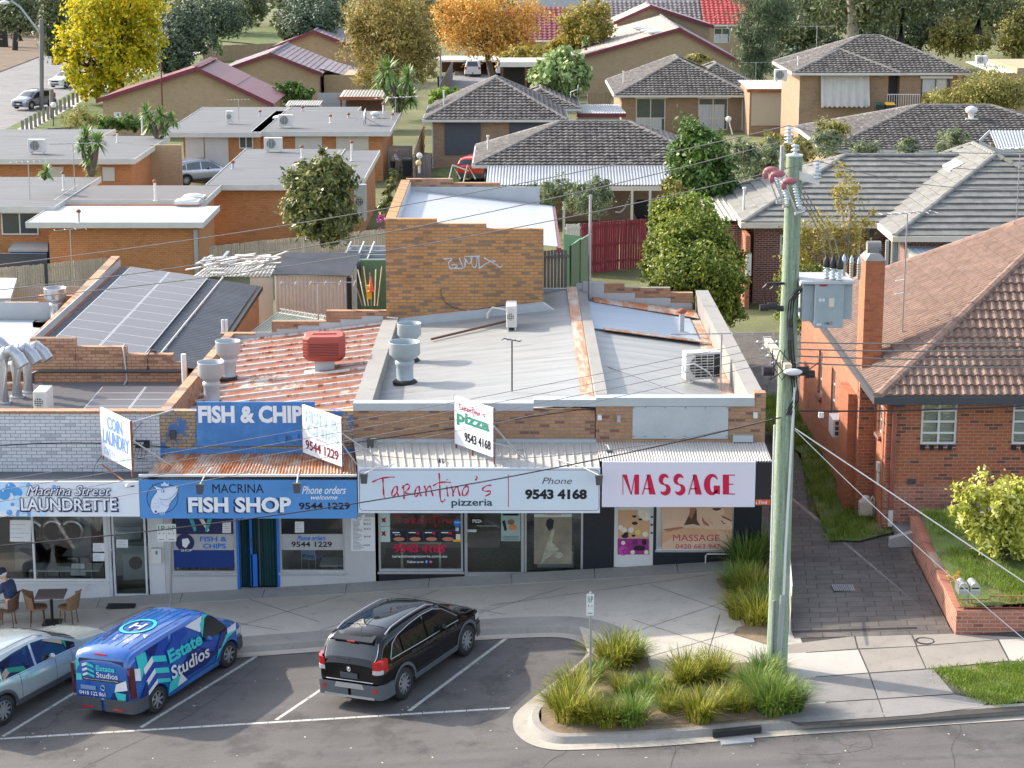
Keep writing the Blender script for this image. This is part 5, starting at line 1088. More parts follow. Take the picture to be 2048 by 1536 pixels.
g0=G(-7);table(382,1122,YF+1.1,.7,.7,'white table behind the left fish shop window');chair(X(408,1140,YF+.9),YF+.95,Z(1141,YF+.9)-.1,'blue metal chair behind the left fish shop window','seat_blue','alu',R(-100));table(672,1122,YF+1.1,.75,.7,'white table behind the right fish shop window');chair(X(625,1140,YF+.8),YF+.8,Z(1141,YF+.8)-.1,'blue metal chair behind the right fish shop window','seat_blue','alu',R(160))
t=TH('bench_table','long pale bench table inside the laundrette window','table',(X(135,1133,YF+1),YF+1,-.5));b=MB();b.box(X(62,1133,YF+.9),X(200,1133,YF+.9),YF+.7,YF+1.3,Z(1136,YF+.9)-.03,Z(1136,YF+.9));b.bd('table_top',M.table_white,t);b=MB();[b.box(X(u,1140,YF+1)-.02,X(u,1140,YF+1)+.02,YF+.9,YF+.95,-.6,Z(1136,YF+.9)-.03)for u in(75,185)];b.bd('leg',M.alu,t)
for i,(u,yy)in enumerate(((275,2.2),(262,2.6))):
 t=TH('washing_machine',['pale washing machine seen through the laundrette door','taller washing machine behind the first one'][i],'washing machine',(X(u,1100,YF+yy),YF+yy,-.6));b=MB();b.box(-.34,.34,-.3,.3,0,1.0+.25*i);b.bd('body',M.table_white,t,lc=True,bevel=.02);b=MB();b.cyl((0,-.33,.55),.17,.03,18,'y');b.bd('door',M.glass_dark,t,lc=1);b=MB();b.box(-.34,.34,-.32,-.25,1.0+.25*i,1.12+.25*i);b.bd('control_panel',M.interior_pale,t,lc=1)
for i,u in enumerate((70,112,150)):
 t=TH('tumble_dryer',['large round door dryer, left one inside the laundrette','large round door dryer, middle one inside the laundrette','large round door dryer, right one inside the laundrette'][i],'tumble dryer',(X(u,1080,YF+2.8),YF+2.8,-.5));b=MB();b.box(-.48,.48,-.3,.4,0,1.9);b.bd('body',M.interior_pale,t,lc=True,bevel=.02);b=MB();b.lth([(.24,-.04),(.33,-.04),(.33,.0),(.24,.0)],(0,-.30,1.1),24,0,'y');b.bd('door',M.alu,t,lc=1);b=MB();b.cyl((0,-.32,1.1),.24,.01,22,'y');b.bd('door_glass',M.glass_dark,t,lc=1)
for i,(u,v)in enumerate(((153,1143),(98,1140))):chair(X(u,v,YF+.7),YF+.65,-.62,['white stool chair under the laundrette bench, right one','dark seat chair under the laundrette bench, left one'][i],['white','dark_metal'][i],'dark_metal')
t=TH('waste_bin','white bin behind the left laundrette glass','bin',(X(36,1150,YF+.4),YF+.4,-.62));b=MB();b.box(-.15,.15,-.12,.12,0,.36);b.bd('body',M.white,t,lc=True,bevel=.04);b=MB();b.box(-.12,.12,-.13,-.115,.28,.35);b.bd('flap',M.grey_metal,t,lc=1)
t=TH('counter','plywood pizzeria counter seen through the glass','counter',(X(980,1100,YF+3),YF+3,.1));b=MB();b.box(X(770,1100,YF+3),X(1000,1100,YF+3),YF+2.8,YF+3.3,.06,1.15);b.bd('front',mat('ply',(.30,.24,.17),.6,.15,2),t);b=MB();b.box(X(765,1100,YF+3),X(1003,1100,YF+3),YF+2.7,YF+3.4,1.15,1.2);b.bd('top',M.interior_pale,t)
t=TH('trestle','pale timber trestle legs inside the pizzeria window','trestle',(X(840,1130,YF+.8),YF+.8,.1));b=MB();[b.box(X(u,1120,YF+.8)-.03,X(u,1120,YF+.8)+.03,YF+.78,YF+.82,.06,.85)for u in(804,880)];b.box(X(800,1100,YF+.8),X(884,1100,YF+.8),YF+.6,YF+1.0,.85,.89);b.bd('frame',M.timber_arm,t)
t=TH('display_cabinet','grey steel cabinet inside the right pizzeria window','cabinet',(X(1110,1135,YF+.8),YF+.8,.25));b=MB();b.box(-.45,.45,-.25,.25,0,.38);b.bd('body',M.grey_metal,t,lc=True,bevel=.02);b=MB();b.box(-.47,.47,-.27,.27,.38,.42);b.bd('top',M.alu,t,lc=1)
# letterbox on the pier
b=MB();b.box(X(304,1110,YF),X(325,1110,YF),YF-.16,YF-.003,Z(1124,YF),Z(1094,YF));o=b.bd('wall_box',M.offwhite,bevel=.015);tag(o,'cream metal box with a blue sticker on the pier between two shops','box');b=MB();fp(YF-.161).rect(311,1102,315,1109,b,.003);b.bd('sticker',M.bright_blue,o)
b=MB();p=PG(244,1213);b.box(p.x-.34,p.x+.34,p.y-.22,p.y+.1,p.z+.02,p.z+.05);tag(b.bd('door_mat',M.black_matt),'black mat on the footpath outside the laundrette door','mat')
# ---------------------------------------------------------------- things on the roofs
def on_pizza(u,v):
 p=P(u,v,z=4.2)
 for _ in range(12):p=P(u,v,z=proof(p.x,p.y)+.02)
 return p
def on_massage(u,v):
 p=P(u,v,z=4.2)
 for _ in range(12):p=P(u,v,z=mroof(p.x)+.02)
 return p
def cowl(label,p,s=1.0,r=.38,h=1.0,col='transformer',group='bowl topped exhaust flues on the roofs'):
 t=TH('exhaust_flue',label,'exhaust flue',tuple(p),group);b=MB();b.lth([(.27*s,0),(.25*s,.04),(.22*s,.06),(.22*s,h*.42),(.25*s,h*.45),(.25*s,h*.52),(.22*s,h*.55)],n=24);b.bd('stack',M[col],t,lc=1)
 b=MB();b.lth([(.2*s,h*.53),(r*s*.75,h*.62),(r*s,h*.70),(r*s,h*.98),(r*s*1.03,h),(r*s*.97,h),(r*s*.95,h*.72),(.2*s,h*.66)],n=28);b.bd('bowl',M[col],t,lc=1);b=MB();b.ball((0,0,h*.82),.24*s,16,0,(1,1,.45));b.bd('inner_dome',M.alu,t,lc=1)
 b=MB();b.lth([(.32*s,-.02),(.32*s,.03),(.26*s,.08),(.21*s,.09)],n=20);b.bd('collar',M.black_matt,t,lc=1);return t
cowl('pale blue grey exhaust flue, nearer of the pair on the pizzeria roof',on_pizza(810,765),1,.40,1.08);cowl('pale blue grey exhaust flue, farther of the pair on the pizzeria roof',on_pizza(819,722),.9,.36,1.05)
cowl('grey exhaust flue, nearer of the pair on the rusty roof',P(424,808,z=3.72),.9,.37,1.1,'flash');cowl('grey exhaust flue, farther of the pair on the rusty roof',P(458,758,z=3.7),.9,.37,1.05,'flash');cowl('slim shiny exhaust flue behind the long brick parapet',P(113,640,z=3.8),.8,.42,1.0,'silver')
# red evaporative cooler
p=P(650,742,z=3.95);t=TH('evaporative_cooler','terracotta red evaporative cooler standing on the rusty roof','cooler',tuple(p));Wd,D,z0,z1=.56,.46,.34,.98
b=MB();
def ring(w,d,z,k=.12):return[(x,y,z)for x,y in((-w+k,-d),(w-k,-d),(w,-d+k),(w,d-k),(w-k,d),(-w+k,d),(-w,d-k),(-w,-d+k))]
rs_=[ring(Wd*.80,D*.8,z0),ring(Wd*.98,D*.98,z0+.12),ring(Wd,D,z0+.2),ring(Wd,D,z1-.12),ring(Wd*.97,D*.97,z1-.02),ring(Wd*.88,D*.88,z1+.03)];v=[q for r in rs_ for q in r];b.add(v,[tuple(reversed(range(8))),tuple(range(40,48))]+[(k*8+i,k*8+(i+1)%8,(k+1)*8+(i+1)%8,(k+1)*8+i)for k in rg(5)for i in rg(8)])
b.hexa([(-.35,-.06,z1+.02),(.35,-.06,z1+.02),(.35,.06,z1+.02),(-.35,.06,z1+.02)],[(-.3,-.04,z1+.06),(.3,-.04,z1+.06),(.3,.04,z1+.06),(-.3,.04,z1+.06)])
for i in rg(6):b.box(-Wd-.012,-Wd*.8,-D*.9,-D*.97,z0+.16+i*.08,z0+.2+i*.08)
b.bd('casing',M.terra_plastic,t,lc=1);b=MB();b.box(-.40,.38,-D-.004,-D+.05,z0+.14,z1-.13,0)
for i in rg(9):b.hexa([(-.40,-D-.02,z0+.15+i*.044),(.38,-D-.02,z0+.15+i*.044),(.38,-D-.004,z0+.165+i*.044),(-.40,-D-.004,z0+.165+i*.044)],[(-.40,-D-.02,z0+.162+i*.044),(.38,-D-.02,z0+.162+i*.044),(.38,-D-.004,z0+.178+i*.044),(-.40,-D-.004,z0+.178+i*.044)],1)
b.bd('louvres',[M.black_matt,M.terra_plastic],t,lc=1);b=MB();b.box(-.26,.26,-.26,.26,-.05,z0+.05);b.bd('duct_base',M.flash,t,lc=1);b=MB();b.slab([(-.55,-.5,.02),(.3,-.5,.1),(.3,.4,.1),(-.55,.4,.02)],.02);b.bd('flashing_sheet',M.flash,t,lc=1);t.rotation_euler.z=R(4)
# air conditioners on the shops
ac_unit(*on_pizza(1023,655),.3,.85,.62,'white air conditioner standing against the tall brick block',0,'offwhite',grille='l')
p=on_massage(1402,762);t=ac_unit(*p,.95,.36,.72,'white air conditioner with dark grille on the massage shop roof',R(12),'offwhite',round_=True);b=MB();b.box(-.22,.44,-.195,-.182,.14,.74);b.bd('dark_grille',M.black,t,lc=1);b=MB();b.tube([(-.5,-.1,.3),(-.58,-.3,.5),(-.3,-.35,.55),(.1,-.3,.3),(.25,-.25,.1)],.022,6);b.bd('hose',M.white,t,lc=1)
ac_unit(P(88,825,z=3.55).x,P(88,825,z=3.55).y,3.55,.34,.75,.55,'pale air conditioner on the laundrette roof edge',0,'offwhite')
for(u,v,lab,w)in((75,306,'white air conditioner on the far left flat roof',.95),(460,246,'narrow air conditioner on the shuttered flat roof',.45),(572,254,'air conditioner with dark grille on the dish antenna flat',.9),(547,302,'round fan air conditioner at the edge of the middle flat',1.0),(722,440,'tall grey louvred air conditioner beside the leafy tree',.6)):
 p=P(u,v,z=2.95 if u!=722 else 1.0);ac_unit(p.x,p.y,p.z,w,.35,.68 if u!=722 else 1.7,lab,0,'offwhite' if u!=722 else 'grey_metal')
ac_unit(*P(1561,163,Y=133.6),.8,.4,.7,'box air conditioner on the side of the raised house',0,'offwhite');ac_unit(*P(1962,130,Y=132),.7,.4,.5,'small air conditioner behind the raised house roof',0,'offwhite')
# solar panels
def solar(label,O,U,Vd,nu,nv,pw,ph,gap=.02,group=None):
 t=TH('solar_array',label,'solar panels',tuple(O));O=Vector(O);U=Vector(U).normalized();Vd=Vector(Vd).normalized();N=U.cross(Vd)
 for i in rg(nu):
  for j in range(nv):
   a=O+U*(i*(pw+gap))+Vd*(j*(ph+gap));r=[a,a+U*pw,a+U*pw+Vd*ph,a+Vd*ph];b=MB();b.hexa(r,[q+N*.035 for q in r]);fo=b.bd('panel',M.panel_frame,t);e=.022;a2=a+U*e+Vd*e+N*.037;r=[a2,a2+U*(pw-2*e),a2+U*(pw-2*e)+Vd*(ph-2*e),a2+Vd*(ph-2*e)];b=MB();b.poly(r);b.bd('cells',M.panel,fo)
 return t
zsl=(3.78-4.42)/((P1[0]-.02)-X(240,512,68.0));xs0=X(240,512,68.0)
def lz(x):return 4.42+zsl*(x-xs0)+.10
solar('large array of glossy grey solar panels on the dark corrugated roof',(-12.62,YB+.6,lz(-12.62)),(1,0,zsl),(0,1,0),2,11,1.28,1.10)
p0=P(152,825,z=3.58);solar('small array of grey solar panels behind the white brick parapet',(-10.9,50.0,3.6),(1,0,0),(0,1,.0),2,5,1.15,.72)
b=MB();b.tube([P(322,707,z=4.05),P(446,555,z=4.0)],.035,6)
for i in rg(7):q=lerp(P(322,707,z=4.05),P(446,555,z=4.0),(i+.4)/7);b.box(q.x-.04,q.x+.05,q.y-.04,q.y+.04,q.z-.12,q.z)
tag(b.bd('roof_pipe',M.colorbond),'long grey pipe on brackets across the dark corrugated roof','pipe')
# silver ducts
for i,(u,v,s)in enumerate(((-14,800,1.1),(8,806,1.0),(35,795,.95),(57,785,.9))):
 p=P(u,v,z=3.52);t=TH('silver_duct',['leftmost silver elbow duct, cut by the photo edge','second silver elbow duct from the left','third silver elbow duct, larger bend','rightmost silver elbow duct by the stepped brick wall'][i],'duct',tuple(p),'silver elbow ducts on the laundrette roof');h=1.25*s
 b=MB();pa=[(0,0,0),(0,0,h*.75),(.02,0,h*.95),(.12,-.04,h*1.10),(.30,-.08,h*1.13),(.46,-.12,h*1.0)];b.tube(pa,.15,14);b.bd('pipe',M.silver,t,lc=1);b=MB();b.tube([(.43,-.11,h*1.03),(.60,-.17,h*.82)],.17,14);b.bd('outlet',M.silver,t,lc=1);b=MB()
 for k in(2,3,4):q=Vector(pa[k]);b.tube([q-Vx((.015,0,0)),q+Vx((.015,0,.0))],.158,12)
 b.tube([(0,0,-.02),(0,0,.05)],.2,14);b.bd('seams',M.grey_metal,t,lc=1)
 # antennas and small pipes
p=on_pizza(1024,783);t=tv_antenna(p.x,p.y,p.z,1.28,.45,'dark mast with hooked aerial on the pizzeria roof',4,R(160),.25,col='dark_metal')
tv_antenna(*on_massage(1441,780),1.45,2.6,'wide comb aerial on a thin mast at the massage shop edge',6,0,.3);b=MB();q=P(1179,592,Y=62.3);b.tube([q-Vx((0,0,.3)),P(1181,390,Y=62.3)],.045,8);tag(b.bd('flag_pole',M.galv),'tall bare steel pole behind the massage shop parapet','pole')
vent_pipe(*on_massage(1363,665),.62,.075,'white rusty topped pipe on the massage roof','flash')
b=MB();b.tube([on_pizza(862,682)+Vx((0,0,.05)),on_pizza(1012,648)+Vx((0,0,.08))],.035,6);tag(b.bd('timber_pole',M.wood_brown),'long brown pole lying on the pizzeria roof','pole')
b=MB();b.tube([P(1012,620,Y=59.5),P(985,615,Y=59.7),P(975,628,Y=59.7),P(975,650,Y=59.7)],.035,8);b.tube([P(880,578,Y=59.97),P(886,600,Y=59.97),P(905,615,Y=59.97),P(935,622,Y=59.97),P(1010,610,Y=59.97)],.008,5,1);tag(b.bd('wall_pipe',[M.offwhite,M.wire_dark]),'bent white pipe and black cable on the tall brick wall','pipe')
b=MB();b.tube([(6.9*0+X(368,735,54),54,3.3),(X(368,735,54),54,Z(708,54))],.07,8);tag(b.bd('vent_pipe',M.white),'stout white pipe behind the laundrette parapet','vent pipe')
for k,(u,v)in enumerate(((446,655),(453,655))):b=MB();q=P(u,v+8,Y=59);b.tube([q,q+Vx((0,0,.35))],.045,8);tag(b.bd('vent_pipe',M.white),['left of two short white pipes by the rusty roof corner','right of two short white pipes by the rusty roof corner'][k],'vent pipe')
for(u,v,y,h,L,lab,r)in((637,640,61,1.1,2.2,'wide clothesline like aerial above the sheds',0),(143,555,None,0,0,'',0),):
 if lab:q=P(u,v,Y=y);tv_antenna(q.x,q.y,q.z,h,L,lab,6,r,.9)
q=P(143,520,Y=80);t=tv_antenna(q.x,80,0,Z(460,80),1.2,'tall bent aerial mast in front of the long fence',4,R(20),.5)
for(u,v,z,h,L,lab,r)in((60,398,2.9,1.7,1.6,'aerial on the left long flat roof',.3),(136,330,2.9,0,0,'',0),(150,380,2.9,2.2,2.2,'wide aerial below the double headed palm',0),(478,252,2.9,1.6,1.3,'aerial between the two middle flats',.2),(792,262,2.9,2.0,2.6,'large fishbone aerial beside the spiky palms',.5),(1633,92,6.9,1.3,2.6,'long aerial on the raised house roof',0),(1511,168,3,1.6,2.2,'thin aerial beside the casuarina',0),(565,66,5,1.6,1.6,'aerial on the plum tiled roof',0),(1170,200,4,1.2,1,'',0),(2033,440,5.0,2.6,1.7,'aerial on the slate roof at the right',.4)):
 if lab:q=P(u,v,z=z);tv_antenna(q.x,q.y,q.z,h,L,lab,7,r,.8)
q=P(1779,660,z=4.9);t=tv_antenna(q.x-.0,53.2,5.0,Z(428,53.2)-5.0,1.5,'tall aerial mast strapped to the red house chimney',7,R(15),.5);b=MB();b.tube([(0,0,1.6),(-.3,-.1,1.6)],.02,5);b.tube([(0,0,1.25),(-.3,-.1,1.25)],.02,5);b.bd('wall_bracket',M.offwhite,t,lc=1)
for(u,v,h,lab)in((128,381,.85,'thin pipe on the left long flat roof'),(311,402,.9,'rusty capped pipe on the low flat roof'),(285,270,1.3,'tall thin pipe beside the low palms'),(466,338,.35,'short rusty capped pipe near the middle flat edge'),(604,316,.6,'beige pipe on the middle flat behind the tree'),(704,322,1.0,'tall beige pipe on the middle flat'),(661,246,.45,'rusty pipe left of the dish'),(697,236,.25,'short pipe in the centre of the dish antenna flat'),(767,236,.9,'tall beige pipe right of the dish'),(785,238,.3,'short pipe at the right end of the dish antenna flat'),(605,221,.2,'tiny pipe at the back of the dish antenna flat'),(158,446,.5,'white pipe with cap on the bright white roof'),(235,285,.6,'thin pipe near the double headed palm'),(520,232,.3,'rusty stub between the two middle flats')):
 q=P(u,v,z=2.9);vent_pipe(q.x,q.y,2.9,h,.06,lab,'offwhite' if h>.4 else 'flash')
for(u,v,Y,lab)in((1153,292,112,'thin white vent on the wide grey tile roof'),(976,292,112,'white vent left on the wide grey tile roof'),(888,198,135,'white vent on the navy blinds roof'),(1247,158,154,'white vent on the pyramid roof'),(1596,131,136,'white vent on the raised house roof'),(1488,402,86,'white vent pipe on the slate roof left slope')):
 q=P(u,v,Y=Y);b=MB();b.tube([q-Vx((0,0,.4)),q+Vx((0,0,.55))],.05,8);b.cyl((q.x,q.y,q.z+.5),.08,.08,10);tag(b.bd('roof_vent',M.offwhite),lab,'vent pipe')
q=P(727,250,z=2.9);t=TH('satellite_dish','grey satellite dish on an orange brick flat roof','satellite dish',tuple(q));b=MB();b.lth([(.001,0),(.25,.03),(.5,.13),(.5,.15),(.25,.05),(.001,.02)],(0,0,.55),22,0,'x');b.bd('dish',M.grey_metal,t,lc=1);b=MB();b.tube([(0,0,0),(0,0,.55)],.03,6);b.tube([(.2,0,.5),(-.55,0,.3)],.015,5);b.tube([(.0,0,.5),(1.1,-.3,.0)],.02,5);b.bd('mount',M.galv,t,lc=1)
q=P(1154,195,Y=133);t=TH('satellite_dish','small dark satellite dish beside the round shrub','satellite dish',tuple(q));b=MB();b.lth([(.001,0),(.25,.03),(.45,.13),(.25,.05),(.001,.02)],(0,0,.5),20,0,'x');b.bd('dish',M.charcoal,t,lc=1);b=MB();b.tube([(-.4,0,.0),(-.4,0,.35),(0,0,.5)],.03,6);b.bd('mount',M.offwhite,t,lc=1)
q=P(751,236,z=2.9);b=MB();b.lth([(.2,0),(.2,.2),(.3,.22),(.3,.36),(.1,.42),(.001,.43)],tuple(q),16);tag(b.bd('roof_ventilator',M.white),'squat white roof ventilator beside the satellite dish','roof ventilator')
for k,(u,v,w,z)in enumerate(((375,402,1.1,2.95),(388,393,1.0,2.95),(565,235,1.2,2.95),(85,645,.5,3.9))):q=P(u,v,z=z);b=MB();b.ball((q.x,q.y,z),w*.5,14,0,(1,.8,.3));b.box(q.x-w*.5,q.x+w*.5,q.y-w*.4,q.y+w*.4,z-.1,z+.04);tag(b.bd('skylight',M.white),['front domed skylight on the low flat roof','rear domed skylight on the low flat roof','domed skylight between the two middle flats','small white dome on the white shop roof'][k],'skylight')
# ---- sheds and junk behind the shops
yy=69.5;t=TH('shed','pale steel shed with black corrugated roof behind the fish shop','shed',(X(630,600,yy),yy,0))
zr1=Z(549,yy)
A_,B_,C_,D_=V(X(546,548,yy),yy-.15,Z(548,yy)),V(X(702,552,yy),yy-.15,Z(552,yy)),V(X(724,508,73),73,Z(508,73)),V(X(577,507,73),73,Z(507,73));sheet(b,D_,A_,B_,C_,22,.05,'corr');b.bd('roof',M.roof_dark,t)
b=MB();n=60;x0,x1=X(549,560,yy),X(695,560,yy);v=[(lerp(x0,x1,i/n),yy+(.03 if i%3==0 else 0),z)for z in(0,Z(552,yy))for i in rg(n+1)];b.add(v,[(i,i+1,n+2+i,n+1+i)for i in rg(n)]);b.box(x1,x1+.05,yy,73,0,Z(560,yy));b.bd('wall',mat('shedwall',(.55,.52,.48),.6,.12,2),t);b=MB();b.box(x1-.02,x1+.14,yy-.06,yy,0,Z(555,yy));b.bd('corner_post',M.black_matt,t)
t=TH('scrap_pile','heap of scrap metal strips and gutters on the old shed roof','scrap',(X(470,540,72),72,2));
for k in rg(46):
 b=MB();q=P(rU(405,545),rU(512,548),Y=rU(70,74));a=rU(-.3,.9)+(.5 if k%2 else 0);l=rU(.4,1.6);d=Vx((math.cos(a),math.sin(a),rU(-.1,.25)))*l;w=Vx((-d.y,d.x,0)).normalized()*rU(.03,.1);b.hexa([q-d/2-w,q+d/2-w,q+d/2+w,q-d/2+w],[p+Vx((0,0,.04))for p in(q-d/2-w,q+d/2-w,q+d/2+w,q-d/2+w)]);b.bd('metal_strip',M[('offwhite','galv','white','colorbond')[k%4]],t)
yy=70;t=TH('shed','old lean-to of pale iron sheets under the scrap heap','shed',(X(465,600,yy),yy,0));b=MB();sheet(b,(X(385,555,yy),yy,Z(553,yy)),(X(542,553,yy),yy,Z(553,yy)),(X(552,520,74),74,Z(532,74)),(X(415,520,74),74,Z(532,74)),20,.04,'rib');b.bd('roof',M.awn_grey,t);b=MB();b.box(X(500,560,yy),X(545,560,yy),yy,yy+.06,0,Z(555,yy));b.bd('wall',M.roof_beige,t)
yy=66;t=TH('lean_to','pale green iron lean-to roof behind the stepped fish shop wall','lean-to',(X(560,640,yy),yy,0));b=MB();sheet(b,(X(500,668,63),63,Z(664,63)),(X(640,668,63),63,Z(664,63)),(X(650,630,yy),yy,Z(630,yy)),(X(555,624,yy),yy,Z(624,yy)),20,.03,'rib');b.bd('roof',mat('pale_green',(.36,.42,.37),.6,.1,2),t)
t=TH('wire_rack','white wire rack lying on the green lean-to','rack',(X(610,630,65),65,2));b=MB()
for k in rg(14):q=lerp(P(560,626,Y=65),P(648,640,Y=64),k/13);b.tube([q,q+Vx((.1,.5,.05))],.012,4)
b.tube([P(558,626,Y=65),P(650,641,Y=64)],.02,4);b.tube([P(560,618,Y=65.6),P(655,634,Y=64.6)],.02,4);b.bd('bars',M.offwhite,t)
b=MB();b.box(X(722,540,72),X(772,540,72),72,72.1,0,Z(520,72));tag(b.bd('steel_fence',M.green_steel),'dark green steel sheeting beside the tall brick block','fence')
t=TH('work_van','dark van with ladders on its roof rack behind the brick block','van',(X(735,500,76),76,0));q=P(735,505,Y=77);b=MB();b.hexa([(q.x-1.0,75,0),(q.x+1.1,75,0),(q.x+1.1,79.5,0),(q.x-1.0,79.5,0)],[(q.x-.85,75.4,q.z-.1),(q.x+.95,75.4,q.z-.1),(q.x+.95,79.5,q.z-.1),(q.x-.85,79.5,q.z-.1)]);b.bd('body',M.slab_shade,t,bevel=.1);b=MB();b.hexa([(q.x-.8,74.96,1.3),(q.x+.9,74.96,1.3),(q.x+.9,75.05,1.3),(q.x-.8,75.05,1.3)],[(q.x-.75,75.15,q.z-.3),(q.x+.85,75.15,q.z-.3),(q.x+.85,75.25,q.z-.3),(q.x-.75,75.25,q.z-.3)]);b.bd('rear_window',M.glass_dark,t)
b=MB()
for k in rg(4):b.box(q.x-.9,q.x+1.0,75.5+k,75.56+k,q.z-.05,q.z)
for xx in(-.8,-.3,.1,.8):b.tube([(q.x+xx,75.3,q.z+.02),(q.x+xx,79.4,q.z+.02)],.035,6)
b.bd('ladder_rack',M.alu,t)
b=MB();q=P(742,583,Y=67);b.lth([(.12,0),(.12,.03),(.08,.05),(.02,.5)],tuple(q),10);tag(b.bd('traffic_cone',M.ink_orange),'orange and white cone leaning by the green steel sheets','traffic cone')
b=MB();q=P(738,598,Y=67);b.box(q.x-.08,q.x+.08,q.y,q.y+.1,q.z,q.z+.45);tag(b.bd('jerry_can',M.lid_yellow),'yellow plastic board beside the orange cone','board')
for k in rg(6):
 b=MB();q=P(725+k*6,612,Y=67.5);b.tube([q,q+Vx((-.35+.1*k,0.2,1.1+.1*(k%3)))],.018,5);tag(b.bd('timber_pole',M[('timber_old','offwhite','timber_grey')[k%3]]),['leaning grey stick nearest the shed','pale stick just right of the nearest one','weathered stick in the middle of the leaning bundle','dark stick right of the middle of the bundle','pale stick near the green sheets','rightmost stick of the leaning bundle'][k],'stick','sticks leaning beside the black roofed shed')
t=TH('shed','small shed with pale roof at the far left behind the shops','shed',(-16.5,66,0));b=MB();b.slab([(-20,63,Z(600,63)),(X(20,575,63),63,Z(596,63)),(X(34,560,66.5),66.5,Z(556,66.5)),(-20,66.5,Z(552,66.5))],.12);b.bd('roof',M.roof_pale,t);b=MB();b.box(-20,X(14,600,63.5),63.5,66,0,2.6);b.bd('wall',M.wall_grey,t)
t=TH('shed','blue plastic shed with a grooved white roof at the far left','shed',(X(55,500,92),92,0));yy=92;b=MB();b.slab([(X(16,502,yy),yy,Z(499,yy)),(X(96,502,yy),yy,Z(499,yy)),(X(96,472,yy+3),yy+3,Z(472,yy+3)),(X(40,472,yy+3),yy+3,Z(472,yy+3))],.1);b.bd('roof',M.roof_pale,t);b=MB();b.box(X(20,510,yy),X(93,510,yy),yy+.1,yy+2.9,0,Z(502,yy));b.bd('wall',M.plastic_blue,t)
b=MB();b.box(X(-80,510,88),X(93,510,88),88,88.1,0,Z(507,88));tag(b.bd('steel_fence',M.charcoal),'dark steel fence in front of the blue plastic shed','fence')
t=TH('graffiti','pale blue graffiti tag sprayed on the tall brick wall','graffiti',(X(940,540,YT),YT-.01,Z(545,YT)));b=MB();f_=fp(YT-.004);sc=(512,380,3.84)
for s_ in([(1440,530),(1520,520),(1470,560),(1500,610)],[(1500,575),(1560,575),(1520,600),(1560,605)],[(1560,520),(1600,620),(1610,540)],[(1600,520),(1640,580),(1660,520)],[(1650,510),(1660,590),(1690,600),(1700,510)],[(1600,510),(1720,508)],[(1710,510),(1715,605)],[(1715,600),(1790,550),(1840,545)],[(1750,520),(1840,570),(1880,600),(1890,570)],[(1480,600),(1590,600)]):f_.sk_(s_,b,3.4,.003,0,2,sc,True)
b.bd('spray_strokes',mat('spray',(.42,.52,.62),.7,.25,6),t)
# ---------------------------------------------------------------- houses and flats behind the shops
def fbk(name,label,slabs,ze,walls,wins=(),bm='b_orange',rm='roof_bitumen',fm='trim_white',ft=.26,group=None,cat='flats',extra=None):
 u0,u1,vf,vb=slabs[0][:4];Y0=YZ(vf,ze)
 t=TH(name,label,cat,(X((u0+u1)/2,vf,Y0),Y0,G(0,100)),group)
 for k,s in enumerate(slabs):
  ya,yb=YZ(s[2],ze),YZ(s[3],ze);x0,x1=X(s[0],s[2],ya),X(s[1],s[2],ya);dz=-.02*k
  b=MB();b.box(x0,x1,ya,yb,ze-.05+dz,ze+dz);b.bd('roof',M[rm if len(s)<5 else s[4]],t)
  b=MB();e=.09;b.box(x0-.02,x1+.02,ya-.02,ya+.0-.003,ze-ft+dz,ze+.03+dz);b.box(x1+.003,x1+.03,ya,yb,ze-ft+dz,ze+.03+dz);b.box(x0-.03,x0-.003,ya,yb,ze-ft+dz,ze+.03+dz)
  b.box(x0,x1,ya+.0,yb,ze-ft+dz+.02,ze-ft+.05+dz);b.bd('fascia',M[fm],t)
 for wu0,wu1,vf2,vb2 in walls:
  ya,yb=YZ(vf2,ze)+.55,YZ(vb2,ze)-.3;x0,x1=X(wu0,vf2,ya),X(wu1,vf2,ya)
  b=MB();b.box(x0,x1,ya,yb,-1.2,ze-.21);b.bd('wall',M[bm],t)
 for w in wins:
  wu0,wu1,v0,v1,kind,vf2=w;yw=YZ(vf2,ze)+.55;x0,x1,z0,z1=X(wu0,v0,yw),X(wu1,v0,yw),Z(v1,yw),Z(v0,yw)
  b=MB()
  if kind=='window':window(t,x0,x1,z0,z1,yw-.08,mull=((x0+x1)/2,),inset=0)
  else:
   n=max(3,int((z1-z0)/.12))
   b.box(x0,x1,yw-.07,yw-.003,z0,z1)
   for i in rg(n):b.box(x0+.02,x1-.02,yw-.09,yw-.07,lerp(z0,z1,i/n)+.01,lerp(z0,z1,(i+1)/n)-.012)
   b.bd('roller_shutter' if kind!='door' else 'door',M[{'shutter':'shutter2','cream':'shutter','door':'offwhite'}[kind]],t)
 return t
fbk('brick_flat','orange brick flat with grey flat roof behind the spiky palm',[(-150,268,319,272),(-60,205,272,258)],2.9,[(-100,262,319,272)],[(97,127,333,358,'cream',319),(205,229,334,362,'shutter',319)])
fbk('brick_flat','L shaped orange brick flat with two tall pale shutters',[(326,520,266,214)],2.9,[(366,520,266,220)],[(370,407,270,315,'shutter',266),(409,456,268,352,'shutter',266),(478,506,272,297,'window',266)])
fbk('brick_flat','orange brick flat with satellite dish and two roller shutters',[(503,780,264,222),(575,715,222,213)],2.9,[(512,765,264,226)],[(590,644,272,300,'shutter',264),(672,737,272,300,'cream',264)])
fbk('brick_flat','orange brick flat with grey roof behind the round leafy tree',[(412,640,370,298),(640,728,357,300)],2.9,[(417,582,370,304),(600,722,357,304)])
fbk('brick_flat','long low flat with weathered grey roof at the left edge',[(-150,109,414,354),(109,410,400,370,'roof_bitumen2')],2.9,[(-150,100,414,360),(130,400,405,375)],[(2,76,424,469,'window',414)])
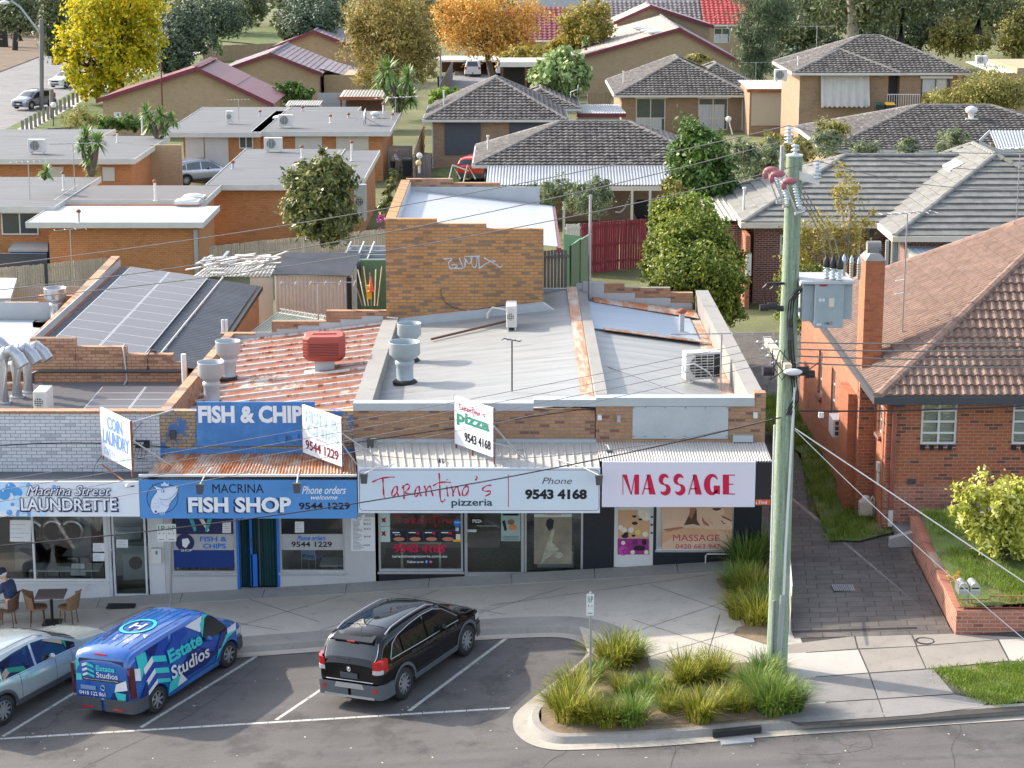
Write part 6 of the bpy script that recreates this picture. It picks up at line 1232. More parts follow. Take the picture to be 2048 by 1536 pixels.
t=fbk('brick_outbuilding','orange brick outbuilding with bright white metal roof',[(52,405,446,412,'roof_pale')],2.75,[(96,396,446,412)],[],ft=.22)
b=MB();yy=YZ(446,2.75)+.5;b.box(X(388,480,yy),X(396,480,yy),yy-.1,yy,0,2.4);b.bd('downpipe',M.grey_metal,t)
# brown house helper
def wbx(t,u0,u1,v0,y0,y1,zb,zt,m,name='wall'):
 x0,x1=X(u0,v0,y0),X(u1,v0,y0);b=MB();b.box(x0,x1,y0,y1,zb,zt);return b.bd(name,M[m],t)
def pxw(t,u0,u1,v0,v1,y,mull=1,trans=(),fm='dark_metal',gm='glass_house',curtain=True,w=.07,awn=None,lab=None):
 x0,x1,z0,z1=X(u0,v0,y),X(u1,v0,y),Z(v1,y),Z(v0,y)
 f=MB();wfr(f,x0,x1,z0,z1,y-.06,w,.05,[lerp(x0,x1,(i+1)/(mull+1))for i in rg(mull)],[Z(q,y)for q in trans]);fo=f.bd('window',M[fm],t)
 g=MB();g.box(x0+.02,x1-.02,y-.035,y-.03,z0+.02,z1-.02);g.bd('pane',M[gm],fo)
 if curtain:
  c=MB();n=30;v=[]
  for s in(0,1):
   for i in rg(n+1):v.append((lerp(x0+w,lerp(x0,x1,.92)-w,i/n),y-.045+.012*math.sin(i*2.2),(z0+w,lerp(z0,z1,curtain if isinstance(curtain,float)else .5))[s]))
  c.add(v,[(i,i+1,n+2+i,n+1+i)for i in rg(n)],0,True);c.bd('curtain',M.curtain,fo)
 if awn:b=MB();b.box(x0-.1,x1+.15,y-.22,y-.07,z1-.02,z1+.14);b.bd('awning_roll',M[awn],fo)
 return fo
 # H1
Y0=YZ(240,3.0);x0,x1=X(848,240,Y0),X(1134,240,Y0)
t=TH('tiled_house','brown brick house with weathered grey tile roof and navy window blinds','house',((x0+x1)/2,Y0,0))
hpr(t,x0,x1,Y0,Y0+10.5,3.0,.5,hs=.085)
hpr(t,x0+5.0,X(1160,218,YZ(218,3)),YZ(218,3),YZ(218,3)+8,3.0,.42,faces='fr',hs=.085)
wbx(t,866,1128,250,Y0+.6,Y0+9.5,-1,2.9,'b_brown')
b=MB();yy=Y0+.6;b.box(X(866,280,yy)-.06,X(866,280,yy)-.002,yy-.06,yy+.06,-.5,2.85);b.bd('downpipe',M.trim_white,t)
for u0,u1,v1 in((890,961,309),(1019,1127,300)):
 b=MB();b.box(X(u0,245,yy),X(u1,245,yy),yy-.09,yy-.003,Z(v1,yy),2.82);b.bd('window_blind',M.slab_shade,t)
 # H2
Y0=YZ(331,3.0);x0,x1=X(948,331,Y0),10.9
t=TH('tiled_house','house with wide grey tile roof and a corrugated iron verandah','house',((x0+x1)/2,Y0,0))
hpr(t,x0,x1,Y0,Y0+9.2,3.0,.39,faces='flr',hs=.085)
wbx(t,985,1400,331,Y0+.6,Y0+8.6,-1,2.9,'b_brown')
yv=YZ(371,2.6);b=MB();sheet(b,(X(972,371,yv),yv,2.6),(X(1345,371,yv),yv,2.6),(X(1338,332,Y0),Y0-.02,2.98),(X(976,332,Y0),Y0-.02,2.98),60,.05,'corr');b.bd('verandah_roof',M.galv,t)
b=MB();b.box(X(972,371,yv),X(1345,371,yv),yv-.05,yv+.05,2.34,2.57);b.box(X(1100,371,yv),X(1345,371,yv),Y0+.1,Y0+.15,2.2,2.6);b.bd('verandah_beam',M.cream,t)
for u in(990,1128,1264,1300):b=MB();x=X(u,400,yv);b.box(x-.06,x+.06,yv-.05,yv+.07,-.3,2.34);b.bd('post',M.cream,t)
# H3
Y0=YZ(191,3.0);x0,x1=X(1230,191,Y0),X(1504,191,Y0)
t=TH('tiled_house','tan brick house with pyramid grey tile roof and two curtained windows','house',((x0+x1)/2,Y0,.5))
hpr(t,x0,x1,Y0,Y0+13.5,3.0,.46,faces='fl',hs=.085);yy=YZ(172,3)
hpr(t,x0+5.5,X(1516,172,yy),yy,yy+8,3.0,.5,faces='fr',hs=.085)
wbx(t,1243,1486,200,Y0+.6,Y0+12,-.6,2.9,'b_brown');yy=Y0+.6
pxw(t,1272,1331,196,263,yy,1,(236,),'cream',curtain=.42,awn='offwhite');pxw(t,1397,1456,196,260,yy,1,(236,),'cream',curtain=.8,awn='offwhite')
b=MB();b.box(X(1484,200,yy),X(1488,200,yy),yy-.1,yy,-.5,2.8);b.bd('downpipe',M.trim_white,t)
# garage between H3 and H4
t=TH('garage','low brown brick garage with a wide beige door','garage',(X(1545,215,146),146,0));yy=146
wbx(t,1500,1592,180,yy,yy+6,-1.5,Z(180,yy),'b_brown');b=MB();b.box(X(1503,200,yy),X(1583,200,yy),yy-.05,yy-.003,Z(251,yy),Z(184,yy))
for i in rg(14):x=lerp(X(1503,200,yy),X(1583,200,yy),i/14);b.box(x+.01,x+.02,yy-.065,yy-.05,Z(251,yy),Z(184,yy))
b.bd('garage_door',M.garage,t);b=MB();sheet(b,(X(1494,181,yy-.3),yy-.3,Z(181,yy-.3)+.1),(X(1592,181,yy-.3),yy-.3,Z(181,yy-.3)+.1),(X(1592,181,yy-.3),yy+6,Z(181,yy-.3)+.2),(X(1494,181,yy-.3),yy+6,Z(181,yy-.3)+.2),20,.05,'rib');b.bd('roof',M.roof_beige,t)
b=MB();b.box(X(1494,181,yy-.3),X(1592,181,yy-.3),yy-.35,yy-.3,Z(184,yy),Z(178,yy));b.bd('fascia',M.rust,t)
# H4
ze=5.8;Y0=YZ(147,ze);x0,x1=X(1588,147,Y0),X(1946,147,Y0)
t=TH('tiled_house','raised brown brick house with balcony and striped canvas blind','house',((x0+x1)/2,Y0,1))
hpr(t,x0,x1,Y0+.4,Y0+10.5,ze,.40,faces='flr',hs=.085);xw=X(1800,147,Y0)
hpr(t,x0-.02,xw,Y0,Y0+7,ze+.02,.37,faces='fr',hs=.085,ends='hh')
yy=Y0+.7;wbx(t,1600,1777,155,yy,yy+9,0,ze-.08,'b_brown');wbx(t,1800,1932,155,yy,yy+9,0,ze-.08,'b_brown');wbx(t,1777,1800,155,yy+1.0,yy+9,0,ze-.08,'b_brown')
b=MB();b.box(X(1780,155,yy+.95),X(1797,155,yy+.95),yy+.9,yy+.97,Z(218,yy),Z(152,yy));b.bd('door',M.charcoal,t)
pxw(t,1645,1731,190,214,yy,2,(),'dark_metal',curtain=.9);pxw(t,1843,1900,156,213,yy,1,(186,),'dark_metal',curtain=.98,awn='offwhite')
b=MB();xa_,xb_=X(1641,150,yy),X(1738,150,yy);n=48;v=[]
for j,(yo,zz)in enumerate(((-.1,Z(150,yy)),(-.75,Z(205,yy)-.05),(-.75,Z(205,yy)-.22))):
 for i in rg(n+1):v.append((lerp(xa_,xb_,i/n),yy+yo-.05*math.sin(i*.8),zz-(.05*math.sin(i*1.3)if j==2 else 0)))
b.add(v,[(j*(n+1)+i,j*(n+1)+i+1,(j+1)*(n+1)+i+1,(j+1)*(n+1)+i)for j in range(2)for i in rg(n)],0,True);b.bd('canvas_blind',M.awning_fab,t)
b=MB();xa_,xb_=X(1775,188,yy-.9),X(1840,188,yy-.9);yb=yy-.9
b.box(xa_,xb_,yb,yb+.05,Z(188,yb)-.05,Z(188,yb));b.box(xa_,xb_,yb,yb+.05,Z(218,yb),Z(218,yb)+.05)
for i in rg(15):x=lerp(xa_,xb_,i/14);b.box(x-.015,x+.015,yb+.01,yb+.04,Z(218,yb),Z(188,yb))
b.bd('balustrade',M.white,t);b=MB();b.box(xa_,xb_,yb,yy,Z(218,yb)-.2,Z(218,yb)-.02);b.bd('balcony_floor',M.offwhite,t)
# far right brick garage
t=TH('garage','brick garage with pale ribbed roof at the right edge','garage',(X(2010,160,128),128,1));yy=128
b=MB();b.box(X(2034,150,yy),X(2120,150,yy),yy,yy+8,0,Z(136,yy));b.box(X(1993,150,yy+8),X(2120,150,yy+8),yy+8,yy+8.2,0,Z(120,yy+8));b.bd('wall',M.b_tan,t);b=MB();sheet(b,(X(1985,146,yy-1),yy-1,Z(146,yy-1)),(X(2033,146,yy-1),yy-1,Z(146,yy-1)),(X(2033,146,yy-1),yy+7,Z(146,yy-1)+.1),(X(1985,146,yy-1),yy+7,Z(146,yy-1)+.1),12,.04,'rib');b.bd('roof',M.roof_pale,t)
# H5
ze=3.7;Y0=YZ(300,ze);x0=X(1652,300,Y0)
t=TH('tiled_house','long grey tile roofed house with spinning roof ventilator','house',(24,Y0,1))
hpr(t,x0,32.2,Y0,Y0+11.7,ze,.30,faces='fl',hs=.085);b=MB();b.box(x0+.6,31.5,Y0+.6,Y0+11,-.5,ze-.1);b.bd('wall',M.b_brown,t)
p=PS(1942,238,Y0,ze,.30)
v_=TH('roof_ventilator','round white turbine ventilator on the grey tile roof','roof ventilator',tuple(p));b=MB();b.box(-.35,.35,-.3,.3,-.15,.05);b.bd('base',M.offwhite,v_,lc=1);b=MB();b.lth([(.16,0),(.16,.28),(.30,.36),(.34,.5),(.27,.62),(.1,.7),(.001,.71)],n=18);b.bd('turbine_head',M.white,v_,lc=1)
t=TH('pergola','blue grey corrugated gable pergola beyond the slate roof','pergola',(X(2000,290,95),95,1));yy=95
b=MB();sheet(b,(X(1993,298,yy),yy,Z(298,yy)),(X(2140,298,yy),yy,Z(298,yy)),(X(2140,262,yy+3),yy+3,Z(262,yy+3)),(X(1978,262,yy+3),yy+3,Z(262,yy+3)),26,.06,'corr');b.bd('roof',M.galv,t)
b=MB();z_=Z(298,yy);xa_,xb_=X(1958,282,yy),X(1993,298,yy);b.hexa([(xa_,yy,z_+.25),(xb_,yy-.1,z_-.12),(xb_,yy,z_-.12),(xa_,yy+.1,z_+.25)],[(xa_,yy,z_+.4),(xb_,yy-.1,z_+.02),(xb_,yy,z_+.02),(xa_,yy+.1,z_+.4)]);b.hexa([(xa_,yy,z_+.25),(X(1980,262,yy),yy,z_+.72),(X(1980,262,yy),yy+.1,z_+.72),(xa_,yy+.1,z_+.25)],[(xa_,yy,z_+.4),(X(1980,262,yy),yy,z_+.88),(X(1980,262,yy),yy+.1,z_+.88),(xa_,yy+.1,z_+.4)]);b.box(X(1993,298,yy),X(2140,298,yy),yy-.12,yy-.02,z_-.16,z_-.02);b.bd('fascia',M.grey_metal,t)
b=MB();b.box(X(2005,310,yy),X(2140,310,yy),yy+2.5,yy+2.6,0,z_);b.bd('wall',M.b_tan,t)
# H6 slate house
ze=3.6;Y0=YZ(446,ze);x0=X(1487,446,Y0)
t=TH('slate_house','dark red brick house with grey slate tiled roof and two hips','house',(17,Y0,1))
hpr(t,x0,27,Y0,Y0+9.6,ze,.45,'t_slate','t_slate',tw=.62,ts=.44,flat=True,faces='fl',hs=.07,emat='cream',gut=.2)
Yw=YZ(473,ze);xw=X(1790,473,Yw);Rw,RA,RB=hpr(t,xw,xw+9.8,Yw,Yw+14,ze,.53,'t_slate','t_slate',tw=.62,ts=.44,flat=True,faces='flr',hs=.07,emat='cream',gut=.2)
b=MB();b.box(x0+.5,xw+.5,Y0+.5,Y0+9,-.5,ze-.12);b.bd('wall',M.b_dark,t)['label']='left wing wall'
b=MB();b.box(xw+.5,xw+9.3,Yw+.5,Yw+9,-.5,ze-.12);b.bd('wall',M.b_dark,t)
yy=Y0+.5
for u0,u1,v0,v1 in((1560,1590,470,510),):pxw(t,u0,u1,v0,v1,yy,0,(),'offwhite')
b=MB();x=X(1722,470,yy);b.lth([(.36,-.06),(.52,-.06),(.52,.05),(.36,.05)],(X(1750,466,yy),yy-.03,Z(462,yy)),24,0,'y');b.bd('round_window_surround',M.b_dark,t)
b=MB();b.cyl((X(1750,466,yy),yy-.05,Z(462,yy)),.36,.02,20,'y');b.bd('round_window',M.glass_house,t)
for u,y_ in((1717,yy-.1),(1774,Yw+.45),):b=MB();x=X(u,500,y_);b.box(x-.07,x+.05,y_-.12,y_-.01,0,ze-.2);b.bd('downpipe',M.colorbond,t)
pxw(t,1783,1800,478,540,Yw+.5,0,(),'offwhite',curtain=.9)
ya_=Yw-2.6;b=MB();sheet(b,(X(1870,540,ya_),ya_,Z(541,ya_)),(28,ya_,Z(541,ya_)),(28,Yw+.4,3.15),(X(1812,487,Yw+.4),Yw+.4,3.15),60,.03,'corr');b.bd('porch_roof',M.roof_blue,t)
b=MB();z_=Z(541,ya_);xa_=X(1812,487,Yw+.4);b.add([(xa_,Yw+.4,3.15),(X(1870,540,ya_),ya_,z_),(X(1870,540,ya_),ya_,z_-.3),(xa_,Yw+.4,2.3)],[(0,1,2,3)]);b.bd('porch_side',M.offwhite,t)
p=PS(1900,341,Yw,ze,.2);sk=PS(1893,342,Y0,ze,.45)
b=MB();xx=RA.x;
def lf(x,y):return ze+.53*(x-xw)
b.slab([(18.2,Yw+6.0,lf(18.2,0)+.12),(18.75,Yw+6.0,lf(18.75,0)+.12),(18.75,Yw+7.6,lf(18.75,0)+.12),(18.2,Yw+7.6,lf(18.2,0)+.12)],.1);b.bd('skylight',M.white,t)
# brick annex with lattice next to slate house
t=TH('brick_annex','dark red brick annex with beige ribbed roof beside the slate house','annex',(X(1470,500,84),84,1));yy=84.6
b=MB();b.box(X(1446,500,yy),x0+.5,yy,yy+4,-.5,Z(448,yy));b.bd('wall',M.b_dark,t)
b=MB();sheet(b,(X(1395,440,yy),yy-.2,Z(440,yy)),(x0+.3,yy-.2,Z(440,yy)),(x0+.3,yy+7,Z(440,yy)+.1),(X(1395,440,yy),yy+7,Z(440,yy)+.1),9,.06,'rib');b.bd('roof',M.roof_beige,t)
b=MB();b.box(X(1493,520,yy-2.2),X(1503,520,yy-2.2),yy-2.2,yy-2.0,1.6,2.5);b.bd('meter_box',M.offwhite,t)
b=MB();b.box(X(1491,520,yy-2.0),X(1500,520,yy-2.0),yy-2.0,yy-.02,-.5,ze-.4);b.bd('side_wall',M.b_redface,t)
# tan gable houses
def gbh(label,u0,ua,u1,v0,va,v1,Y,depth,mats,base=-.5,fas='maroon',step=.42,tw=.45,over=.35):
 x0,xa,x1=X(u0,v0,Y),X(ua,va,Y),X(u1,v1,Y);z0,za_,z1=Z(v0,Y),Z(va,Y),Z(v1,Y)
 t=TH('gable_house',label,'house',((x0+x1)/2,Y,0))
 b=MB();prof=[(x0,base),(x1,base),(x1,z1-.12),(xa,za_-.12),(x0,z0-.12)]
 b.hexa([(p[0],Y+over,p[1])for p in prof],[(p[0],Y+depth-.2,p[1])for p in prof]);b.bd('gable_wall',M.b_tan,t,recalc=True)
 b=MB();tfc(b,(x0-.4,Y+depth,z0-.4*(za_-z0)/(xa-x0)),(x0-.4,Y,z0-.4*(za_-z0)/(xa-x0)),(xa,Y,za_),(xa,Y+depth,za_),tw=tw,ts=step,flat=True,hs=.03)
 b.bd('roof',M[mats[0]],t)['label']='left roof slope'
 b=MB();tfc(b,(x1+.4,Y,z1-.4*(za_-z1)/(x1-xa)),(x1+.4,Y+depth,z1-.4*(za_-z1)/(x1-xa)),(xa,Y+depth,za_),(xa,Y,za_),tw=tw,ts=step,flat=True,hs=.03)
 b.bd('roof',M[mats[1]],t)['label']='right roof slope'
 b=MB()
 for(xx,zz,sgn)in((x0-.4,z0-.4*(za_-z0)/(xa-x0),1),(x1+.4,z1-.4*(za_-z1)/(x1-xa),-1)):
  b.hexa([(xx,Y-.12,zz-.22),(xa,Y-.12,za_-.22),(xa,Y-.02,za_-.22),(xx,Y-.02,zz-.22)],[(xx,Y-.12,zz+.1),(xa,Y-.12,za_+.1),(xa,Y-.02,za_+.1),(xx,Y-.02,zz+.1)])
 b.bd('barge_board',M[fas],t);b=MB();caps(b,(xa,Y,za_),(xa,Y+depth,za_));b.bd('ridge_capping',M[mats[1]],t)
 return t,(x0,xa,x1,z0,za_,z1)
t,g=gbh('tan brick gable house with maroon metal roof beside the yellow tree',203,393,536,197,136,204,151,9.5,('roof_red','roof_red'),step=3,tw=.5)
b=MB();x=X(325,180,151);b.tube([(x,150.7,0),(x,150.7,Z(125,151))],.05,6);b.bd('flue',M.maroon,t);b=MB();b.box(X(228,230,151.3),X(243,230,151.3),151.2,151.34,Z(236,151),Z(225,151));b.bd('meter_box',M.offwhite,t)
t,g=gbh('tan brick gable house with plum grey tiles, left of the golden tree',440,541,636,142,107,144,176,14,('t_plum','t_plum'))
wbx(t,648,712,160,178,184,-.5,Z(150,178),'b_tan','side_wing');x_,z_=X(636,144,176),Z(144,176)
b=MB();tfc(b,(X(716,160,178),178,Z(159,178)),(X(716,160,178),188,Z(159,178)),(x_-.1,188,z_+.15),(x_-.1,178,z_+.15),tw=.45,ts=.42,flat=True);b.bd('roof',M.t_plum,t)['label']='lower roof slope of the side wing'
gbh('far plum tiled gable house behind the nearer plum one',545,627,720,95,62,98,194,12,('t_plum','t_plum'))
t,g=gbh('large brown brick gable house with pale tiles, behind the pyramid roof',1150,1359,1482,116,57,124,182,24,('t_beige','t_plum'))
b=MB()
for i in rg(4):
 s=i*.95;x=g[1]-1.0-.2*i;z=lerp(g[4],g[3],(g[1]-x)/(g[1]-g[0]))+.15;b.ball((x-1.0,184+s*3.6,z-.3),.9,12,0,(1,.5,.18))
b.bd('skylight_domes',M.white,t)
gbh('pale tiled gable house with solar heater beyond the big brown one',1235,1302,1420,42,12,50,206,8,('t_beige','t_plum'))
# far tiled roofs
for lab,u0,u1,ve,vr,ze,tm in(('far maroon tiled house behind the orange tree',1010,1142,80,23,3.0,'t_maroon'),('far grey tiled house below the white warehouse',1215,1412,64,9,3.2,'t_greyfar'),('far bright red tiled house beside the casuarina',1408,1580,49,14,4.0,'t_redtile')):
 Y0=YZ(ve,ze);x0,x1=X(u0,ve,Y0),X(u1,ve,Y0);t=TH('tiled_house',lab,'house',((x0+x1)/2,Y0,0))
 a=MB();zr=ze+.5*6;tfc(a,(x0,Y0,ze),(x1,Y0,ze),(x1,Y0+6,zr),(x0,Y0+6,zr),tw=.5,ts=.55,hs=.06,hw=.07);a.bd('roof',M[tm],t)
 a=MB();a.add([(x1,Y0,ze),(x1,Y0+12,ze),(x1,Y0+6,zr)],[(0,1,2)]);a.add([(x0,Y0+6,zr),(x1,Y0+6,zr),(x1,Y0+12,ze),(x0,Y0+12,ze)],[(0,1,2,3)]);a.bd('rear_roof',M.t_plum,t)
 a=MB();a.box(x0+.3,x1-.3,Y0+.4,Y0+11,-1,ze-.05);a.bd('wall',M.b_tan,t);a=MB();a.box(x0,x1,Y0-.06,Y0-.01,ze-.2,ze);a.bd('gutter',M.offwhite,t)
 if 'red' in lab:pxw(t,1428,1460,56,86,Y0+.4,1,(),'offwhite',curtain=.6)
Y0=262;t=TH('warehouse','long pale blue white warehouse at the top of the view','warehouse',(X(1230,10,Y0),Y0,0))
b=MB();b.box(X(1035,10,Y0),X(1415,10,Y0),Y0,Y0+30,-1,Z(-25,Y0));b.bd('wall',M.roof_white,t);b=MB();b.box(X(1030,10,Y0),X(1420,10,Y0),Y0-.3,Y0+30,Z(-25,Y0),Z(-25,Y0)+.3);b.bd('roof',M.roof_pale,t)
b=MB();b.box(X(1168,10,Y0),X(1171,10,Y0),Y0-.1,Y0,-1,Z(-25,Y0));b.bd('downpipe',M.slab_shade,t)
# carport / sheds in the middle distance
yy=YZ(196,2.4);t=TH('carport','timber carport with beige ribbed roof and maroon edge','carport',(X(720,190,yy),yy,0))
b=MB();sheet(b,(X(678,192,yy),yy,2.45),(X(766,192,yy),yy,2.45),(X(766,192,yy),yy+4.6,2.6),(X(678,192,yy),yy+4.6,2.6),14,.06,'rib');b.bd('roof',M.roof_beige,t)
b=MB();b.box(X(676,192,yy),X(768,192,yy),yy-.08,yy-.01,2.25,2.5);b.bd('fascia',M.rust,t);b=MB();b.box(X(688,200,yy),X(766,200,yy),yy+2,yy+2.1,-.5,2.3);b.bd('wall',M.wood_brown,t)
for u in(682,764):b=MB();x=X(u,200,yy);b.box(x-.06,x+.06,yy+.1,yy+.22,-.5,2.25);b.bd('post',M.wood_brown,t)
yy=YZ(211,2.3);t=TH('shed','low shed with pale ribbed roof near the clothes line','shed',(X(610,205,yy),yy,0))
b=MB();sheet(b,(X(570,210,yy),yy,2.3),(X(640,210,yy),yy,2.3),(X(640,210,yy),yy+2.6,2.42),(X(570,210,yy),yy+2.6,2.42),14,.05,'rib');b.bd('roof',M.roof_beige,t);b=MB();b.box(X(572,211,yy),X(638,211,yy),yy+.1,yy+2.4,-.3,2.2);b.bd('wall',M.wall_grey,t)
yy=208;t=TH('carport','long flat carport sheltering the utes','carport',(X(960,110,yy),yy,0));b=MB();b.box(X(870,110,yy),X(1100,110,yy),yy,yy+6,Z(120,yy)-.2,Z(120,yy));b.bd('roof',M.offwhite,t);b=MB();b.box(X(880,110,yy),X(1060,110,yy),yy+5,yy+5.3,-.5,Z(120,yy)-.2);b.bd('wall',M.wood_brown,t)
for u in(903,975,1054):b=MB();x=X(u,130,yy);b.box(x-.09,x+.09,yy+.1,yy+.3,-.5,Z(120,yy)-.2);b.bd('post',M.wood_brown,t)
yy=150;t=TH('carport','flat roofed carport with pale fascia under the round shrub','carport',(X(1060,130,yy+20),yy+20,0));yy=170
b=MB();b.box(X(1000,130,yy),X(1100,130,yy),yy,yy+5,Z(134,yy),Z(124,yy));b.bd('roof',M.offwhite,t)
for u in(1004,1052):b=MB();x=X(u,140,yy);b.box(x-.1,x+.1,yy+.1,yy+.3,-.5,Z(134,yy));b.bd('post',M.wood_brown,t)
b=MB();b.box(X(1000,130,yy),X(1100,130,yy),yy+4,yy+4.3,-.5,Z(134,yy));b.bd('wall',M.black_matt,t)
yy=YZ(228,2.5);t=TH('garage','low garage with pale roof and maroon fascia between tiled houses','garage',(X(1200,230,yy),yy,0));b=MB();sheet(b,(X(1156,230,yy),yy,2.55),(X(1252,230,yy),yy,2.55),(X(1245,216,yy),yy+6,2.6),(X(1160,216,yy),yy+6,2.6),18,.04,'rib');b.bd('roof',M.roof_pale,t)
b=MB();b.box(X(1154,230,yy),X(1252,230,yy),yy-.1,yy-.01,2.3,2.55);b.bd('fascia',M.maroon,t);b=MB();b.box(X(1156,230,yy),X(1240,230,yy),yy+.3,yy+5,-.5,2.3);b.bd('wall',M.garage,t)
# ------------------------------------------------ the near red brick house on the right
ze=4.36;t=TH('red_brick_house','bright red brick house with brown tile roof and tall chimney','house',(14,YH,G(14)))
EX0,EY0,EY1=8.98,YH-.5,62.5
hpr(t,EX0,EX0+26,EY0,EY1,ze,.60,'t_terra','t_terra',tw=.205,ts=.34,faces='fl',hs=.05,hw=.06,emat='charcoal',gut=.17)
holes=[(X(1844,810,YH),X(1916,810,YH),Z(889,YH),Z(805,YH)),(X(2027,810,YH),X(2100,810,YH),Z(889,YH),Z(805,YH))]
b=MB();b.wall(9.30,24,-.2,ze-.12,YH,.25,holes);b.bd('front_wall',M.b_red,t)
b=MB();b.box(9.30-.0,24,YH-.03,YH-.003,-.2,Z(968,YH));b.bd('plinth',M.b_redwall,t)
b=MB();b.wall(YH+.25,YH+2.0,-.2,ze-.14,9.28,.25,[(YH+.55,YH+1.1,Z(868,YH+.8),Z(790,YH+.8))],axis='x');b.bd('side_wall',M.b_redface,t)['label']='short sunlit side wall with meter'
b=MB();b.box(8.85,9.28,YH+1.4,YH+1.65,-.2,ze-.1);b.bd('return_wall',M.b_red,t)
sw=[(53.2,54.0,2.3,3.7),(55.2,55.9,2.3,3.7),(57.6,58.3,2.4,3.7)]
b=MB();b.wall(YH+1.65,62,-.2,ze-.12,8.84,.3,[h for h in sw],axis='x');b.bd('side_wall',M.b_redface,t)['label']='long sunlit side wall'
for y0,y1,z0,z1 in sw+[(YH+.55,YH+1.1,Z(868,YH+.8),Z(790,YH+.8))]:
 xx=8.9 if y0>52 else 9.34
 f=MB();w=.05;f.box(xx,xx+.05,y0,y1,z0,z0+w);f.box(xx,xx+.05,y0,y1,z1-w,z1);f.box(xx,xx+.05,y0,y0+w,z0+w,z1-w);f.box(xx,xx+.05,y1-w,y1,z0+w,z1-w)
 for q in(.33,.66):f.box(xx+.004,xx+.046,y0+w,y1-w,lerp(z0,z1,q)-.015,lerp(z0,z1,q)+.015)
 fo=f.bd('window',M.white,t);g_=MB();g_.box(xx+.03,xx+.035,y0+.02,y1-.02,z0+.02,z1-.02);g_.bd('pane',M.glass_house,fo)
 g_=MB();g_.box(xx-.14,xx+.02,y0-.04,y1+.04,z0-.11,z0-.004);g_.bd('sill',M.b_dark,fo)
for i,(x0,x1,z0,z1)in enumerate(holes):
 f=MB();wfr(f,x0,x1,z0,z1,YH+.03,.055,.06,((x0+x1)/2,),[lerp(z0,z1,q)for q in(.27,.54,.8)]);fo=f.bd('window',M.white,t)
 g_=MB();g_.box(x0+.02,x1-.02,YH+.06,YH+.066,z0+.02,z1-.02);g_.bd('pane',M.glass_shop,fo)
 g_=MB()
 for k in rg(22):zz=lerp(z0,z1,(k+.5)/22);g_.hexa([(x0,YH+.13,zz),(x1,YH+.13,zz),(x1,YH+.16,zz+.028),(x0,YH+.16,zz+.028)],[(x0,YH+.13,zz+.006),(x1,YH+.13,zz+.006),(x1,YH+.16,zz+.034),(x0,YH+.16,zz+.034)])
 g_.bd('venetian_blind',M.offwhite,fo);g_=MB();g_.box(x0,x1,YH+.3,YH+.33,z0,z1);g_.bd('dark_room',M.blind,fo)
 g_=MB();n=8
 for k in rg(n):g_.box(lerp(x0,x1,k/n)+.005,lerp(x0,x1,(k+1)/n)-.005,YH-.06,YH+.03,z0-.13,z0-.003,k%2)
 g_.bd('sill',[M.black_matt,M.b_dark],fo)
 g_=MB();g_.box(x0-.14,x1+.24,YH-.14,YH-.005,z1-.03,z1+.14);g_.bd('blind_box',M.dark_metal,fo)
b=MB();xd=9.48;b.box(xd-.05,xd+.05,YH-.12,YH-.02,Z(1018,YH),ze-.1,0);b.bd('downpipe',mat('pipe_red',(.30,.10,.075),.5),t);b=MB();b.box(xd-.055,xd+.055,YH-.13,YH-.015,Z(1050,YH),Z(1018,YH));b.bd('downpipe_foot',M.offwhite,t)
b=MB();b.box(xd-.05,xd+.18,YH-.42,YH-.02,ze-.28,ze-.1);b.bd('rainwater_head',M.charcoal,t)
b=MB();b.box(X(1815,960,YH),X(1831,960,YH),YH-.04,YH-.031,Z(968,YH),Z(957,YH));b.bd('air_brick',M.charcoal,t)
# chimney
cy0,cy1=52.0,52.8;cx0,cx1=X(1729,640,cy0),X(1766,640,cy0);ct=Z(522,cy0)
b=MB();b.box(cx0-.02,cx1,cy0,cy1+.1,3.0,ct);b.box(8.62,9.3,cy0-.35,cy1+.2,-.2,3.9,0)
ch=b.bd('chimney',M.b_chim,t);b=MB();b.hexa([(cx0-.03,cy0-.01,ct),(cx1+.01,cy0-.01,ct),(cx1+.01,cy1+.11,ct),(cx0-.03,cy1+.11,ct)],[(cx0+.1,cy0+.12,ct+.16),(cx1-.1,cy0+.12,ct+.16),(cx1-.1,cy1-.05,ct+.16),(cx0+.1,cy1-.05,ct+.16)]);b.bd('mortar_cap',M.render,ch)
b=MB();b.cyl((cx0+.06,(cy0+cy1)/2+.02,ct+.30),.15,cx1-cx0-.12,14,'x');b.box(cx0+.12,cx1-.12,(cy0+cy1)/2-.12,(cy0+cy1)/2+.15,ct+.1,ct+.25);b.bd('chimney_pot',M.slab_dark,ch)
b=MB();b.box(8.58,8.62,56.3,57.0,2.5,3.1);b.bd('window_awning',M.white,t)if 0 else None
t2=TH('window_air_conditioner','white box air conditioner in the side wall of the red brick house','air conditioner',(8.7,53.5,2.35));b=MB();b.box(8.50,8.83,53.2,53.95,2.35,2.85);b.bd('casing',M.white,t2,bevel=.02);b=MB()
for i in rg(3):
 for k in rg(2):b.box(8.56+k*.13,8.66+k*.13,53.185,53.199,2.42+i*.14,2.52+i*.14)
b.bd('vent_grille',M.charcoal,t2)
t2=TH('power_meter','small grey meter on the sunlit corner wall of the red brick house','meter',(9.2,YH+.7,2.0));b=MB();b.box(9.20,9.275,YH+.45,YH+.65,2.2,2.42);b.box(9.22,9.275,YH+.48,YH+.6,1.85,2.16);b.bd('box',M.offwhite,t2)
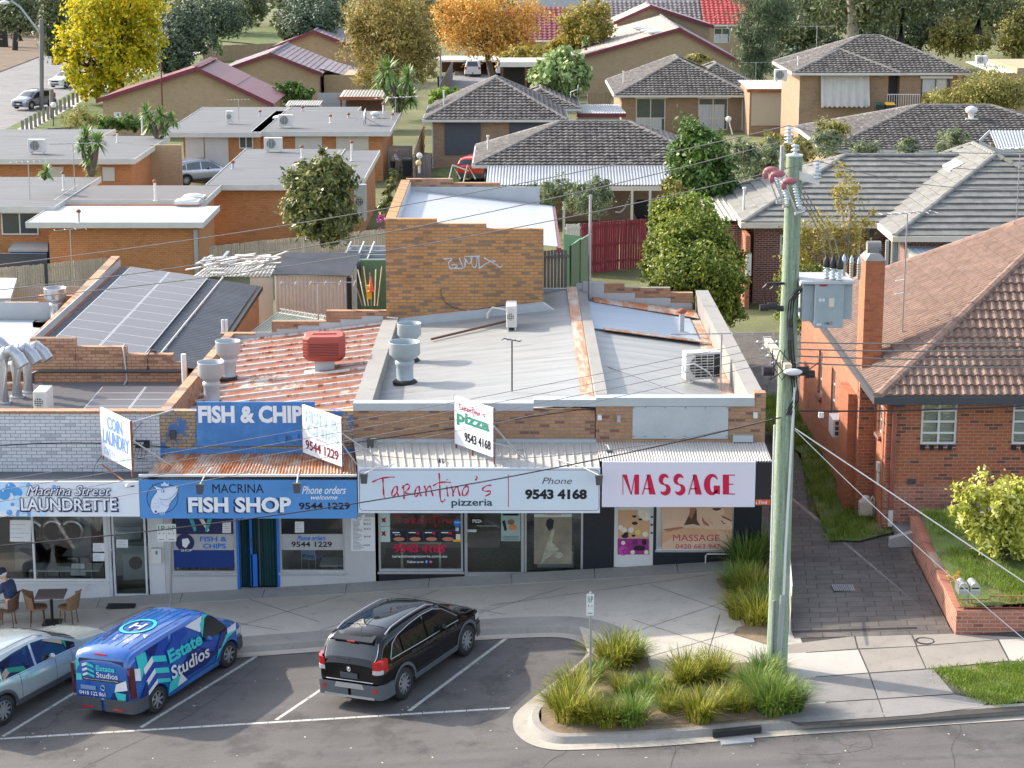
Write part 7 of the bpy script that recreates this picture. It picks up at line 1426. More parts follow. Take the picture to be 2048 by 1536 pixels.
# gas meter
p=PG(1736,985);t2=TH('gas_meter','old beige gas meter at the foot of the red brick house','gas meter',(9.03,YH+.95,G(9)+.05));b=MB();b.box(-.17,.17,-.12,.12,.1,.48);b.ball((0,0,.48),.16,12,0,(1,.7,.5));b.bd('body',mat('meter_beige',(.52,.45,.38),.7,.2,8),t2,lc=True,bevel=.03);b=MB();b.tube([(.12,0,.5),(.17,0,.6),(.22,0,.5),(.22,0,0)],.022,8);b.lth([(.09,.52),(.1,.56),(.09,.6),(.001,.61)],n=12);b.bd('pipe',M.offwhite,t2,lc=1)
# concrete steps
t2=TH('front_steps','grey concrete steps climbing beside the red brick house','steps',(X(1830,1060,YH-.6),YH-.6,G(11)))
b=MB();sx=X(1795,1060,YH-.8)
for i in rg(6):b.box(sx+i*.42,sx+7,YH-1.25,YH-.04,.6,1.0+i*.17)
b.bd('treads',M.slab_dark,t2);b=MB();b.hexa([(sx-.3,YH-1.45,.5),(sx+3,YH-1.45,.5),(sx+3,YH-1.26,.5),(sx-.3,YH-1.26,.5)],[(sx-.3,YH-1.45,1.02),(sx+3,YH-1.45,2.0),(sx+3,YH-1.26,2.0),(sx-.3,YH-1.26,1.02)]);b.bd('side_kerb',M.apron,t2)
# ------------------------------------------------ fences
def plg(name,label,pts,h,m,w=.11,gap=.012,post=None,rail=True,cap=None,jit=.02,n_max=0,side=1):
 a=Vector(pts[0]);t=TH(name,label,'fence',tuple(a));b=MB();r=MB();ps=MB()
 for k in rg(len(pts)-1):
  p,q=Vector(pts[k]),Vector(pts[k+1]);d=Vx((q.x-p.x,q.y-p.y,0));L=d.length;d/=L;nr=Vx((-d.y,d.x,0))*.012;n=int(L/w)
  for i in rg(n):
   a_=p+d*(i*w);c=p+d*((i+1)*w-gap);zb=lerp(p.z,q.z,i/n)-.4;zt=lerp(p.z,q.z,i/n)+h+rU(-jit,jit);o=nr*(1+rU(-.5,.5))
   ring=[(a_.x-o.x,a_.y-o.y),(c.x-o.x,c.y-o.y),(c.x+o.x,c.y+o.y),(a_.x+o.x,a_.y+o.y)]
   b.hexa([(x,y,zb)for x,y in ring],[(x,y,zt)for x,y in ring])
  for hh in(.3,h*.5,h-.25):
   s=Vx((-d.y,d.x,0));r.hexa([(p+s*.02*side+Vx((0,0,hh))),(q+s*.02*side+Vx((0,0,hh))),(q+s*.07*side+Vx((0,0,hh))),(p+s*.07*side+Vx((0,0,hh)))],[(p+s*.02*side+Vx((0,0,hh+.09))),(q+s*.02*side+Vx((0,0,hh+.09))),(q+s*.07*side+Vx((0,0,hh+.09))),(p+s*.07*side+Vx((0,0,hh+.09)))])
 b.bd('palings',M[m],t);r.bd('rails',M[m],t)
 return t
def gz_(x,y,z=None):return(x,y,G(x,y)if z is None else z)
Yq=YZ(500,1.2)
def tpf(pl,zt,h):return[tuple(Vx((P(u,v,z=zt).x,P(u,v,z=zt).y,zt-h)))for u,v in pl]
plg('paling_fence','long weathered timber paling fence behind the shops',tpf([(-60,542),(0,536),(250,512),(480,486),(700,464),(775,458)],1.15,1.75),1.75,'timber_grey',side=1)
plg('red_fence','tall fence with flaking red paint behind the back lawn',tpf([(1163,447),(1240,440),(1300,438)],2.3,2.2),2.2,'timber_red',w=.12)
plg('white_fence','short whitewashed fence panel beside the red fence',tpf([(1132,448),(1162,447)],2.3,2.2),2.2,'offwhite')
plg('grey_fence','old grey timber fence with open rails behind the pizzeria',[(X(1087,560,66),66,.3),(X(1138,560,66),66,.35)],Z(502,66)-.3,'timber_old',side=-1)
plg('timber_fence','dark timber fence leading to the street at far left',tpf([(0,280),(28,266),(95,257),(150,252)],1.5,1.5),1.5,'timber_old',w=.25)
plg('timber_fence','warm brown timber fence between the tiled houses',tpf([(1175,186),(1222,184)],1.7,1.7),1.7,'timber_warm',w=.3)
plg('timber_fence','grey timber fence along the rear driveway by the utes',tpf([(905,122),(880,168)],1.8,1.8),1.8,'timber_old',w=.3)
plg('timber_fence','brown timber fence beside the navy blinds house',tpf([(848,248),(826,308)],1.8,1.8),1.8,'timber_warm',w=.2)
plg('timber_fence','far timber fence below the dark conifers',tpf([(405,92),(560,86)],1.7,1.7),1.7,'timber_warm',w=.3)
plg('timber_fence','grey timber fence under the blue pots near the walker',tpf([(826,310),(866,308)],1.5,1.5),1.5,'timber_old',w=.2)
# green steel fence and gate
t=TH('steel_gate','double green steel gate standing open beside the back lawn','gate',(X(1160,520,67),67,.4))
for(u0,v0,y0,u1,v1,y1,nm)in((1141,492,67.5,1160,478,70.5,'gate_leaf'),(1160,480,70.5,1177,470,74,'gate_leaf')):
 b=MB();p,q=P(u0,v0,Y=y0),P(u1,v1,Y=y1);sheet(b,(p.x,p.y,.4),(q.x,q.y,.4),(q.x,q.y,q.z),(p.x,p.y,p.z),6,.0);b.tube([(p.x,p.y,.3),(p.x,p.y,p.z),(q.x,q.y,q.z),(q.x,q.y,.3)],.035,6);b.tube([(p.x,p.y,1.3),(q.x,q.y,1.3)],.025,6);b.bd(nm,M.green_steel,t)
t=TH('steel_fence','green steel fence sheet between the brick block and red fence','fence',(X(1145,480,74),74,.3));b=MB();sheet(b,(X(1128,480,74),74,.2),(X(1163,480,74),74,.2),(X(1163,468,74),74,Z(472,74)),(X(1128,468,74),74,Z(468,74)),10,.0);b.bd('panel',mat('green_pale',(.22,.36,.24),.6,.1),t)
# cream steel gate and grey colorbond bits in middle distance
yy=131;t=TH('steel_gate','tall cream steel driveway gate behind the walking person','gate',(X(790,320,yy),yy,0));b=MB();sheet(b,(X(766,300,yy),yy,-.2),(X(824,300,yy),yy,-.2),(X(824,300,yy),yy,Z(293,yy)),(X(766,300,yy),yy,Z(293,yy)),12,.0);
for i in rg(12):x=lerp(X(766,300,yy),X(824,300,yy),i/12);b.box(x,x+.04,yy-.05,yy-.002,0,Z(300,yy))
b.tube([(X(767,300,yy),yy-.03,0),(X(767,300,yy),yy-.03,Z(292,yy)),(X(824,300,yy),yy-.03,Z(292,yy)),(X(824,300,yy),yy-.03,0)],.05,6);b.bd('leaf',M.garage,t)
yy=152;t=TH('brick_wall','low tan brick garden wall beyond the spiky palms','wall',(X(350,300,130),130,0));b=MB();b.box(X(300,290,118),X(362,290,118),118,118.2,-.3,Z(290,118));b.bd('wall',M.b_tan,t)
yy=140;t=TH('steel_fence','pale grey steel fence behind the clothes line','fence',(X(660,200,yy),yy+20,0));yy=160;b=MB();b.box(X(635,190,yy),X(690,190,yy),yy,yy+.05,-.3,Z(186,yy));b.bd('panel',M.colorbond,t)
yy=66;t=TH('steel_fence','pale steel fence behind the white roofed shop','fence',(X(100,590,yy),yy,0));b=MB();sheet(b,(X(25,590,yy),yy,0),(X(165,590,yy),yy,0),(X(165,590,yy),yy,Z(572,yy)),(X(25,590,yy),yy,Z(572,yy)),40,.0)
for i in rg(30):x=lerp(X(25,590,yy),X(165,590,yy),i/30);b.box(x,x+.03,yy-.03,yy-.002,0,Z(573,yy))
b.bd('panel',M.garage,t)
# far street at the left, verges
def fpy(name,pts,dz,m):
 mb=MB();mb.poly([(q.x,q.y,q.z)for q in(P(u,v,z=dz)for u,v in pts)]);return tag(mb.bd(name,M[m]),kind='structure')
fpy('side_street',[(-200,340),(0,264),(60,232),(140,186),(230,140),(420,75),(470,40),(200,40),(95,107),(0,143),(-200,215)],-.08,'asphalt_far')
fpy('side_verge',[(-200,352),(0,276),(70,240),(150,196),(240,150),(430,84),(420,75),(230,140),(140,186),(60,232),(0,264),(-200,340)],-.03,'grass_base')
fpy('side_footpath',[(-200,372),(0,292),(75,252),(160,205),(250,158),(440,92),(430,84),(240,150),(150,196),(70,240),(0,276),(-200,352)],-.02,'path')
fpy('side_lawn',[(0,292),(75,252),(160,205),(250,158),(460,92),(520,88),(560,160),(330,250),(200,262),(60,290),(0,330)],-.025,'grass_base')
fpy('bark_verge',[(-200,215),(0,143),(95,107),(150,80),(90,38),(0,60),(-200,110)],-.02,'bark_mulch')
fpy('far_street',[(-200,110),(0,58),(85,36),(140,20),(140,-30),(-200,-10)],-.03,'asphalt_far')
fpy('far_lawn',[(380,76),(560,92),(700,60),(560,52),(400,60)],-.02,'grass_base')
fpy('rear_driveway',[(870,215),(905,150),(915,135),(1060,130),(1050,160),(985,165),(960,190)],-.02,'asphalt_far')
fpy('far_lawn',[(1380,300),(1455,300),(1535,275),(1500,268),(1440,275)],.25,'grass_base')
fpy('rear_yard',[(1500,255),(1600,258),(1640,300),(1480,305)],.27,'asphalt_far')
fpy('far_lawn',[(1860,118),(2100,140),(2100,70),(1860,80)],.4,'grass_base')
fpy('far_lawn',[(840,392),(950,395),(990,330),(880,335)],.01,'grass_base')
# bollards along the side street
for i in rg(16):
 s=i/15;u=lerp(46,172,s);v=lerp(268,195,s);p=P(u,v,z=0)
 b=MB();b.box(p.x-.09,p.x+.09,p.y-.09,p.y+.09,-.1,1.0);tag(b.bd('timber_bollard',M.timber_old),'short timber post in the row edging the side street lawn','bollard','timber posts along the side street')
 # ---------------------------------------------------------------- trees and plants
lfm('l_yellow',[(.20,.25,.012),(.42,.41,.02),(.68,.56,.02),(.80,.62,.03)],.4)
lfm('l_dark',[(.039,.069,.039),(.088,.127,.078),(.147,.196,.127)],.15);lfm('l_gum',[(.056,.079,.035),(.128,.160,.072),(.239,.255,.128)],.2)
lfm('l_birch',[(.203,.160,.043),(.362,.290,.087),(.522,.420,.145)],.3);lfm('l_orange',[(.464,.246,.058),(.696,.392,.087),(.750,.522,.145)],.3);lfm('l_olive',[(.203,.189,.036),(.362,.290,.058),(.478,.406,.102)],.3)
lfm('l_lime',[(.145,.232,.072),(.290,.392,.145),(.464,.551,.246)],.25);lfm('l_green',[(.039,.084,.020),(.092,.169,.032),(.169,.273,.064)],.25,.4);lfm('l_bright',[(.10,.20,.02),(.20,.32,.04),(.30,.42,.07)],.3)
lfm('l_hedge',[(.05,.09,.014),(.14,.20,.026),(.28,.33,.05),(.42,.44,.085)],.3,sc=.55);lfm('l_cas',[(.065,.109,.058),(.131,.181,.094),(.217,.261,.145)],.2);lfm('l_grey',[(.102,.145,.080),(.203,.246,.131),(.348,.392,.232)],.25)
lfm('l_mag',[(.203,.246,.029),(.435,.464,.058),(.667,.638,.131),(.750,.750,.290)],.3,.4,2.5);lfm('l_small',[(.064,.092,.039),(.156,.182,.064),(.338,.338,.117)],.25,.4,2);lfm('l_yucca',[(.072,.131,.036),(.174,.290,.072),(.348,.478,.160)],.2,.45,3)
lfm('l_strap',[(.08,.11,.012),(.18,.22,.02),(.36,.35,.04),(.46,.42,.11)],.4,.45,1.6);lfm('l_strap_dk',[(.06,.13,.02),(.15,.26,.04),(.32,.36,.09)],.3,.45,1.6);lfm('l_dry',[(.20,.13,.07),(.32,.24,.13)],.2,.8,3);lfm('l_lawn',[(.09,.16,.015),(.19,.28,.035),(.30,.36,.08)],.3,.6,1.0)
lfm('l_wattle',[(.131,.145,.036),(.290,.275,.072),(.464,.406,.131)],.25)
def leaves(blobs,n,L,asp=.45,clump=.16,up=.35,seed=1,nclump=None,flat=0,hang=0):
 """quad leaves gathered in clumps inside the ellipsoids blobs = (x,y,z,rx,ry,rz[,weight])"""
 rs=np.random.RandomState(seed);vol=np.array([b[3]*b[4]*b[5]*(b[6]if len(b)>6 else 1)for b in blobs])**.75;vol/=vol.sum();V_=[]
 for b,w in zip(blobs,vol):
  k=max(40,int(n*w));nc=max(8,int((nclump or n/34)*w));c=np.array(b[:3]);r=np.array(b[3:6])
  d=rs.normal(size=(nc,3));d/=np.linalg.norm(d,axis=1)[:,None];lump=1+.22*np.sin(d[:,0]*5+seed)*np.cos(d[:,2]*6+seed*2)+.14*np.sin(d[:,1]*9+d[:,2]*7);cc=c+d*r*((rs.uniform(.2,1,nc)**.45)*lump)[:,None]
  sz=rs.uniform(.5,1.4,nc);idx=rs.randint(0,nc,k);p=cc[idx]+rs.normal(size=(k,3))*(clump*r.mean()*sz[idx])[:,None]
  out=(p-c)/r;o=out/np.maximum(1e-6,np.linalg.norm(out,axis=1))[:,None]
  nr=rs.normal(size=(k,3))*.75+o*.8+np.array([0,0,up]);nr/=np.linalg.norm(nr,axis=1)[:,None]
  a=np.cross(nr,rs.normal(size=(k,3)));
  if hang:a=a*(1-hang)+np.array([0,0,-1])*hang;a-=nr*(a*nr).sum(1)[:,None]
  a/=np.maximum(1e-6,np.linalg.norm(a,axis=1))[:,None];bb=np.cross(nr,a);s=L*rs.uniform(.6,1.35,k)[:,None]
  V_.append(np.stack([p-a*s*.5,p+bb*s*asp*.5+nr*s*.06,p+a*s*.5,p-bb*s*asp*.5+nr*s*.06],1))
 return np.concatenate(V_).reshape(-1,3)
def mesh_np(name,v,mt,parent,o0,per=4,lc=False):
 me=bpy.data.meshes.new(name);n=len(v)//per;v=v-np.array(o0)
 me.vertices.add(len(v));me.vertices.foreach_set('co',v.ravel().astype(np.float32));me.loops.add(len(v));me.loops.foreach_set('vertex_index',np.arange(len(v),dtype=np.int32))
 me.polygons.add(n);me.polygons.foreach_set('loop_start',np.arange(0,len(v),per,dtype=np.int32));me.materials.append(mt);me.update(calc_edges=True)
 o=bpy.data.objects.new(name,me);link(o)
 if parent is not None:o.parent=parent
 WL[o.name]=Vector(o0);return o
_sd=[11]
def tree(name,label,cat,Y,blobs,lm,n,L,base=None,tr=.18,bark='bark',group=None,limbs=6,asp=.5,clump=.16,hang=0,dy=0,squash=1.0,nclump=None,up=.35,stems=1,kind=None,crown='crown'):
 """blobs in photo pixels (u, v, ru, rv[, dY]); base (u, v) or None"""
 _sd[0]+=1;W_=[]
 for b in blobs:
  y=Y+(b[4]if len(b)>4 else 0);p=P(b[0],b[1],Y=y);s=y/4141;W_.append((p.x,p.y,p.z,b[2]*s,b[2]*s*squash,b[3]*s))
 if base:q=P(base[0],base[1],Y=Y);bz=G(q.x,Y)if base[1]>3000 else min(q.z,W_[0][2]);bp=Vx((q.x,Y,bz))
 else:q=W_[0];bp=Vx((q[0],Y,G(q[0],Y)))
 t=TH(name,label,cat,tuple(bp),group,kind);mesh_np(crown,leaves(W_,n,L,asp,clump,seed=_sd[0],hang=hang,nclump=nclump,up=up),M[lm],t,bp)
 if tr:
  b=MB();r_=random.Random(_sd[0]);top=Vector(W_[0][:3])
  for k in rg(stems):
   f=Vx((r_.uniform(-1,1),r_.uniform(-1,1),0))*tr*(2 if stems>1 else 0);fork=lerp(bp,top,.55)+Vx((f.x*2,f.y*2,0))
   b.tube([bp+f-Vx((0,0,.2)),lerp(bp+f,fork,.5)+Vx((r_.uniform(-.5,.5)*tr,0,0)),fork,lerp(fork,top,.6)+f,top+f*2],[tr*1.15,tr,tr*.8,tr*.5,tr*.15],8)
  for i in rg(limbs):
   w=W_[i%len(W_)];e=Vx((w[0]+r_.uniform(-.6,.6)*w[3],w[1]+r_.uniform(-.6,.6)*w[4],w[2]+r_.uniform(-.1,.7)*w[5]));s0=lerp(bp,fork,r_.uniform(.6,1));m_=lerp(s0,e,.5)+Vx((0,0,-.08*(e-s0).length));b.tube([s0,m_,e],[tr*.42,tr*.28,tr*.08],6)
   for k in rg(2):e2=m_+Vx((r_.uniform(-1,1)*w[3],r_.uniform(-1,1)*w[4],r_.uniform(0,1)*w[5]))*.6;b.tube([m_,e2],[tr*.2,tr*.05],5)
  b.bd('trunk',M[bark],t)
 return t
 # --- near trees
tree('leafy_tree','round glossy leaved tree beside the grey roofed flat','tree',78,[(640,372,58,44),(622,425,50,44),(668,420,42,46),(650,452,48,26),(655,328,28,24),(606,355,28,26),(678,355,28,26)],'l_small',15000,.24,(645,480),.12,limbs=7,asp=.42,clump=.2)
tree('vine','climbing vine with pink flowers on the fence by the brick block','vine',72,[(782,365,14,20),(775,400,16,24),(765,425,10,16)],'l_small',900,.16,None,0)
_v=leaves([(P(762,438,Y=71.5).x,71.4,P(762,438,Y=71.5).z,.18,.2,.35)],60,.1,.7,seed=3);o=mesh_np('pink_flowers',_v,mat('pink',(.55,.08,.35),.6,.1),None,(0,0,0));tag(o,'small bunch of pink bougainvillea flowers on the vine','flowers')
tree('hedge_bush','huge rounded yellow green bush beside the rear driveway','bush',67,[(1392,548,96,72),(1375,475,74,52,1.5),(1340,525,58,72,1),(1365,425,56,40,3),(1432,585,60,64,-.5),(1335,445,44,44,3),(1445,515,44,54,1),(1440,622,50,28),(1345,590,50,40,.5)],'l_hedge',62000,.125,(1400,650),.2,limbs=8,asp=.55,clump=.085)
tree('bush','bright green bush growing between the big hedge and slate house','bush',73,[(1400,430,34,26),(1378,408,22,20),(1430,452,28,18)],'l_bright',2600,.17,None,0)
tree('round_tree','dense egg shaped dark green tree in front of the tiled house','tree',92,[(1400,325,62,70),(1392,285,38,32),(1415,365,58,38)],'l_green',15000,.22,(1400,415),.2,asp=.5,clump=.14)
tree('bush','yellow green bush below the egg shaped tree','bush',84,[(1350,382,26,26),(1330,405,22,20)],'l_wattle',1200,.2,None,0)
tree('shrub','feathery grey green shrubs along the verandah, left clump','shrub',88,[(1090,385,34,20),(1130,380,30,22),(1075,405,22,20)],'l_grey',2600,.22,None,0,asp=.25)
tree('shrub','feathery bamboo like shrub, taller right clump by the verandah','shrub',86,[(1190,400,40,34),(1155,395,30,28),(1200,362,20,16)],'l_grey',3200,.24,None,0,asp=.2,hang=.4)
tree('willowy_birch','thin golden birch in front of the slate roof','tree',76,[(1690,390,26,44),(1680,340,14,16),(1640,470,40,44),(1690,480,40,40),(1735,450,18,14),(1590,470,30,30),(1600,520,40,26),(1745,425,10,8)],'l_olive',4600,.14,(1680,560),.07,'bark_pale',limbs=9,asp=.45,clump=.25,stems=2)
tree('shrub','leafy green bush behind the transformer below the golden birch','shrub',74.5,[(1640,560,50,34),(1590,555,34,30),(1680,590,30,24),(1590,620,40,50)],'l_hedge',4200,.14,None,0)
tree('magnolia','lime yellow leaved magnolia bush on the front lawn','bush',45.3,[(1985,990,62,36),(1935,1000,34,30),(2030,1010,50,50),(1990,1060,56,50),(2040,1085,50,46),(1950,1045,34,26),(2060,980,40,30)],'l_mag',8000,.125,(2010,1165),.05,'bark_dark',limbs=10,asp=.5,clump=.17,stems=3)
tree('shrub','small orange flowering shrub behind the letterboxes','shrub',42.6,[(1906,1152,16,10)],'l_orange',160,.06,None,0)
for i,(u,v,a,c)in enumerate(((1485,305,30,24),(1530,310,34,34),(1500,335,34,20),(1545,285,24,18))):tree('shrub',['feathery green shrub left of the pole top','tall pale green shrub directly behind the pole top','low grey shrub behind the grey tiled annex','yellowish shrub beside the rear driveway'][i],'shrub',100+i*3,[(u,v,a,c),(u+14,v+8,a*.7,c*.8)],['l_grey','l_grey','l_grey','l_wattle'][i],1500,.26,None,0,asp=.3,hang=.3)
for i,(u,v,a,c)in enumerate(((1660,262,42,24),(1600,300,40,22),(1730,298,34,16),(1815,298,22,24),(1905,285,34,26),(1655,285,34,26))):tree('shrub',['yellow green shrub below the striped canvas blind','yellow shrub beside the pole top insulators','grey green shrub along the slate ridge, left one','narrow bamboo tuft above the middle of the slate ridge','wide bamboo tuft right of the slate ridge','green shrub at the corner of the long tiled roof'][i],'shrub',106-i,[(u,v,a,c),(u+8,v-c*.4,a*.5,c*.6)],['l_wattle','l_wattle','l_grey','l_grey','l_grey','l_grey'][i],1300,.26,None,0,asp=.25,hang=.3)
# --- middle distance
tree('round_shrub','large pale green conifer shrub shaped like a mound','shrub',146,[(1125,150,56,30),(1120,125,34,26),(1095,150,34,26),(1150,160,34,24)],'l_lime',6000,.38,None,.0,asp=.7,clump=.13)
tree('yellow_tree','big bright yellow tree at the upper left','tree',176,[(218,60,80,58),(150,95,46,36),(285,72,42,40),(200,20,80,40),(245,118,70,40),(175,150,50,34),(215,165,46,26),(292,115,30,24),(130,120,30,24),(260,0,80,36),(180,195,22,14)],'l_yellow',19000,.36,(236,178),.5,'bark_dark',limbs=14,asp=.55,clump=.15)
tree('shrub','dry golden ornamental grass mound near the street lamps','shrub',140,[(165,237,40,15),(195,245,26,12)],'l_wattle',1500,.35,None,0,asp=.2)
tree('hedge','dark clipped hedge in front of the tan gable wall','hedge',138,[(220,250,28,14),(262,248,30,14),(300,244,24,16)],'l_green',2200,.3,None,0)
tree('shrub','green creeper bush against the plum roofed house','shrub',160,[(575,182,36,14),(605,188,26,12),(560,178,20,12)],'l_green',1600,.35,None,0)
tree('shrub','bright green shrub by the rear driveway bins','shrub',142,[(885,188,22,10),(870,200,18,10),(905,182,14,8)],'l_bright',1100,.28,None,0)
tree('birch_tree','tall weeping golden green birch behind the carport','tree',165,[(785,60,80,70),(740,90,50,60),(830,80,50,60),(780,10,80,40),(745,150,40,26),(850,130,36,36),(800,120,60,40),(720,60,30,40)],'l_birch',26000,.30,(800,200),.3,'bark_pale',limbs=10,asp=.35,clump=.14,hang=.45)
tree('orange_tree','spreading orange autumn tree over the parked utes','tree',186,[(960,40,60,36),(920,70,46,30),(1010,60,50,34),(960,5,70,26),(975,95,66,14),(1040,90,36,24),(1050,30,40,40),(890,30,30,30)],'l_orange',13000,.30,(985,150),.25,'bark',limbs=16,asp=.5,clump=.22)
tree('olive_tree','olive gold tree left of the large brown gable house','tree',192,[(1165,55,50,34),(1185,25,34,22),(1140,75,30,22),(1200,62,26,16),(1120,92,26,14)],'l_olive',8500,.32,(1150,110),.3,clump=.15)
tree('shrub','mixed orange and grey shrub row under the orange tree','shrub',178,[(1060,108,40,14),(1030,112,30,12),(1095,106,26,12)],'l_olive',1600,.4,None,0)
tree('casuarina','tall feathery grey green casuarina behind the hip roofs','tree',165,[(1520,70,44,60),(1510,130,36,34),(1540,30,50,36),(1500,100,26,40),(1530,0,50,20),(1488,60,18,30)],'l_cas',16000,.36,(1515,185),.28,'bark',asp=.16,clump=.17,hang=.5)
tree('shrub','yellow green bush peeping over the pyramid roof','shrub',172,[(1385,115,22,10),(1410,122,16,8)],'l_wattle',700,.32,None,0)
tree('wattle_tree','loose olive green wattle tree beside the raised brick house','tree',126,[(1985,175,46,40),(1950,190,46,30),(2020,190,34,34),(1900,195,36,14),(1990,215,40,14)],'l_wattle',10000,.2,(1985,240),.14,limbs=8,asp=.4,clump=.2)
tree('shrub','small loose shrub under the two level window','shrub',128,[(1870,195,22,14),(1850,200,14,10)],'l_wattle',600,.24,None,0)
# --- dark conifers and gums along the top
for i,(u,v,ru,rv,y,lm,lab)in enumerate(((370,60,48,60,200,'l_dark','dark grey green conifer right of the yellow tree'),(345,110,30,40,196,'l_dark','lower dark conifer behind the yellow tree trunk'),(430,30,60,40,215,'l_dark','spreading dark tree with leaning trunks over the far lawn'),(625,20,56,34,205,'l_dark','dark rounded tree left of the birch, further one'),(620,45,46,28,200,'l_dark','bushy dark tree directly behind the plum roofs'),(575,50,22,24,203,'l_gum','smaller grey green tree beside the antenna mast'),(110,55,26,70,190,'l_gum','olive street tree half hidden behind the yellow tree'),(40,20,50,34,210,'l_gum','scraggly gum tree at the top left corner'),(115,-5,40,24,230,'l_dark','dark gum crown above the far street'),(500,8,30,26,225,'l_gum','pale gum tree beside the far buildings'),(865,18,40,26,205,'l_dark','dark tree between the birch and orange tree'))):
 tree('street_tree',lab,'tree',y,[(u,v,ru,rv),(u+ru*.3,v+rv*.4,ru*.7,rv*.6),(u-ru*.35,v+rv*.3,ru*.6,rv*.55)],lm,6500,.36,(u,v+rv*1.7 if v+rv<95 else v+rv),.3,'bark_dark',asp=.5,clump=.18)
for i,(u,vb,r,lean)in enumerate(((60,62,.75,-4),(4,93,.6,-6),(30,100,.28,4))):
 y=YZ(vb,0);p=P(u,vb,Y=y);q=P(u+lean,-60,Y=y);t=TH('gum_tree',['thick dark gum trunk between the two streets','dark gum trunk cut by the left edge','thin forked dark gum on the bark verge'][i],'tree',tuple(p))
 b=MB();b.tube([p,lerp(p,q,.5),q],[r*1.25,r,r*.9],10);b.tube([lerp(p,q,.3),lerp(p,q,.45)+Vx((1.2,0,.6)),lerp(p,q,.8)+Vx((1.6,0,0))],r*.5,6);b.bd('trunk',M.bark_dark,t)
 mesh_np('crown',leaves([(q.x,y,q.z,3.5,3,3),(p.x+.8,y,lerp(p.z,q.z,.62),2.4,2,1.6)],900,.5,seed=i),M.l_gum,t,p)
for i,(u,vb,r,bk,lean)in enumerate(((1704,80,.42,'bark_pale',-6),(1719,82,.36,'bark_pale',3),(1782,80,.30,'bark_pale',-2),(1800,80,.34,'bark_dark',2),(1861,98,.5,'bark',2),(2017,122,.62,'bark',-4),(1955,60,.4,'bark_dark',2),(1600,40,.3,'bark_pale',6))):
 y=178+(i%3)*6 if vb<95 else YZ(vb,.6);p=P(u,vb+8,Y=y);q=P(u+lean,-30,Y=y);t=TH('gum_tree',['pale trunked gum, left of the pair behind the raised house','pale trunked gum, right of the pair behind the raised house','pale forking gum rising above the raised house ridge','slender dark trunked gum beside the pale forking one','grey trunked gum standing on the park lawn','thickest grey trunk at the right in the park','dark gum in the park between two grey trunks','small pale gum above the casuarina'][i],'tree',tuple(p))
 b=MB();b.tube([p,lerp(p,q,.5)+Vx((.2,0,0)),q],[r*1.2,r,r*.8],10)
 for k in rg(5):s=lerp(p,q,rU(.4,.9));b.tube([s,s+Vx((rU(-2,2),rU(-1,1),1.6)),s+Vx((rU(-4,4),rU(-2,2),3.5))],[r*.4,r*.3,r*.1],6)
 b.bd('trunk',M[bk],t);mesh_np('crown',leaves([(q.x,y,q.z,5,4,3.5),(q.x+rU(-3,3),y+2,lerp(p.z,q.z,.75),4,3,2.2),(q.x+rU(-3,3),y-1,lerp(p.z,q.z,.6),2.6,3,1.5)],3600,.5,.35,.2,seed=40+i,hang=.4),M[['l_gum','l_cas','l_dark'][i%3]],t,p)
for i,(u,v,ru,rv,y,lm)in enumerate(((1600,75,50,30,190,'l_gum'),(1640,30,50,40,205,'l_gum'),(1760,60,50,30,200,'l_dark'),(1840,50,50,44,196,'l_dark'),(1920,70,56,34,188,'l_wattle'),(1960,30,60,40,200,'l_gum'),(1895,20,50,30,210,'l_dark'),(2040,60,40,50,190,'l_wattle'),(1590,120,30,20,180,'l_dark'),(1665,100,40,16,184,'l_dark'))):
 tree('park_tree',['olive bushy tree just right of the casuarina','taller olive tree at the top right of the casuarina','dark understorey tree behind the forking gum','tall dark tree mass in the park','golden olive tree beside the park lawn','high grey green tree near the right corner','dark crown at the very top of the park','yellowish tree at the right edge of the park','low dark bush behind the roof antenna','low dark shrubbery left of the raised house ridge'][i],'tree',y,[(u,v,ru,rv),(u-ru*.4,v+rv*.3,ru*.6,rv*.6),(u+ru*.4,v+rv*.35,ru*.6,rv*.5)],lm,6000,.34,(u,v+rv*1.2),.25,'bark',clump=.18)
 # woodland mass beyond everything
B_=[]
for i in rg(46):x=-85+i*3.9;B_.append((x,285+rU(-14,25),3+rU(-1,3),5.5,5,4.5+rU(0,3)))
o=mesh_np('far_woodland',leaves(B_,30000,.9,.6,.2,seed=99),M.l_gum,None,(0,0,0));tag(o,'far belt of mixed trees closing the view','woodland',kind='stuff')
# --- spiky palms (yucca)
def yucca(label,Y,heads,base,n=70,L=.9,group=None):
 bp=P(base[0],base[1],Y=Y);bp.z=min(bp.z,1.2)if Y<0 else bp.z
 t=TH('yucca',label,'plant',tuple(bp),group);vs=[];rs=np.random.RandomState(int(Y*7));tb=MB()
 for(u,v,r)in heads:
  c=P(u,v,Y=Y+rs.uniform(-.6,.6));R_=r*Y/4141;tb.tube([bp,lerp(bp,c,.5)+Vx((rs.uniform(-.2,.2),0,0)),c],[.16,.13,.1],7)
  for k in rg(n):
   th=rs.uniform(0,6.283);ph=rs.uniform(-.9,1.45);d=np.array([math.cos(th)*math.cos(ph),math.sin(th)*math.cos(ph),math.sin(ph)]);s=np.cross(d,[0,0,1]);s/=np.linalg.norm(s)+1e-6
   l=R_*rs.uniform(.75,1.1);w=.045*l/.9+.02;p0=np.array(c);p1=p0+d*l*.55;p2=p0+d*l+np.array([0,0,-.22*l*math.cos(ph)])
   vs+=[p0-s*w*.6,p0+s*w*.6,p1+s*w,p1-s*w,p1-s*w,p1+s*w,p2+s*w*.1,p2-s*w*.1]
 tb.bd('trunk',M.bark,t);mesh_np('leaves',np.array(vs),M.l_yucca,t,bp);return t
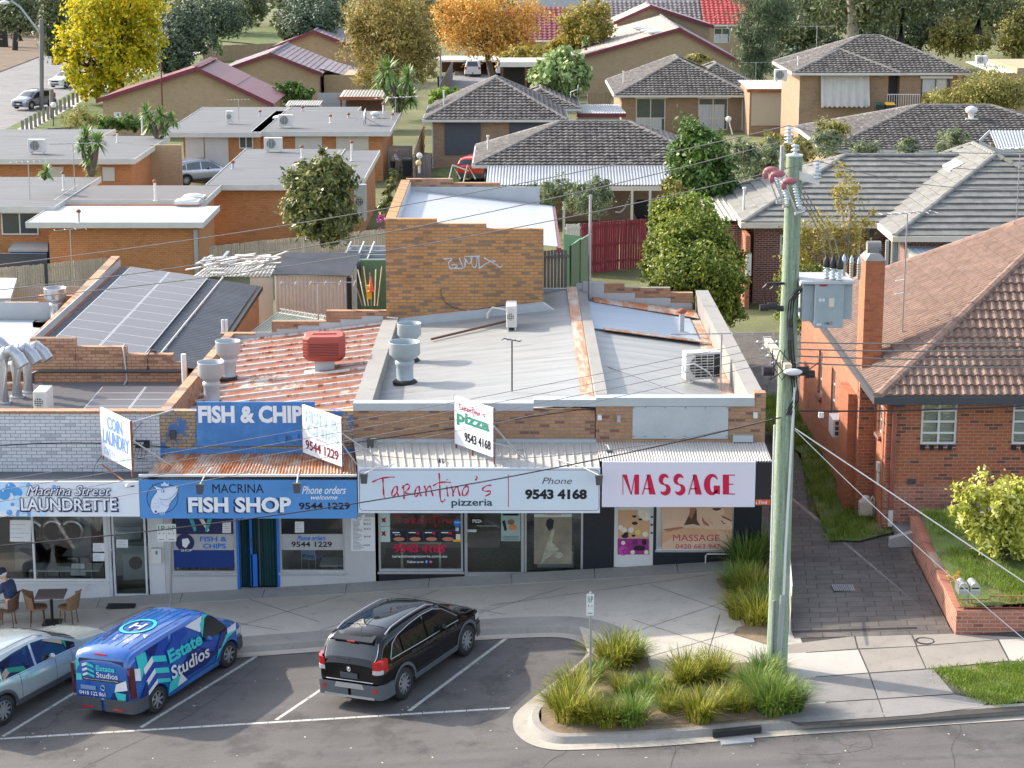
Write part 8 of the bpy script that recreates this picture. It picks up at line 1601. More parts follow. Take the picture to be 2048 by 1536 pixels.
yucca('double headed spiky palm rising through the gap between flat roofs',105,[(172,275,30),(195,285,30),(180,315,26),(185,340,22),(165,295,24)],(182,350),90)
yucca('low spiky yucca tuft in front of the orange flat',98,[(92,345,22)],(92,356),90)
yucca('pair of spiky palms behind the tan brick wall',122,[(293,225,24),(322,230,26),(345,240,22),(300,250,22),(330,262,16)],(315,275),80)
yucca('tallest clump of spiky palms beside the birch',138,[(775,140,36),(815,155,30),(790,180,34),(760,165,26),(822,195,30),(800,205,26)],(795,230),100)
yucca('small spiky palm beside the far timber fence',172,[(440,98,18)],(440,110),60)
yucca('dark red leaved cordyline poking over the pale tiled roof',176,[(1172,82,14)],(1172,100),60)
# --- strappy grass clumps
def clump_mesh(n,r,h,seed,wd=.011):
 rs=np.random.RandomState(seed);vs=[]
 for k in rg(n):
  a=rs.uniform(0,6.283);q=r*.42*rs.uniform(0,1)**.6;p=np.array([math.cos(a)*q,math.sin(a)*q,0]);a2=a+rs.normal()*.6;out=np.array([math.cos(a2),math.sin(a2),0]);l=h*rs.uniform(.55,1.15);bend=rs.uniform(.25,1.0)
  s=np.array([-math.sin(a2),math.cos(a2),0])*wd*rs.uniform(.7,1.4);prev=p;w0=s
  for j in range(1,5):
   t_=j/4;c=p+out*(bend*r*t_**1.7)+np.array([0,0,l*(t_-.42*bend*t_**2.4)]);w1=s*(1-t_*.85);vs+=[prev-w0,prev+w0,c+w1,c-w1];prev=c;w0=w1
 return np.array(vs)
_cm=[mesh_np('grass_blades',clump_mesh(520,.62,.85,s),M[m],None,(0,0,0))for s,m in((1,'l_strap'),(2,'l_strap_dk'),(3,'l_strap'))]
_dm=mesh_np('dry_stalks',clump_mesh(34,.70,.78,9,.005),M.l_dry,None,(0,0,0))
_proto=[]
cl=[(1140,1440,1,0),(1175,1445,.75,0),(1150,1395,.85,2),(1232,1335,1.05,0),(1262,1325,.8,1),(1215,1450,.72,0),(1265,1448,.85,1),(1290,1400,.72,1),(1340,1425,.7,2),(1400,1440,.88,0),(1450,1420,.72,2),(1375,1370,.95,2),(1430,1360,.85,0),(1480,1425,.6,2),(1510,1400,.9,1),(1545,1425,1.0,1),(1580,1420,.85,1),(1530,1362,.8,1),(1490,1140,1.1,1),(1525,1120,1.1,1),(1480,1185,.95,1),(1510,1200,1.05,2),(1480,1235,.8,0),(1515,1250,.95,2),(1540,1230,.9,1),(1245,1390,.6,2),(1320,1385,.6,2),(1115,1415,.6,0),(1190,1360,.6,1),(1490,1385,.6,2)]
LB=['at the left nose of the garden bed, frontmost','just right of the leftmost clump','at the foot of the parking sign, left side','large bright one at the top of the bed right of the sign','behind the bright one, beside the path','small one at the kerb below the parking sign','deep green one at the kerb, centre left','short one in the middle of the bed','pale one between two kerb clumps','broad yellow one at the kerb, centre','low one right of the broad yellow clump','wide seeded one at the top centre','top centre right, against the pale path','small one near the drain inlet','dark one left of the power pole','tall one at the foot of the power pole','rightmost one beside the white slab','just behind the power pole base','darkest at the corner of the massage shop','highest one behind the pole by the gate','upper middle of the corner bed','brownish one of the corner bed','lowest left one of the corner bed','bottom one of the corner bed by the gate','beside the steel railing','small brown one behind the sign post','small brown one mid bed','low one at the left kerb edge','behind the sign post on the left','brown tipped one left of the pole']
for i,(u,v,s,k)in enumerate(cl):
 p=PG(u,v);e=TH('strappy_grass','strappy grass clump '+LB[i],'grass clump',tuple(p),'strappy grass clumps in the garden beds')
 g=_cm[k]if i<3 and k==0 and not _cm[k].parent else _cm[k].copy()
 if g.name not in C.objects:C.objects.link(g)
 g.parent=e;g.scale=(s*1.15,s*1.15,s*1.04);g.rotation_euler.z=rU(0,6);d=_dm.copy();C.objects.link(d);d.parent=e;d.scale=(s,)*3
for o in _cm+[_dm]:
 if o.parent is None:bpy.data.objects.remove(o)
 # lawn blades on the nature strip, front yard and verge
def lawn(name,label,pts,n,h=.06):
 rs=np.random.RandomState(len(pts));pts=np.array(pts);i=rs.randint(0,len(pts),n);c=pts[i]+np.c_[rs.normal(size=n)*.12,rs.normal(size=n)*.12,np.zeros(n)];a=rs.uniform(0,6.28,n);s=np.c_[np.cos(a),np.sin(a),np.zeros(n)]*.008;u=np.c_[rs.normal(size=(n,2))*.35,np.ones(n)]*(h*rs.uniform(.5,1.3,n))[:,None]
 o=mesh_np(name,np.stack([c-s,c+s,c+s*.3+u,c-s*.3+u],1).reshape(-1,3),M.l_lawn,None,(0,0,0));tag(o,label,'grass',kind='stuff')
def inpoly(x,y,P_):
 c=False;j=len(P_)-1
 for i in rg(len(P_)):
  if(P_[i][1]>y)!=(P_[j][1]>y)and x<(P_[j][0]-P_[i][0])*(y-P_[i][1])/(P_[j][1]-P_[i][1])+P_[i][0]:c=not c
  j=i
 return c
pts=[]
while len(pts)<260:
 x,y=rU(7,13),rU(38,43)
 if inpoly(x,y,L_strip):pts.append((x,y,G(x,y)+.03))
lawn('nature_strip_grass','short grass on the nature strip by the crossover',pts,16000)
pts=[]
while len(pts)<420:
 x,y=rU(8.6,14),rU(fx.y+.3,48.4)
 if x>lerp(fx.x+.3,wl0.x+.3,(y-fx.y)/(wl0.y-fx.y))and math.sin(x*2.3)*math.cos(y*1.9)>-.35:pts.append((x,y,gz+.25*(y-fx.y)/6.2+.03))
lawn('yard_grass','tufty grass on the raised front lawn',pts,22000,.09)
pts=[]
while len(pts)<300:
 x,y=rU(7,9.2),rU(49,66)
 if inpoly(x,y,vz):pts.append((x,y,G(x,y)+.06))
lawn('verge_grass','long grass growing beside the red brick house',pts,12000,.16)
# ---------------------------------------------------------------- cars
def smooth(pts,k=2):return np.array([tuple(p)for p in chk([Vector(p)for p in pts],k)])
class Car:
 def __init__(s,L,w,top,belt,xr,xf,wr=.34,sill=.30,tum=.30,front=.88,rear=.86):
  s.L,s.w,s.xr,s.xf,s.wr,s.sill,s.tum=L,w,xr,xf,wr,sill,tum;s.tp=smooth(top);s.bp=smooth(belt);s.fr,s.re=front,rear
 def T(s,x):return float(np.interp(x,s.tp[:,0],s.tp[:,1]))
 def B(s,x):return min(float(np.interp(x,s.bp[:,0],s.bp[:,1])),s.T(x)-.03)
 def W(s,x):return s.w*float(np.interp(x,[0,.03,.10,.22,.5,s.L-.75,s.L-.35,s.L-.14,s.L-.05,s.L],[s.re,s.re+.05,.955,.985,1,1,.975,.925,s.fr,s.fr-.12]))
 def low(s,x):
  z=s.sill+(.06 if x<.2 or x>s.L-.3 else 0);R_=s.wr+.06
  for c in(s.xr,s.xf):
   if abs(x-c)<R_:z=max(z,s.wr+math.sqrt(R_*R_-(x-c)**2))
  return z
 def Y(s,x,z):
  B,w=s.B(x),s.W(x)
  if z<=B:return w*(1-.045*((z-.68)/.45)**2 if z>.3 else .95)-(max(0,(z-B+.07))*.35)
  return w*.965-s.tum*(z-B)
 def edge(s,x):
  T,B=s.T(x),s.B(x);h=T-B;ze=B+max(h-.085,h*.45);return ze,s.Y(x,ze)-.06*max(0,1-h/.3)
 def Z(s,x,y):
  ze,ye=s.edge(x);q=min(1,abs(y)/ye);return s.T(x)+.015-(s.T(x)+.015-ze)*q**5-.02*q*q
 def Xr(s,z):
  if z<=s.T(0):return 0.0
  i=[k for k in rg(len(s.tp))if s.tp[k][1]>=z];k=i[0];a,b=s.tp[k-1],s.tp[k];return float(a[0]+(b[0]-a[0])*(z-a[1])/(b[1]-a[1]))
 def body(s):
  xs=sorted({0,.015,.04,.08,.14,.2,s.L-.2,s.L-.12,s.L-.06,s.L-.02,s.L,*[i*.07 for i in rg(1,int(s.L/.07))],*[c+k*(s.wr+.06)*math.sin(a*R(15))for c in(s.xr,s.xf)for k in(-1,1)for a in range(1,7)]});mb=MB();rows=[]
  xs=[x for x in xs if 0<=x<=s.L]
  for x in xs:
   zl,B=s.low(x),s.B(x);ze,ye=s.edge(x);half=[(s.Y(x,lerp(zl,B,k/6)),lerp(zl,B,k/6))for k in rg(7)]+[(lerp(s.Y(x,B),ye,k/3),lerp(B,ze,k/3))for k in(1,2,3)]+[(ye*q,s.Z(x,ye*q))for q in(.97,.9,.75,.4,0)]
   rows.append([(x,-y,z)for y,z in half]+[(x,y,z)for y,z in reversed(half[:-1])])
  n=len(rows[0]);mb.add([p for r in rows for p in r],[(i*n+k,i*n+k+1,(i+1)*n+k+1,(i+1)*n+k)for i in rg(len(rows)-1)for k in rg(n-1)],0,True);mb.add(rows[0],[tuple(range(n))]);mb.add(rows[-1],[tuple(reversed(range(n)))]);return mb
 def side(s,pts,mb,sd=-1,off=.008,m=0,n=1):
  q=[]
  for i,p in enumerate(pts):
   r=pts[(i+1)%len(pts)]
   for k in rg(n):q.append((lerp(p[0],r[0],k/n),lerp(p[1],r[1],k/n)))
  mb.add([(x,sd*(s.Y(x,z)+off),z)for x,z in q],[tuple(range(len(q)))],m)
 def win(s,top,mb,sd,zb=.03,off=.006,n=26,m=0):
  tp_=np.array(top);xs=np.linspace(tp_[0][0],tp_[-1][0],n);v=[]
  for x in xs:
   zt=float(np.interp(x,tp_[:,0],tp_[:,1]));b=s.B(x)+zb
   for k in rg(4):z=lerp(b,max(zt,b+.001),k/3);v.append((x,sd*(s.Y(x,z)+off),z))
  mb.add(v,[(i*4+k,i*4+k+1,i*4+k+5,i*4+k+4)for i in rg(n-1)for k in rg(3)],m,True)
 def top(s,x0,x1,mb,ins=.07,off=.006,m=0,n=10,y0=None):
  v=[]
  for i in rg(n+1):
   x=lerp(x0,x1,i/n);e=s.edge(x)[1]-ins
   for k in rg(13):y=lerp(-e,e,k/12);v.append((x,y,s.Z(x,y)+off))
  mb.add(v,[(i*13+k,i*13+k+1,i*13+k+14,i*13+k+13)for i in rg(n)for k in rg(12)],m,True)
 def rear(s,pts,mb,off=.008,m=0):mb.add([(s.Xr(z)-off,y,z)for y,z in pts],[tuple(range(len(pts)))],m)
 def wrap(s,y0,z0,z1,mb,off=.02,xe=.3,front=False,sd=(-1,1),m=0,sl=0):
  """band round the end corners from |y|=y0 to x=xe"""
  for d in sd:
   pa=[(0,y0),(0,s.W(0)*.97)]+[(x,s.W(x))for x in(.015,.04,.08,.14,.2,.26,.32,.4,.5)if x<xe]+[(xe,s.W(xe))];v=[]
   if front:pa=[(0,y0),(0,s.W(s.L)*.97)]+[(x,s.W(s.L-x))for x in(.02,.05,.1,.2,.3,.4,.5)if x<xe]+[(xe,s.W(s.L-xe))]
   for i,(x,y)in enumerate(pa):
    f=i/(len(pa)-1);q=s.L-x+off*(1-x/xe*.6)if front else x-off*(1-x/xe*.6)
    for z in(z0+sl*f,z1+sl*.6*f):v.append((q,d*(y+off),z))
   n=len(pa);mb.add(v,[(2*i,2*i+2,2*i+3,2*i+1)for i in rg(n-1)],m,True)
   v2=[(a,b*.9,c)for a,b,c in v];mb.add([v[2*i+1]for i in rg(n)]+[v2[2*i+1]for i in rg(n)],[(i,i+1,n+i+1,n+i)for i in rg(n-1)],m)
def mkc(name,label,cat,c,paint,clad='charcoal',rim='silver',glass='glass_car',rails=True,wins=None,scr=None,rw=None,lamp='lamp_red',spokes=10,front=True,rt=0,lampz=(.85,1.2),lampy=.72,lampm='lamp_red',lampx=.26,group=None,bump=None,grille='black'):
 t=TH(name,label,cat,(0,0,0),group);kw=dict(lc=True)
 bo=c.body().bd('body',M[paint],t,**kw)
 b=MB();
 for k in rg(2):pass
 b.box(c.xr-.45,c.xf+.45,-c.w*.80,c.w*.80,.22,.74);b.box(.1,c.L-.15,-c.w*.75,c.w*.75,.26,.6);b.bd('underbody',M.black_matt,t,**kw)
 b=MB();R0=c.wr+.055
 for sd in(-1,1):
  for xc in(c.xr,c.xf):
   v=[]
   for k in rg(19):
    a=R(k*10);
    for r in(R0,R0+.07):x,z=xc-r*math.cos(a),max(c.sill-.02,c.wr+r*math.sin(a));v.append((x,sd*(c.Y(min(max(x,0),c.L),z)+.014),z))
   b.add(v,[(2*k,2*k+2,2*k+3,2*k+1)for k in rg(18)],0,True)
   v=[(xc-(R0+.0)*math.cos(R(k*10)),sd*q,c.wr+(R0+.0)*math.sin(R(k*10)))for k in rg(19)for q in(c.w*.985,c.w*.7)];b.add(v,[(2*k,2*k+2,2*k+3,2*k+1)for k in rg(18)],0,True)
  x0,x1=c.xr+R0+.03,c.xf-R0-.03;c.side([(x0,c.sill-.02),(x1,c.sill-.02),(x1,c.sill+.13),(x0,c.sill+.13)],b,sd,.016,0,5)
 b.bd('wheel_arch_cladding',M[clad],t,**kw)
 b=MB();c.wrap(0,.30,.62,b,.045,.42,m=0);b.bd('rear_bumper',M[bump or clad],t,**kw);b=MB();c.wrap(0,.28,.58,b,.012,.36,True);b.bd('front_bumper',M[paint if bump is None else bump],t,**kw)
 if wins:
  for sd in(-1,1):
   for k,wn_ in enumerate(wins):b=MB();c.win(wn_,b,sd);b.bd('side_window',M[glass],t,**kw)
 if scr:b=MB();c.top(scr[0],scr[1],b,.05);b.bd('windscreen',M[glass],t,**kw)
 if rw:b=MB();c.top(rw[0],rw[1],b,.10,.008);b.bd('rear_window',M[glass],t,**kw)
 mat('lamp_red',(.45,.01,.012),.15,0,coat=1);mat('lamp_clear',(.6,.62,.65),.1,0,metal=.4)
 for sd in(-1,1):b=MB();c.wrap(c.w*lampy,lampz[0],lampz[1],b,.010,lampx,sd=(sd,),sl=.06 if lampx>.2 else 0);b.bd('tail_light',M[lampm],t,**kw);b=MB();c.wrap(c.w*.5,.66,.80,b,.006,.36,True,(sd,),sl=.05);b.bd('headlight',M.lamp_clear,t,**kw)
 if front:
  b=MB();b.box(c.L+.0,c.L+.035,-c.w*.48,c.w*.48,.60,.76,0);b.box(c.L+.0,c.L+.05,-.5,.5,.34,.46,0);b.bd('grille',M[grille],t,**kw);b=MB();b.box(c.L+.036,c.L+.06,-.19,.19,.47,.58);b.bd('number_plate',M.offwhite,t,**kw)
 if rails:
  for sd in(-1,1):
   xa,xb=rails;b=MB();pa=[]
   for k in rg(9):x=lerp(xa,xb,k/8);e=c.edge(x)[1]-.07;pa.append((x,sd*e,c.Z(x,e)+(.055 if 0<k<8 else .0)))
   b.tube(pa,.018,6);b.bd('roof_rail',M.silver,t,**kw)
 for sd in(-1,1):
  x=(scr[0]if scr else c.xf-.6)-.32+rt;b=MB();z=c.B(x)+.10;y=c.Y(x,z);b.ball((x,sd*(y+.13),z),.10,10,0,(.6,1.05,.75));b.box(x-.02,x+.02,sd*y,sd*(y+.08),z-.08,z-.04);b.bd('wing_mirror',M[paint],t,**kw)
 b=MB()
 for sd in(-1,1):
  for x in(lerp(c.xr,c.xf,.22),lerp(c.xr,c.xf,.62),lerp(c.xr,c.xf,.99)if False else c.xf-.52):
   pa=[(x+(.0 if z>.6 else .0),sd*(c.Y(x,z)+.001),z)for z in np.linspace(c.sill+.14,c.B(x),7)];b.tube(pa,.005,4)
  for x in(lerp(c.xr,c.xf,.30),lerp(c.xr,c.xf,.68)):pass
 b.bd('door_seams',M.black_matt,t,**kw)
 for sd in(-1,1):
  for x in(lerp(c.xr,c.xf,.27),lerp(c.xr,c.xf,.67)):b=MB();z=c.B(x)-.10;y=sd*(c.Y(x,z)+.022);b.tube([(x,y-sd*.02,z),(x+.03,y,z),(x+.17,y,z),(x+.2,y-sd*.02,z)],.011,6);b.bd('door_handle',M[paint],t,**kw)
 for xc in(c.xr,c.xf):
  for sd in(-1,1):
   wy=sd*(c.w-.115);r=c.wr;b=MB();b.lth([(r*.62,-.10),(r*.93,-.108),(r,-.08),(r,.08),(r*.93,.108),(r*.62,.10)],(xc,wy,r),30,0,'y');ty=b.bd('wheel',M.rubber,t,**kw)
   b=MB();b.lth([(r*.64,.0),(r*.64,.105),(r*.60,.105),(r*.58,.03),(.001,.03)]if sd>0 else[(r*.64,0),(r*.64,-.105),(r*.60,-.105),(r*.58,-.03),(.001,-.03)],(xc,wy,r),26,1,'y')
   for k in rg(spokes):
    a=2*math.pi*k/spokes;ca,sa=math.cos(a),math.sin(a);q=[(.04,-.028),(.04,.028),(r*.61,.020),(r*.61,-.020)];y0,y1=wy+sd*.055,wy+sd*.095;rg_=[(xc+p*ca-w_*sa,p*sa+w_*ca+r)for p,w_ in q];b.hexa([(x,y0,z)for x,z in rg_],[(x,y1,z)for x,z in rg_],0)
   b.cyl((xc,wy+sd*.05-(.05 if sd<0 else 0),r),.06,.05,14,'y',0);b.lth([(r*.60,sd*.10),(r*.645,sd*.108),(r*.645,sd*.09)],(xc,wy,r),26,0,'y');b.bd('rim',[M[rim],M.black_matt],ty,**kw)
 return t
def park(t,c,pr,pf=None,head=None,sd=-1,dz=None,slope=True,lat=.86,upz=.90):
 gz=(lambda x,y:G(x,y)+(RD if dz is None else dz));pr=Vx((pr.x,pr.y,gz(pr.x,pr.y)))
 f=(Vx((pf.x,pf.y,gz(pf.x,pf.y)))-pr).normalized()if pf is not None else Vx((math.cos(head),math.sin(head),.061*math.cos(head)if slope else 0)).normalized()
 n=Vx((-.061,0,1)).normalized()if slope else Vx((0,0,1));l=n.cross(f).normalized();n=f.cross(l);m=Matrix((f,l,n)).transposed().to_4x4();m.translation=pr-f*c.xr-l*(sd*(c.w-.1)*lat);t.matrix_world=m@Matrix.Diagonal((1,lat,upz,1))
def SUV(**k):d=dict(L=4.34,w=.925,top=[(0,1.02),(.05,1.10),(.28,1.52),(.42,1.62),(1.2,1.68),(2.3,1.66),(2.75,1.56),(3.45,1.12),(3.65,1.07),(4.1,.97),(4.27,.84),(4.34,.64)],belt=[(0,1.06),(.6,1.05),(1.5,1.0),(3.2,.95),(4.34,.85)],xr=.86,xf=3.57,wr=.355);d.update(k);return Car(**d)
SW=[[(.46,1.09),(.62,1.34),(.86,1.43),(.90,1.44)],[(.97,1.45),(1.4,1.50),(1.9,1.52)],[(1.98,1.52),(2.4,1.49),(2.75,1.38),(3.25,1.05)]]
mat('p_black',(.006,.006,.007),.08,0,coat=.25,spec=.35);mat('p_silverblue',(.42,.47,.47),.22,.03,2,metal=.35,coat=1);mat('p_vanblue',(.014,.10,.36),.22,0,coat=.8);mat('p_grey',(.20,.22,.27),.25,0,metal=.4,coat=1);mat('p_white',(.68,.68,.68),.25,0,coat=1);mat('p_silver',(.42,.45,.50),.25,0,metal=.5,coat=1);mat('p_red',(.55,.02,.015),.25,0,coat=1);mat('clad_grey',(.085,.095,.105),.55,.08)
# black SUV
c=SUV();t=mkc('parked_car','glossy black SUV parked in the angled bay beside the van','car',c,'p_black','clad_grey',wins=SW,scr=(2.78,3.42),rw=(.07,.27),rails=(.55,2.55),lampz=(.84,1.13))
b=MB();c.rear([(-.42,.50),(.42,.50),(.36,.62),(-.36,.62)],b,.05);b.box(-.075,-.05,-.7,.7,.30,.35);b.bd('bumper_step',M.silver,t,lc=1)
b=MB();b.box(-.035,-.012,-.24,.24,.72,.84);b.bd('number_plate',M.charcoal,t,lc=1);b=MB();b.lth([(.03,0),(.045,.01),(.06,0)],(-.018,0,.93),18,0,'x');b.ball((-.02,0,.93),.03,8,0,(.4,1,1));b.bd('badge',M.silver,t,lc=1)
b=MB();b.tube([(-.015,.66,.66),(-.02,0,.665),(-.015,-.66,.66)],.012,6);
for sd in(-1,1):
 for wn_ in([(.42,1.08)]+SW[0][1:]+SW[1]+SW[2],):b.tube([(x,sd*(c.Y(x,z)+.008),z+.012)for x,z in wn_],.011,5)
 b.tube([(x,sd*(c.Y(x,c.B(x)+.02)+.008),c.B(x)+.02)for x in np.linspace(.42,3.25,16)],.011,5);e=[(x,sd*(c.edge(x)[1]-.09),c.Z(x,c.edge(x)[1]-.09)+.012)for x in np.linspace(.03,.28,6)];b.tube(e,.008,5)
b.bd('chrome_trim',M.silver,t,lc=1)
for sd in(-1,1):b=MB();b.cyl((-.052,sd*.72,.50),.052,.012,14,'x');b.bd('fog_reflector',M.lamp_red,t,lc=1)
for sd in(-1,1):b=MB();c.wrap(c.w*.70,.86,.95,b,.021,.10,sd=(sd,));b.bd('reversing_light',M.lamp_clear,t,lc=1)
b=MB();z=c.T(.33)-.05;b.hexa([(.17,-.58,z-.03),(.40,-.56,z+.04),(.40,.56,z+.04),(.17,.58,z-.03)],[(.17,-.58,z+.0),(.40,-.56,z+.075),(.40,.56,z+.075),(.17,.58,z+.0)]);b.bd('roof_spoiler',M.p_black,t,lc=1);b=MB();b.box(.145,.168,-.11,.11,z-.028,z-.003);b.bd('brake_light',M.lamp_red,t,lc=1)
b=MB();b.tube([(c.Xr(1.12)-.02,.0,1.12),(c.Xr(1.15)-.02,.42,1.15)],.009,5);b.tube([(.62,0,c.Z(.62,0)),(.45,0,c.Z(.62,0)+.16)],.006,4);b.bd('wiper',M.black_matt,t,lc=1);b=MB();c.top(.75,2.5,b,.16,.004);b.bd('sunroof',M.glass_car,t,lc=1)
park(t,c,PG(806,1397,RD),PG(926,1313,RD),upz=.96)
# silver blue SUV cut by the left edge
c2=SUV(L=4.80,w=.95,xr=.95,xf=3.76,top=[(0,1.0),(.05,1.08),(.35,1.50),(.5,1.60),(1.3,1.68),(2.3,1.66),(2.8,1.55),(3.55,1.15),(3.8,1.09),(4.45,1.0),(4.7,.86),(4.80,.66)]);SW2=[[(.5,1.09),(.75,1.38),(1.0,1.44)],[(1.07,1.45),(1.5,1.50),(2.05,1.52)],[(2.13,1.52),(2.5,1.48),(2.85,1.37),(3.4,1.07)]]
t=mkc('parked_car','silver blue SUV cut by the left edge of the photo','car',c2,'p_silverblue','charcoal',wins=SW2,scr=(2.85,3.52),rw=(.08,.32),rails=(.6,2.6),bump='charcoal');b=MB()
for sd in(-1,1):b.tube([(x,sd*(c2.Y(x,c2.B(x)+.02)+.008),c2.B(x)+.02)for x in np.linspace(.5,3.4,16)],.012,5)
b.bd('chrome_trim',M.silver,t,lc=1);park(t,c2,PG(6,1449,RD),head=R(63))
# wrapped van
mat('van_lamp',(.07,.012,.02),.12,0,coat=1)
cv=Car(4.24,.93,[(0,1.30),(.03,1.55),(.12,1.74),(.35,1.80),(1.5,1.83),(2.6,1.80),(3.0,1.70),(3.62,1.22),(3.8,1.14),(4.08,1.04),(4.19,.90),(4.24,.66)],[(0,1.02),(1.5,1.02),(3.0,1.0),(4.24,.9)],.78,3.535,.325,.24,.16)
t=mkc('van','blue van wrapped in teal and white Estate Studios graphics','van',cv,'p_vanblue','p_vanblue',wins=[[(2.62,1.55),(2.95,1.58),(3.15,1.50),(3.55,1.08)]],scr=(3.02,3.6),rails=None,lampz=(.66,1.42),lampy=.93,lampm='van_lamp',lampx=.11,bump='charcoal',spokes=7)
mat('w_teal',(.04,.50,.50),.25,0,coat=.8);mat('w_white',(.66,.67,.70),.25,0,coat=.8);mat('w_navy',(.010,.022,.13),.25,0,coat=.8);mat('w_mid',(.02,.06,.32),.25,0,coat=.8)
b=MB();MS=[M.w_navy,M.w_mid,M.w_teal,M.w_white]
for sd in(-1,1):
 for k,(pts,m)in enumerate((([(.05,.9),(.6,1.62),(1.5,1.66),(1.2,1.1),(1.2,.75)],1),([(1.2,.45),(2.6,.45),(3.1,.62),(2.2,1.1)],0),([(2.3,.95),(3.1,.6),(3.1,.95),(2.6,1.0)],1),([(1.5,1.2),(2.5,1.64),(1.6,1.66)],1),([(.28,1.02),(.62,1.36),(.62,1.60),(.30,1.60)],2),([(.02,1.12),(.28,1.02),(.34,1.30),(.05,1.40)],3),([(2.1,1.64),(2.75,1.66),(2.58,1.30)],3),([(2.75,1.68),(3.0,1.62),(2.62,1.5),(2.60,1.15)],2),([(1.15,.32),(1.72,.36),(1.50,.70),(1.2,.56)],2),([(1.50,.36),(1.85,.38),(1.62,.66)],3),([(3.55,1.02),(3.95,1.02),(3.85,.85),(3.5,.9)],3),([(2.98,.4),(3.1,.72),(3.5,.92),(3.9,.86),(3.5,.8),(3.2,.62)],2),([(3.3,1.02),(3.55,1.02),(3.2,.66),(2.95,.66)],0),([(.62,1.62),(1.1,1.64),(.8,1.36)],0),([(1.25,1.35),(1.5,1.5),(1.9,1.15),(1.4,1.0)],1),([(.1,.55),(.45,.95),(.42,.55)],0))):cv.side(pts,b,sd,.010+.0022*k,m,2)
 for z0,h in((1.28,.15),(1.0,.13),(.76,.10)):cv.side([(.42,z0-.17),(.78,z0),(.78,z0+h),(.42,z0+h-.17)],b,sd,.040,3,1);cv.side([(.78,z0),(1.22,z0-.16),(1.22,z0+h-.16),(.78,z0+h)],b,sd,.040,2,1)
for k,(x0,x1,y0,y1,m)in enumerate(((.4,1.1,-.7,.2,1),(1.1,1.9,.0,.7,0),(1.9,2.7,-.7,-.1,1),(.5,1.6,.3,.6,0))):
 v=[(x,y,cv.Z(x,y)+.007+.001*k)for x,y in((x0,y0),(x1,y0+.15),(x1-.2,y1),(x0+.2,y1-.1))];b.add(v,[(0,1,2,3)],m)
for q in range(28):
 a0,a1=2*math.pi*q/28,2*math.pi*(q+1)/28;b.add([(1.42+r*math.cos(a)*1.0,r*math.sin(a),cv.Z(1.42+r*math.cos(a),r*math.sin(a))+.016)for r,a in((.36,a0),(.44,a0),(.44,a1),(.36,a1))],[(0,1,2,3)],2)
for y0,y1,x0,x1 in((-.17,-.10,1.26,1.58),(.10,.17,1.26,1.58),(-.10,.10,1.39,1.45)):b.add([(x,y,cv.Z(1.42,0)+.018)for x,y in((x0,y0),(x1,y0),(x1,y1),(x0,y1))],[(0,1,2,3)],3)
for y in(-.6,-.4,-.2,0,.2,.4,.6):b.tube([(x,y,cv.Z(x,y)+.004)for x in np.linspace(.35,2.6,8)],.006,4,0)
for k,(pts,m)in enumerate((([(-.75,.62),(-.2,.62),(-.45,.95),(-.75,1.0)],0),([(.2,.62),(.72,.62),(.4,1.1)],1),([(.74,1.0),(.56,1.02),(.66,1.55),(.74,1.5)],2),([(-.42,1.0),(-.72,1.12),(-.74,.88),(-.35,.80)],3),([(-.36,.80),(-.68,.78),(-.62,.48),(-.46,.48)],2))):cv.rear(pts,b,.010+.001*k,m)
b.bd('wrap_graphics',MS,t,lc=1)
def vtext(st,a0,a1,z0,z1,mt,face,bold=.02,sd=-1,lab=None):
 v,f=textmesh(st,0,bold);xs=[p[0]for p in v];ys=[p[1]for p in v];b=MB();q=[(a0+(p[0]-min(xs))*(a1-a0)/(max(xs)-min(xs)),z0+(p[1]-min(ys))*(z1-z0)/(max(ys)-min(ys)))for p in v]
 b.add([(x,-(cv.Y(x,z)+.044),z)for x,z in q]if face=='s' else[(cv.Xr(z)-.024,-x,z)for x,z in q],f);b.bd('lettering',M[mt],t,lc=1)['label']=st
b=MB();cv.rear([(-.70,1.02),(.70,1.02),(.64,1.56),(-.64,1.56)],b,.006);b.bd('rear_window',mat('vanglass',(.014,.022,.06),.08,0,coat=1),t,lc=1)
vtext('Estate',1.30,2.55,1.02,1.34,'w_teal','s',.035);vtext('Studios',1.28,2.72,.62,.95,'w_white','s',.02);vtext('Estate',-.12,.42,1.30,1.43,'w_teal','r',.03);vtext('Studios',-.12,.50,1.13,1.27,'w_white','r',.01);vtext("Melbourne's Home of Real Estate Media",-.5,.5,1.06,1.09,'w_white','r',0);vtext('0418 122 861',-.68,.08,.66,.76,'w_white','r',.02);vtext('estatestudios.com.au',-.66,.14,.57,.63,'w_white','r',.01)
b=MB()
for z0,h in((1.40,.07),(1.28,.06),(1.16,.06)):b.add([(cv.Xr(1.3)-.026,y,z)for y,z in((.52,z0-.03),(.38,z0+.02),(.38,z0+h+.02),(.52,z0+h-.03))],[(0,1,2,3)],1);b.add([(cv.Xr(1.3)-.026,y,z)for y,z in((.38,z0+.02),(.18,z0-.04),(.18,z0+h-.04),(.38,z0+h+.02))],[(0,1,2,3)],0)
b.bd('logo',[M.w_teal,M.w_white],t,lc=1);b=MB();b.lth([(.05,0),(.06,.012),(.07,0)],(-.022,-.02,.88),18,0,'x');b.bd('badge',M.silver,t,lc=1);b=MB();b.box(-.03,-.012,.18,.62,.80,.90);b.bd('number_plate',mat('plate',(.16,.27,.48),.5),t,lc=1)
b=MB();b.box(.02,.06,-.15,.15,1.68,1.71);b.bd('brake_light',M.lamp_red,t,lc=1)
for sd in(-1,1):b=MB();b.box(-.06,-.045,sd*.45-.16,sd*.45+.16,.36,.40);b.bd('fog_reflector',M.lamp_red,t,lc=1)
park(t,cv,PG(313,1424,RD),PG(447,1338,RD),upz=.87)
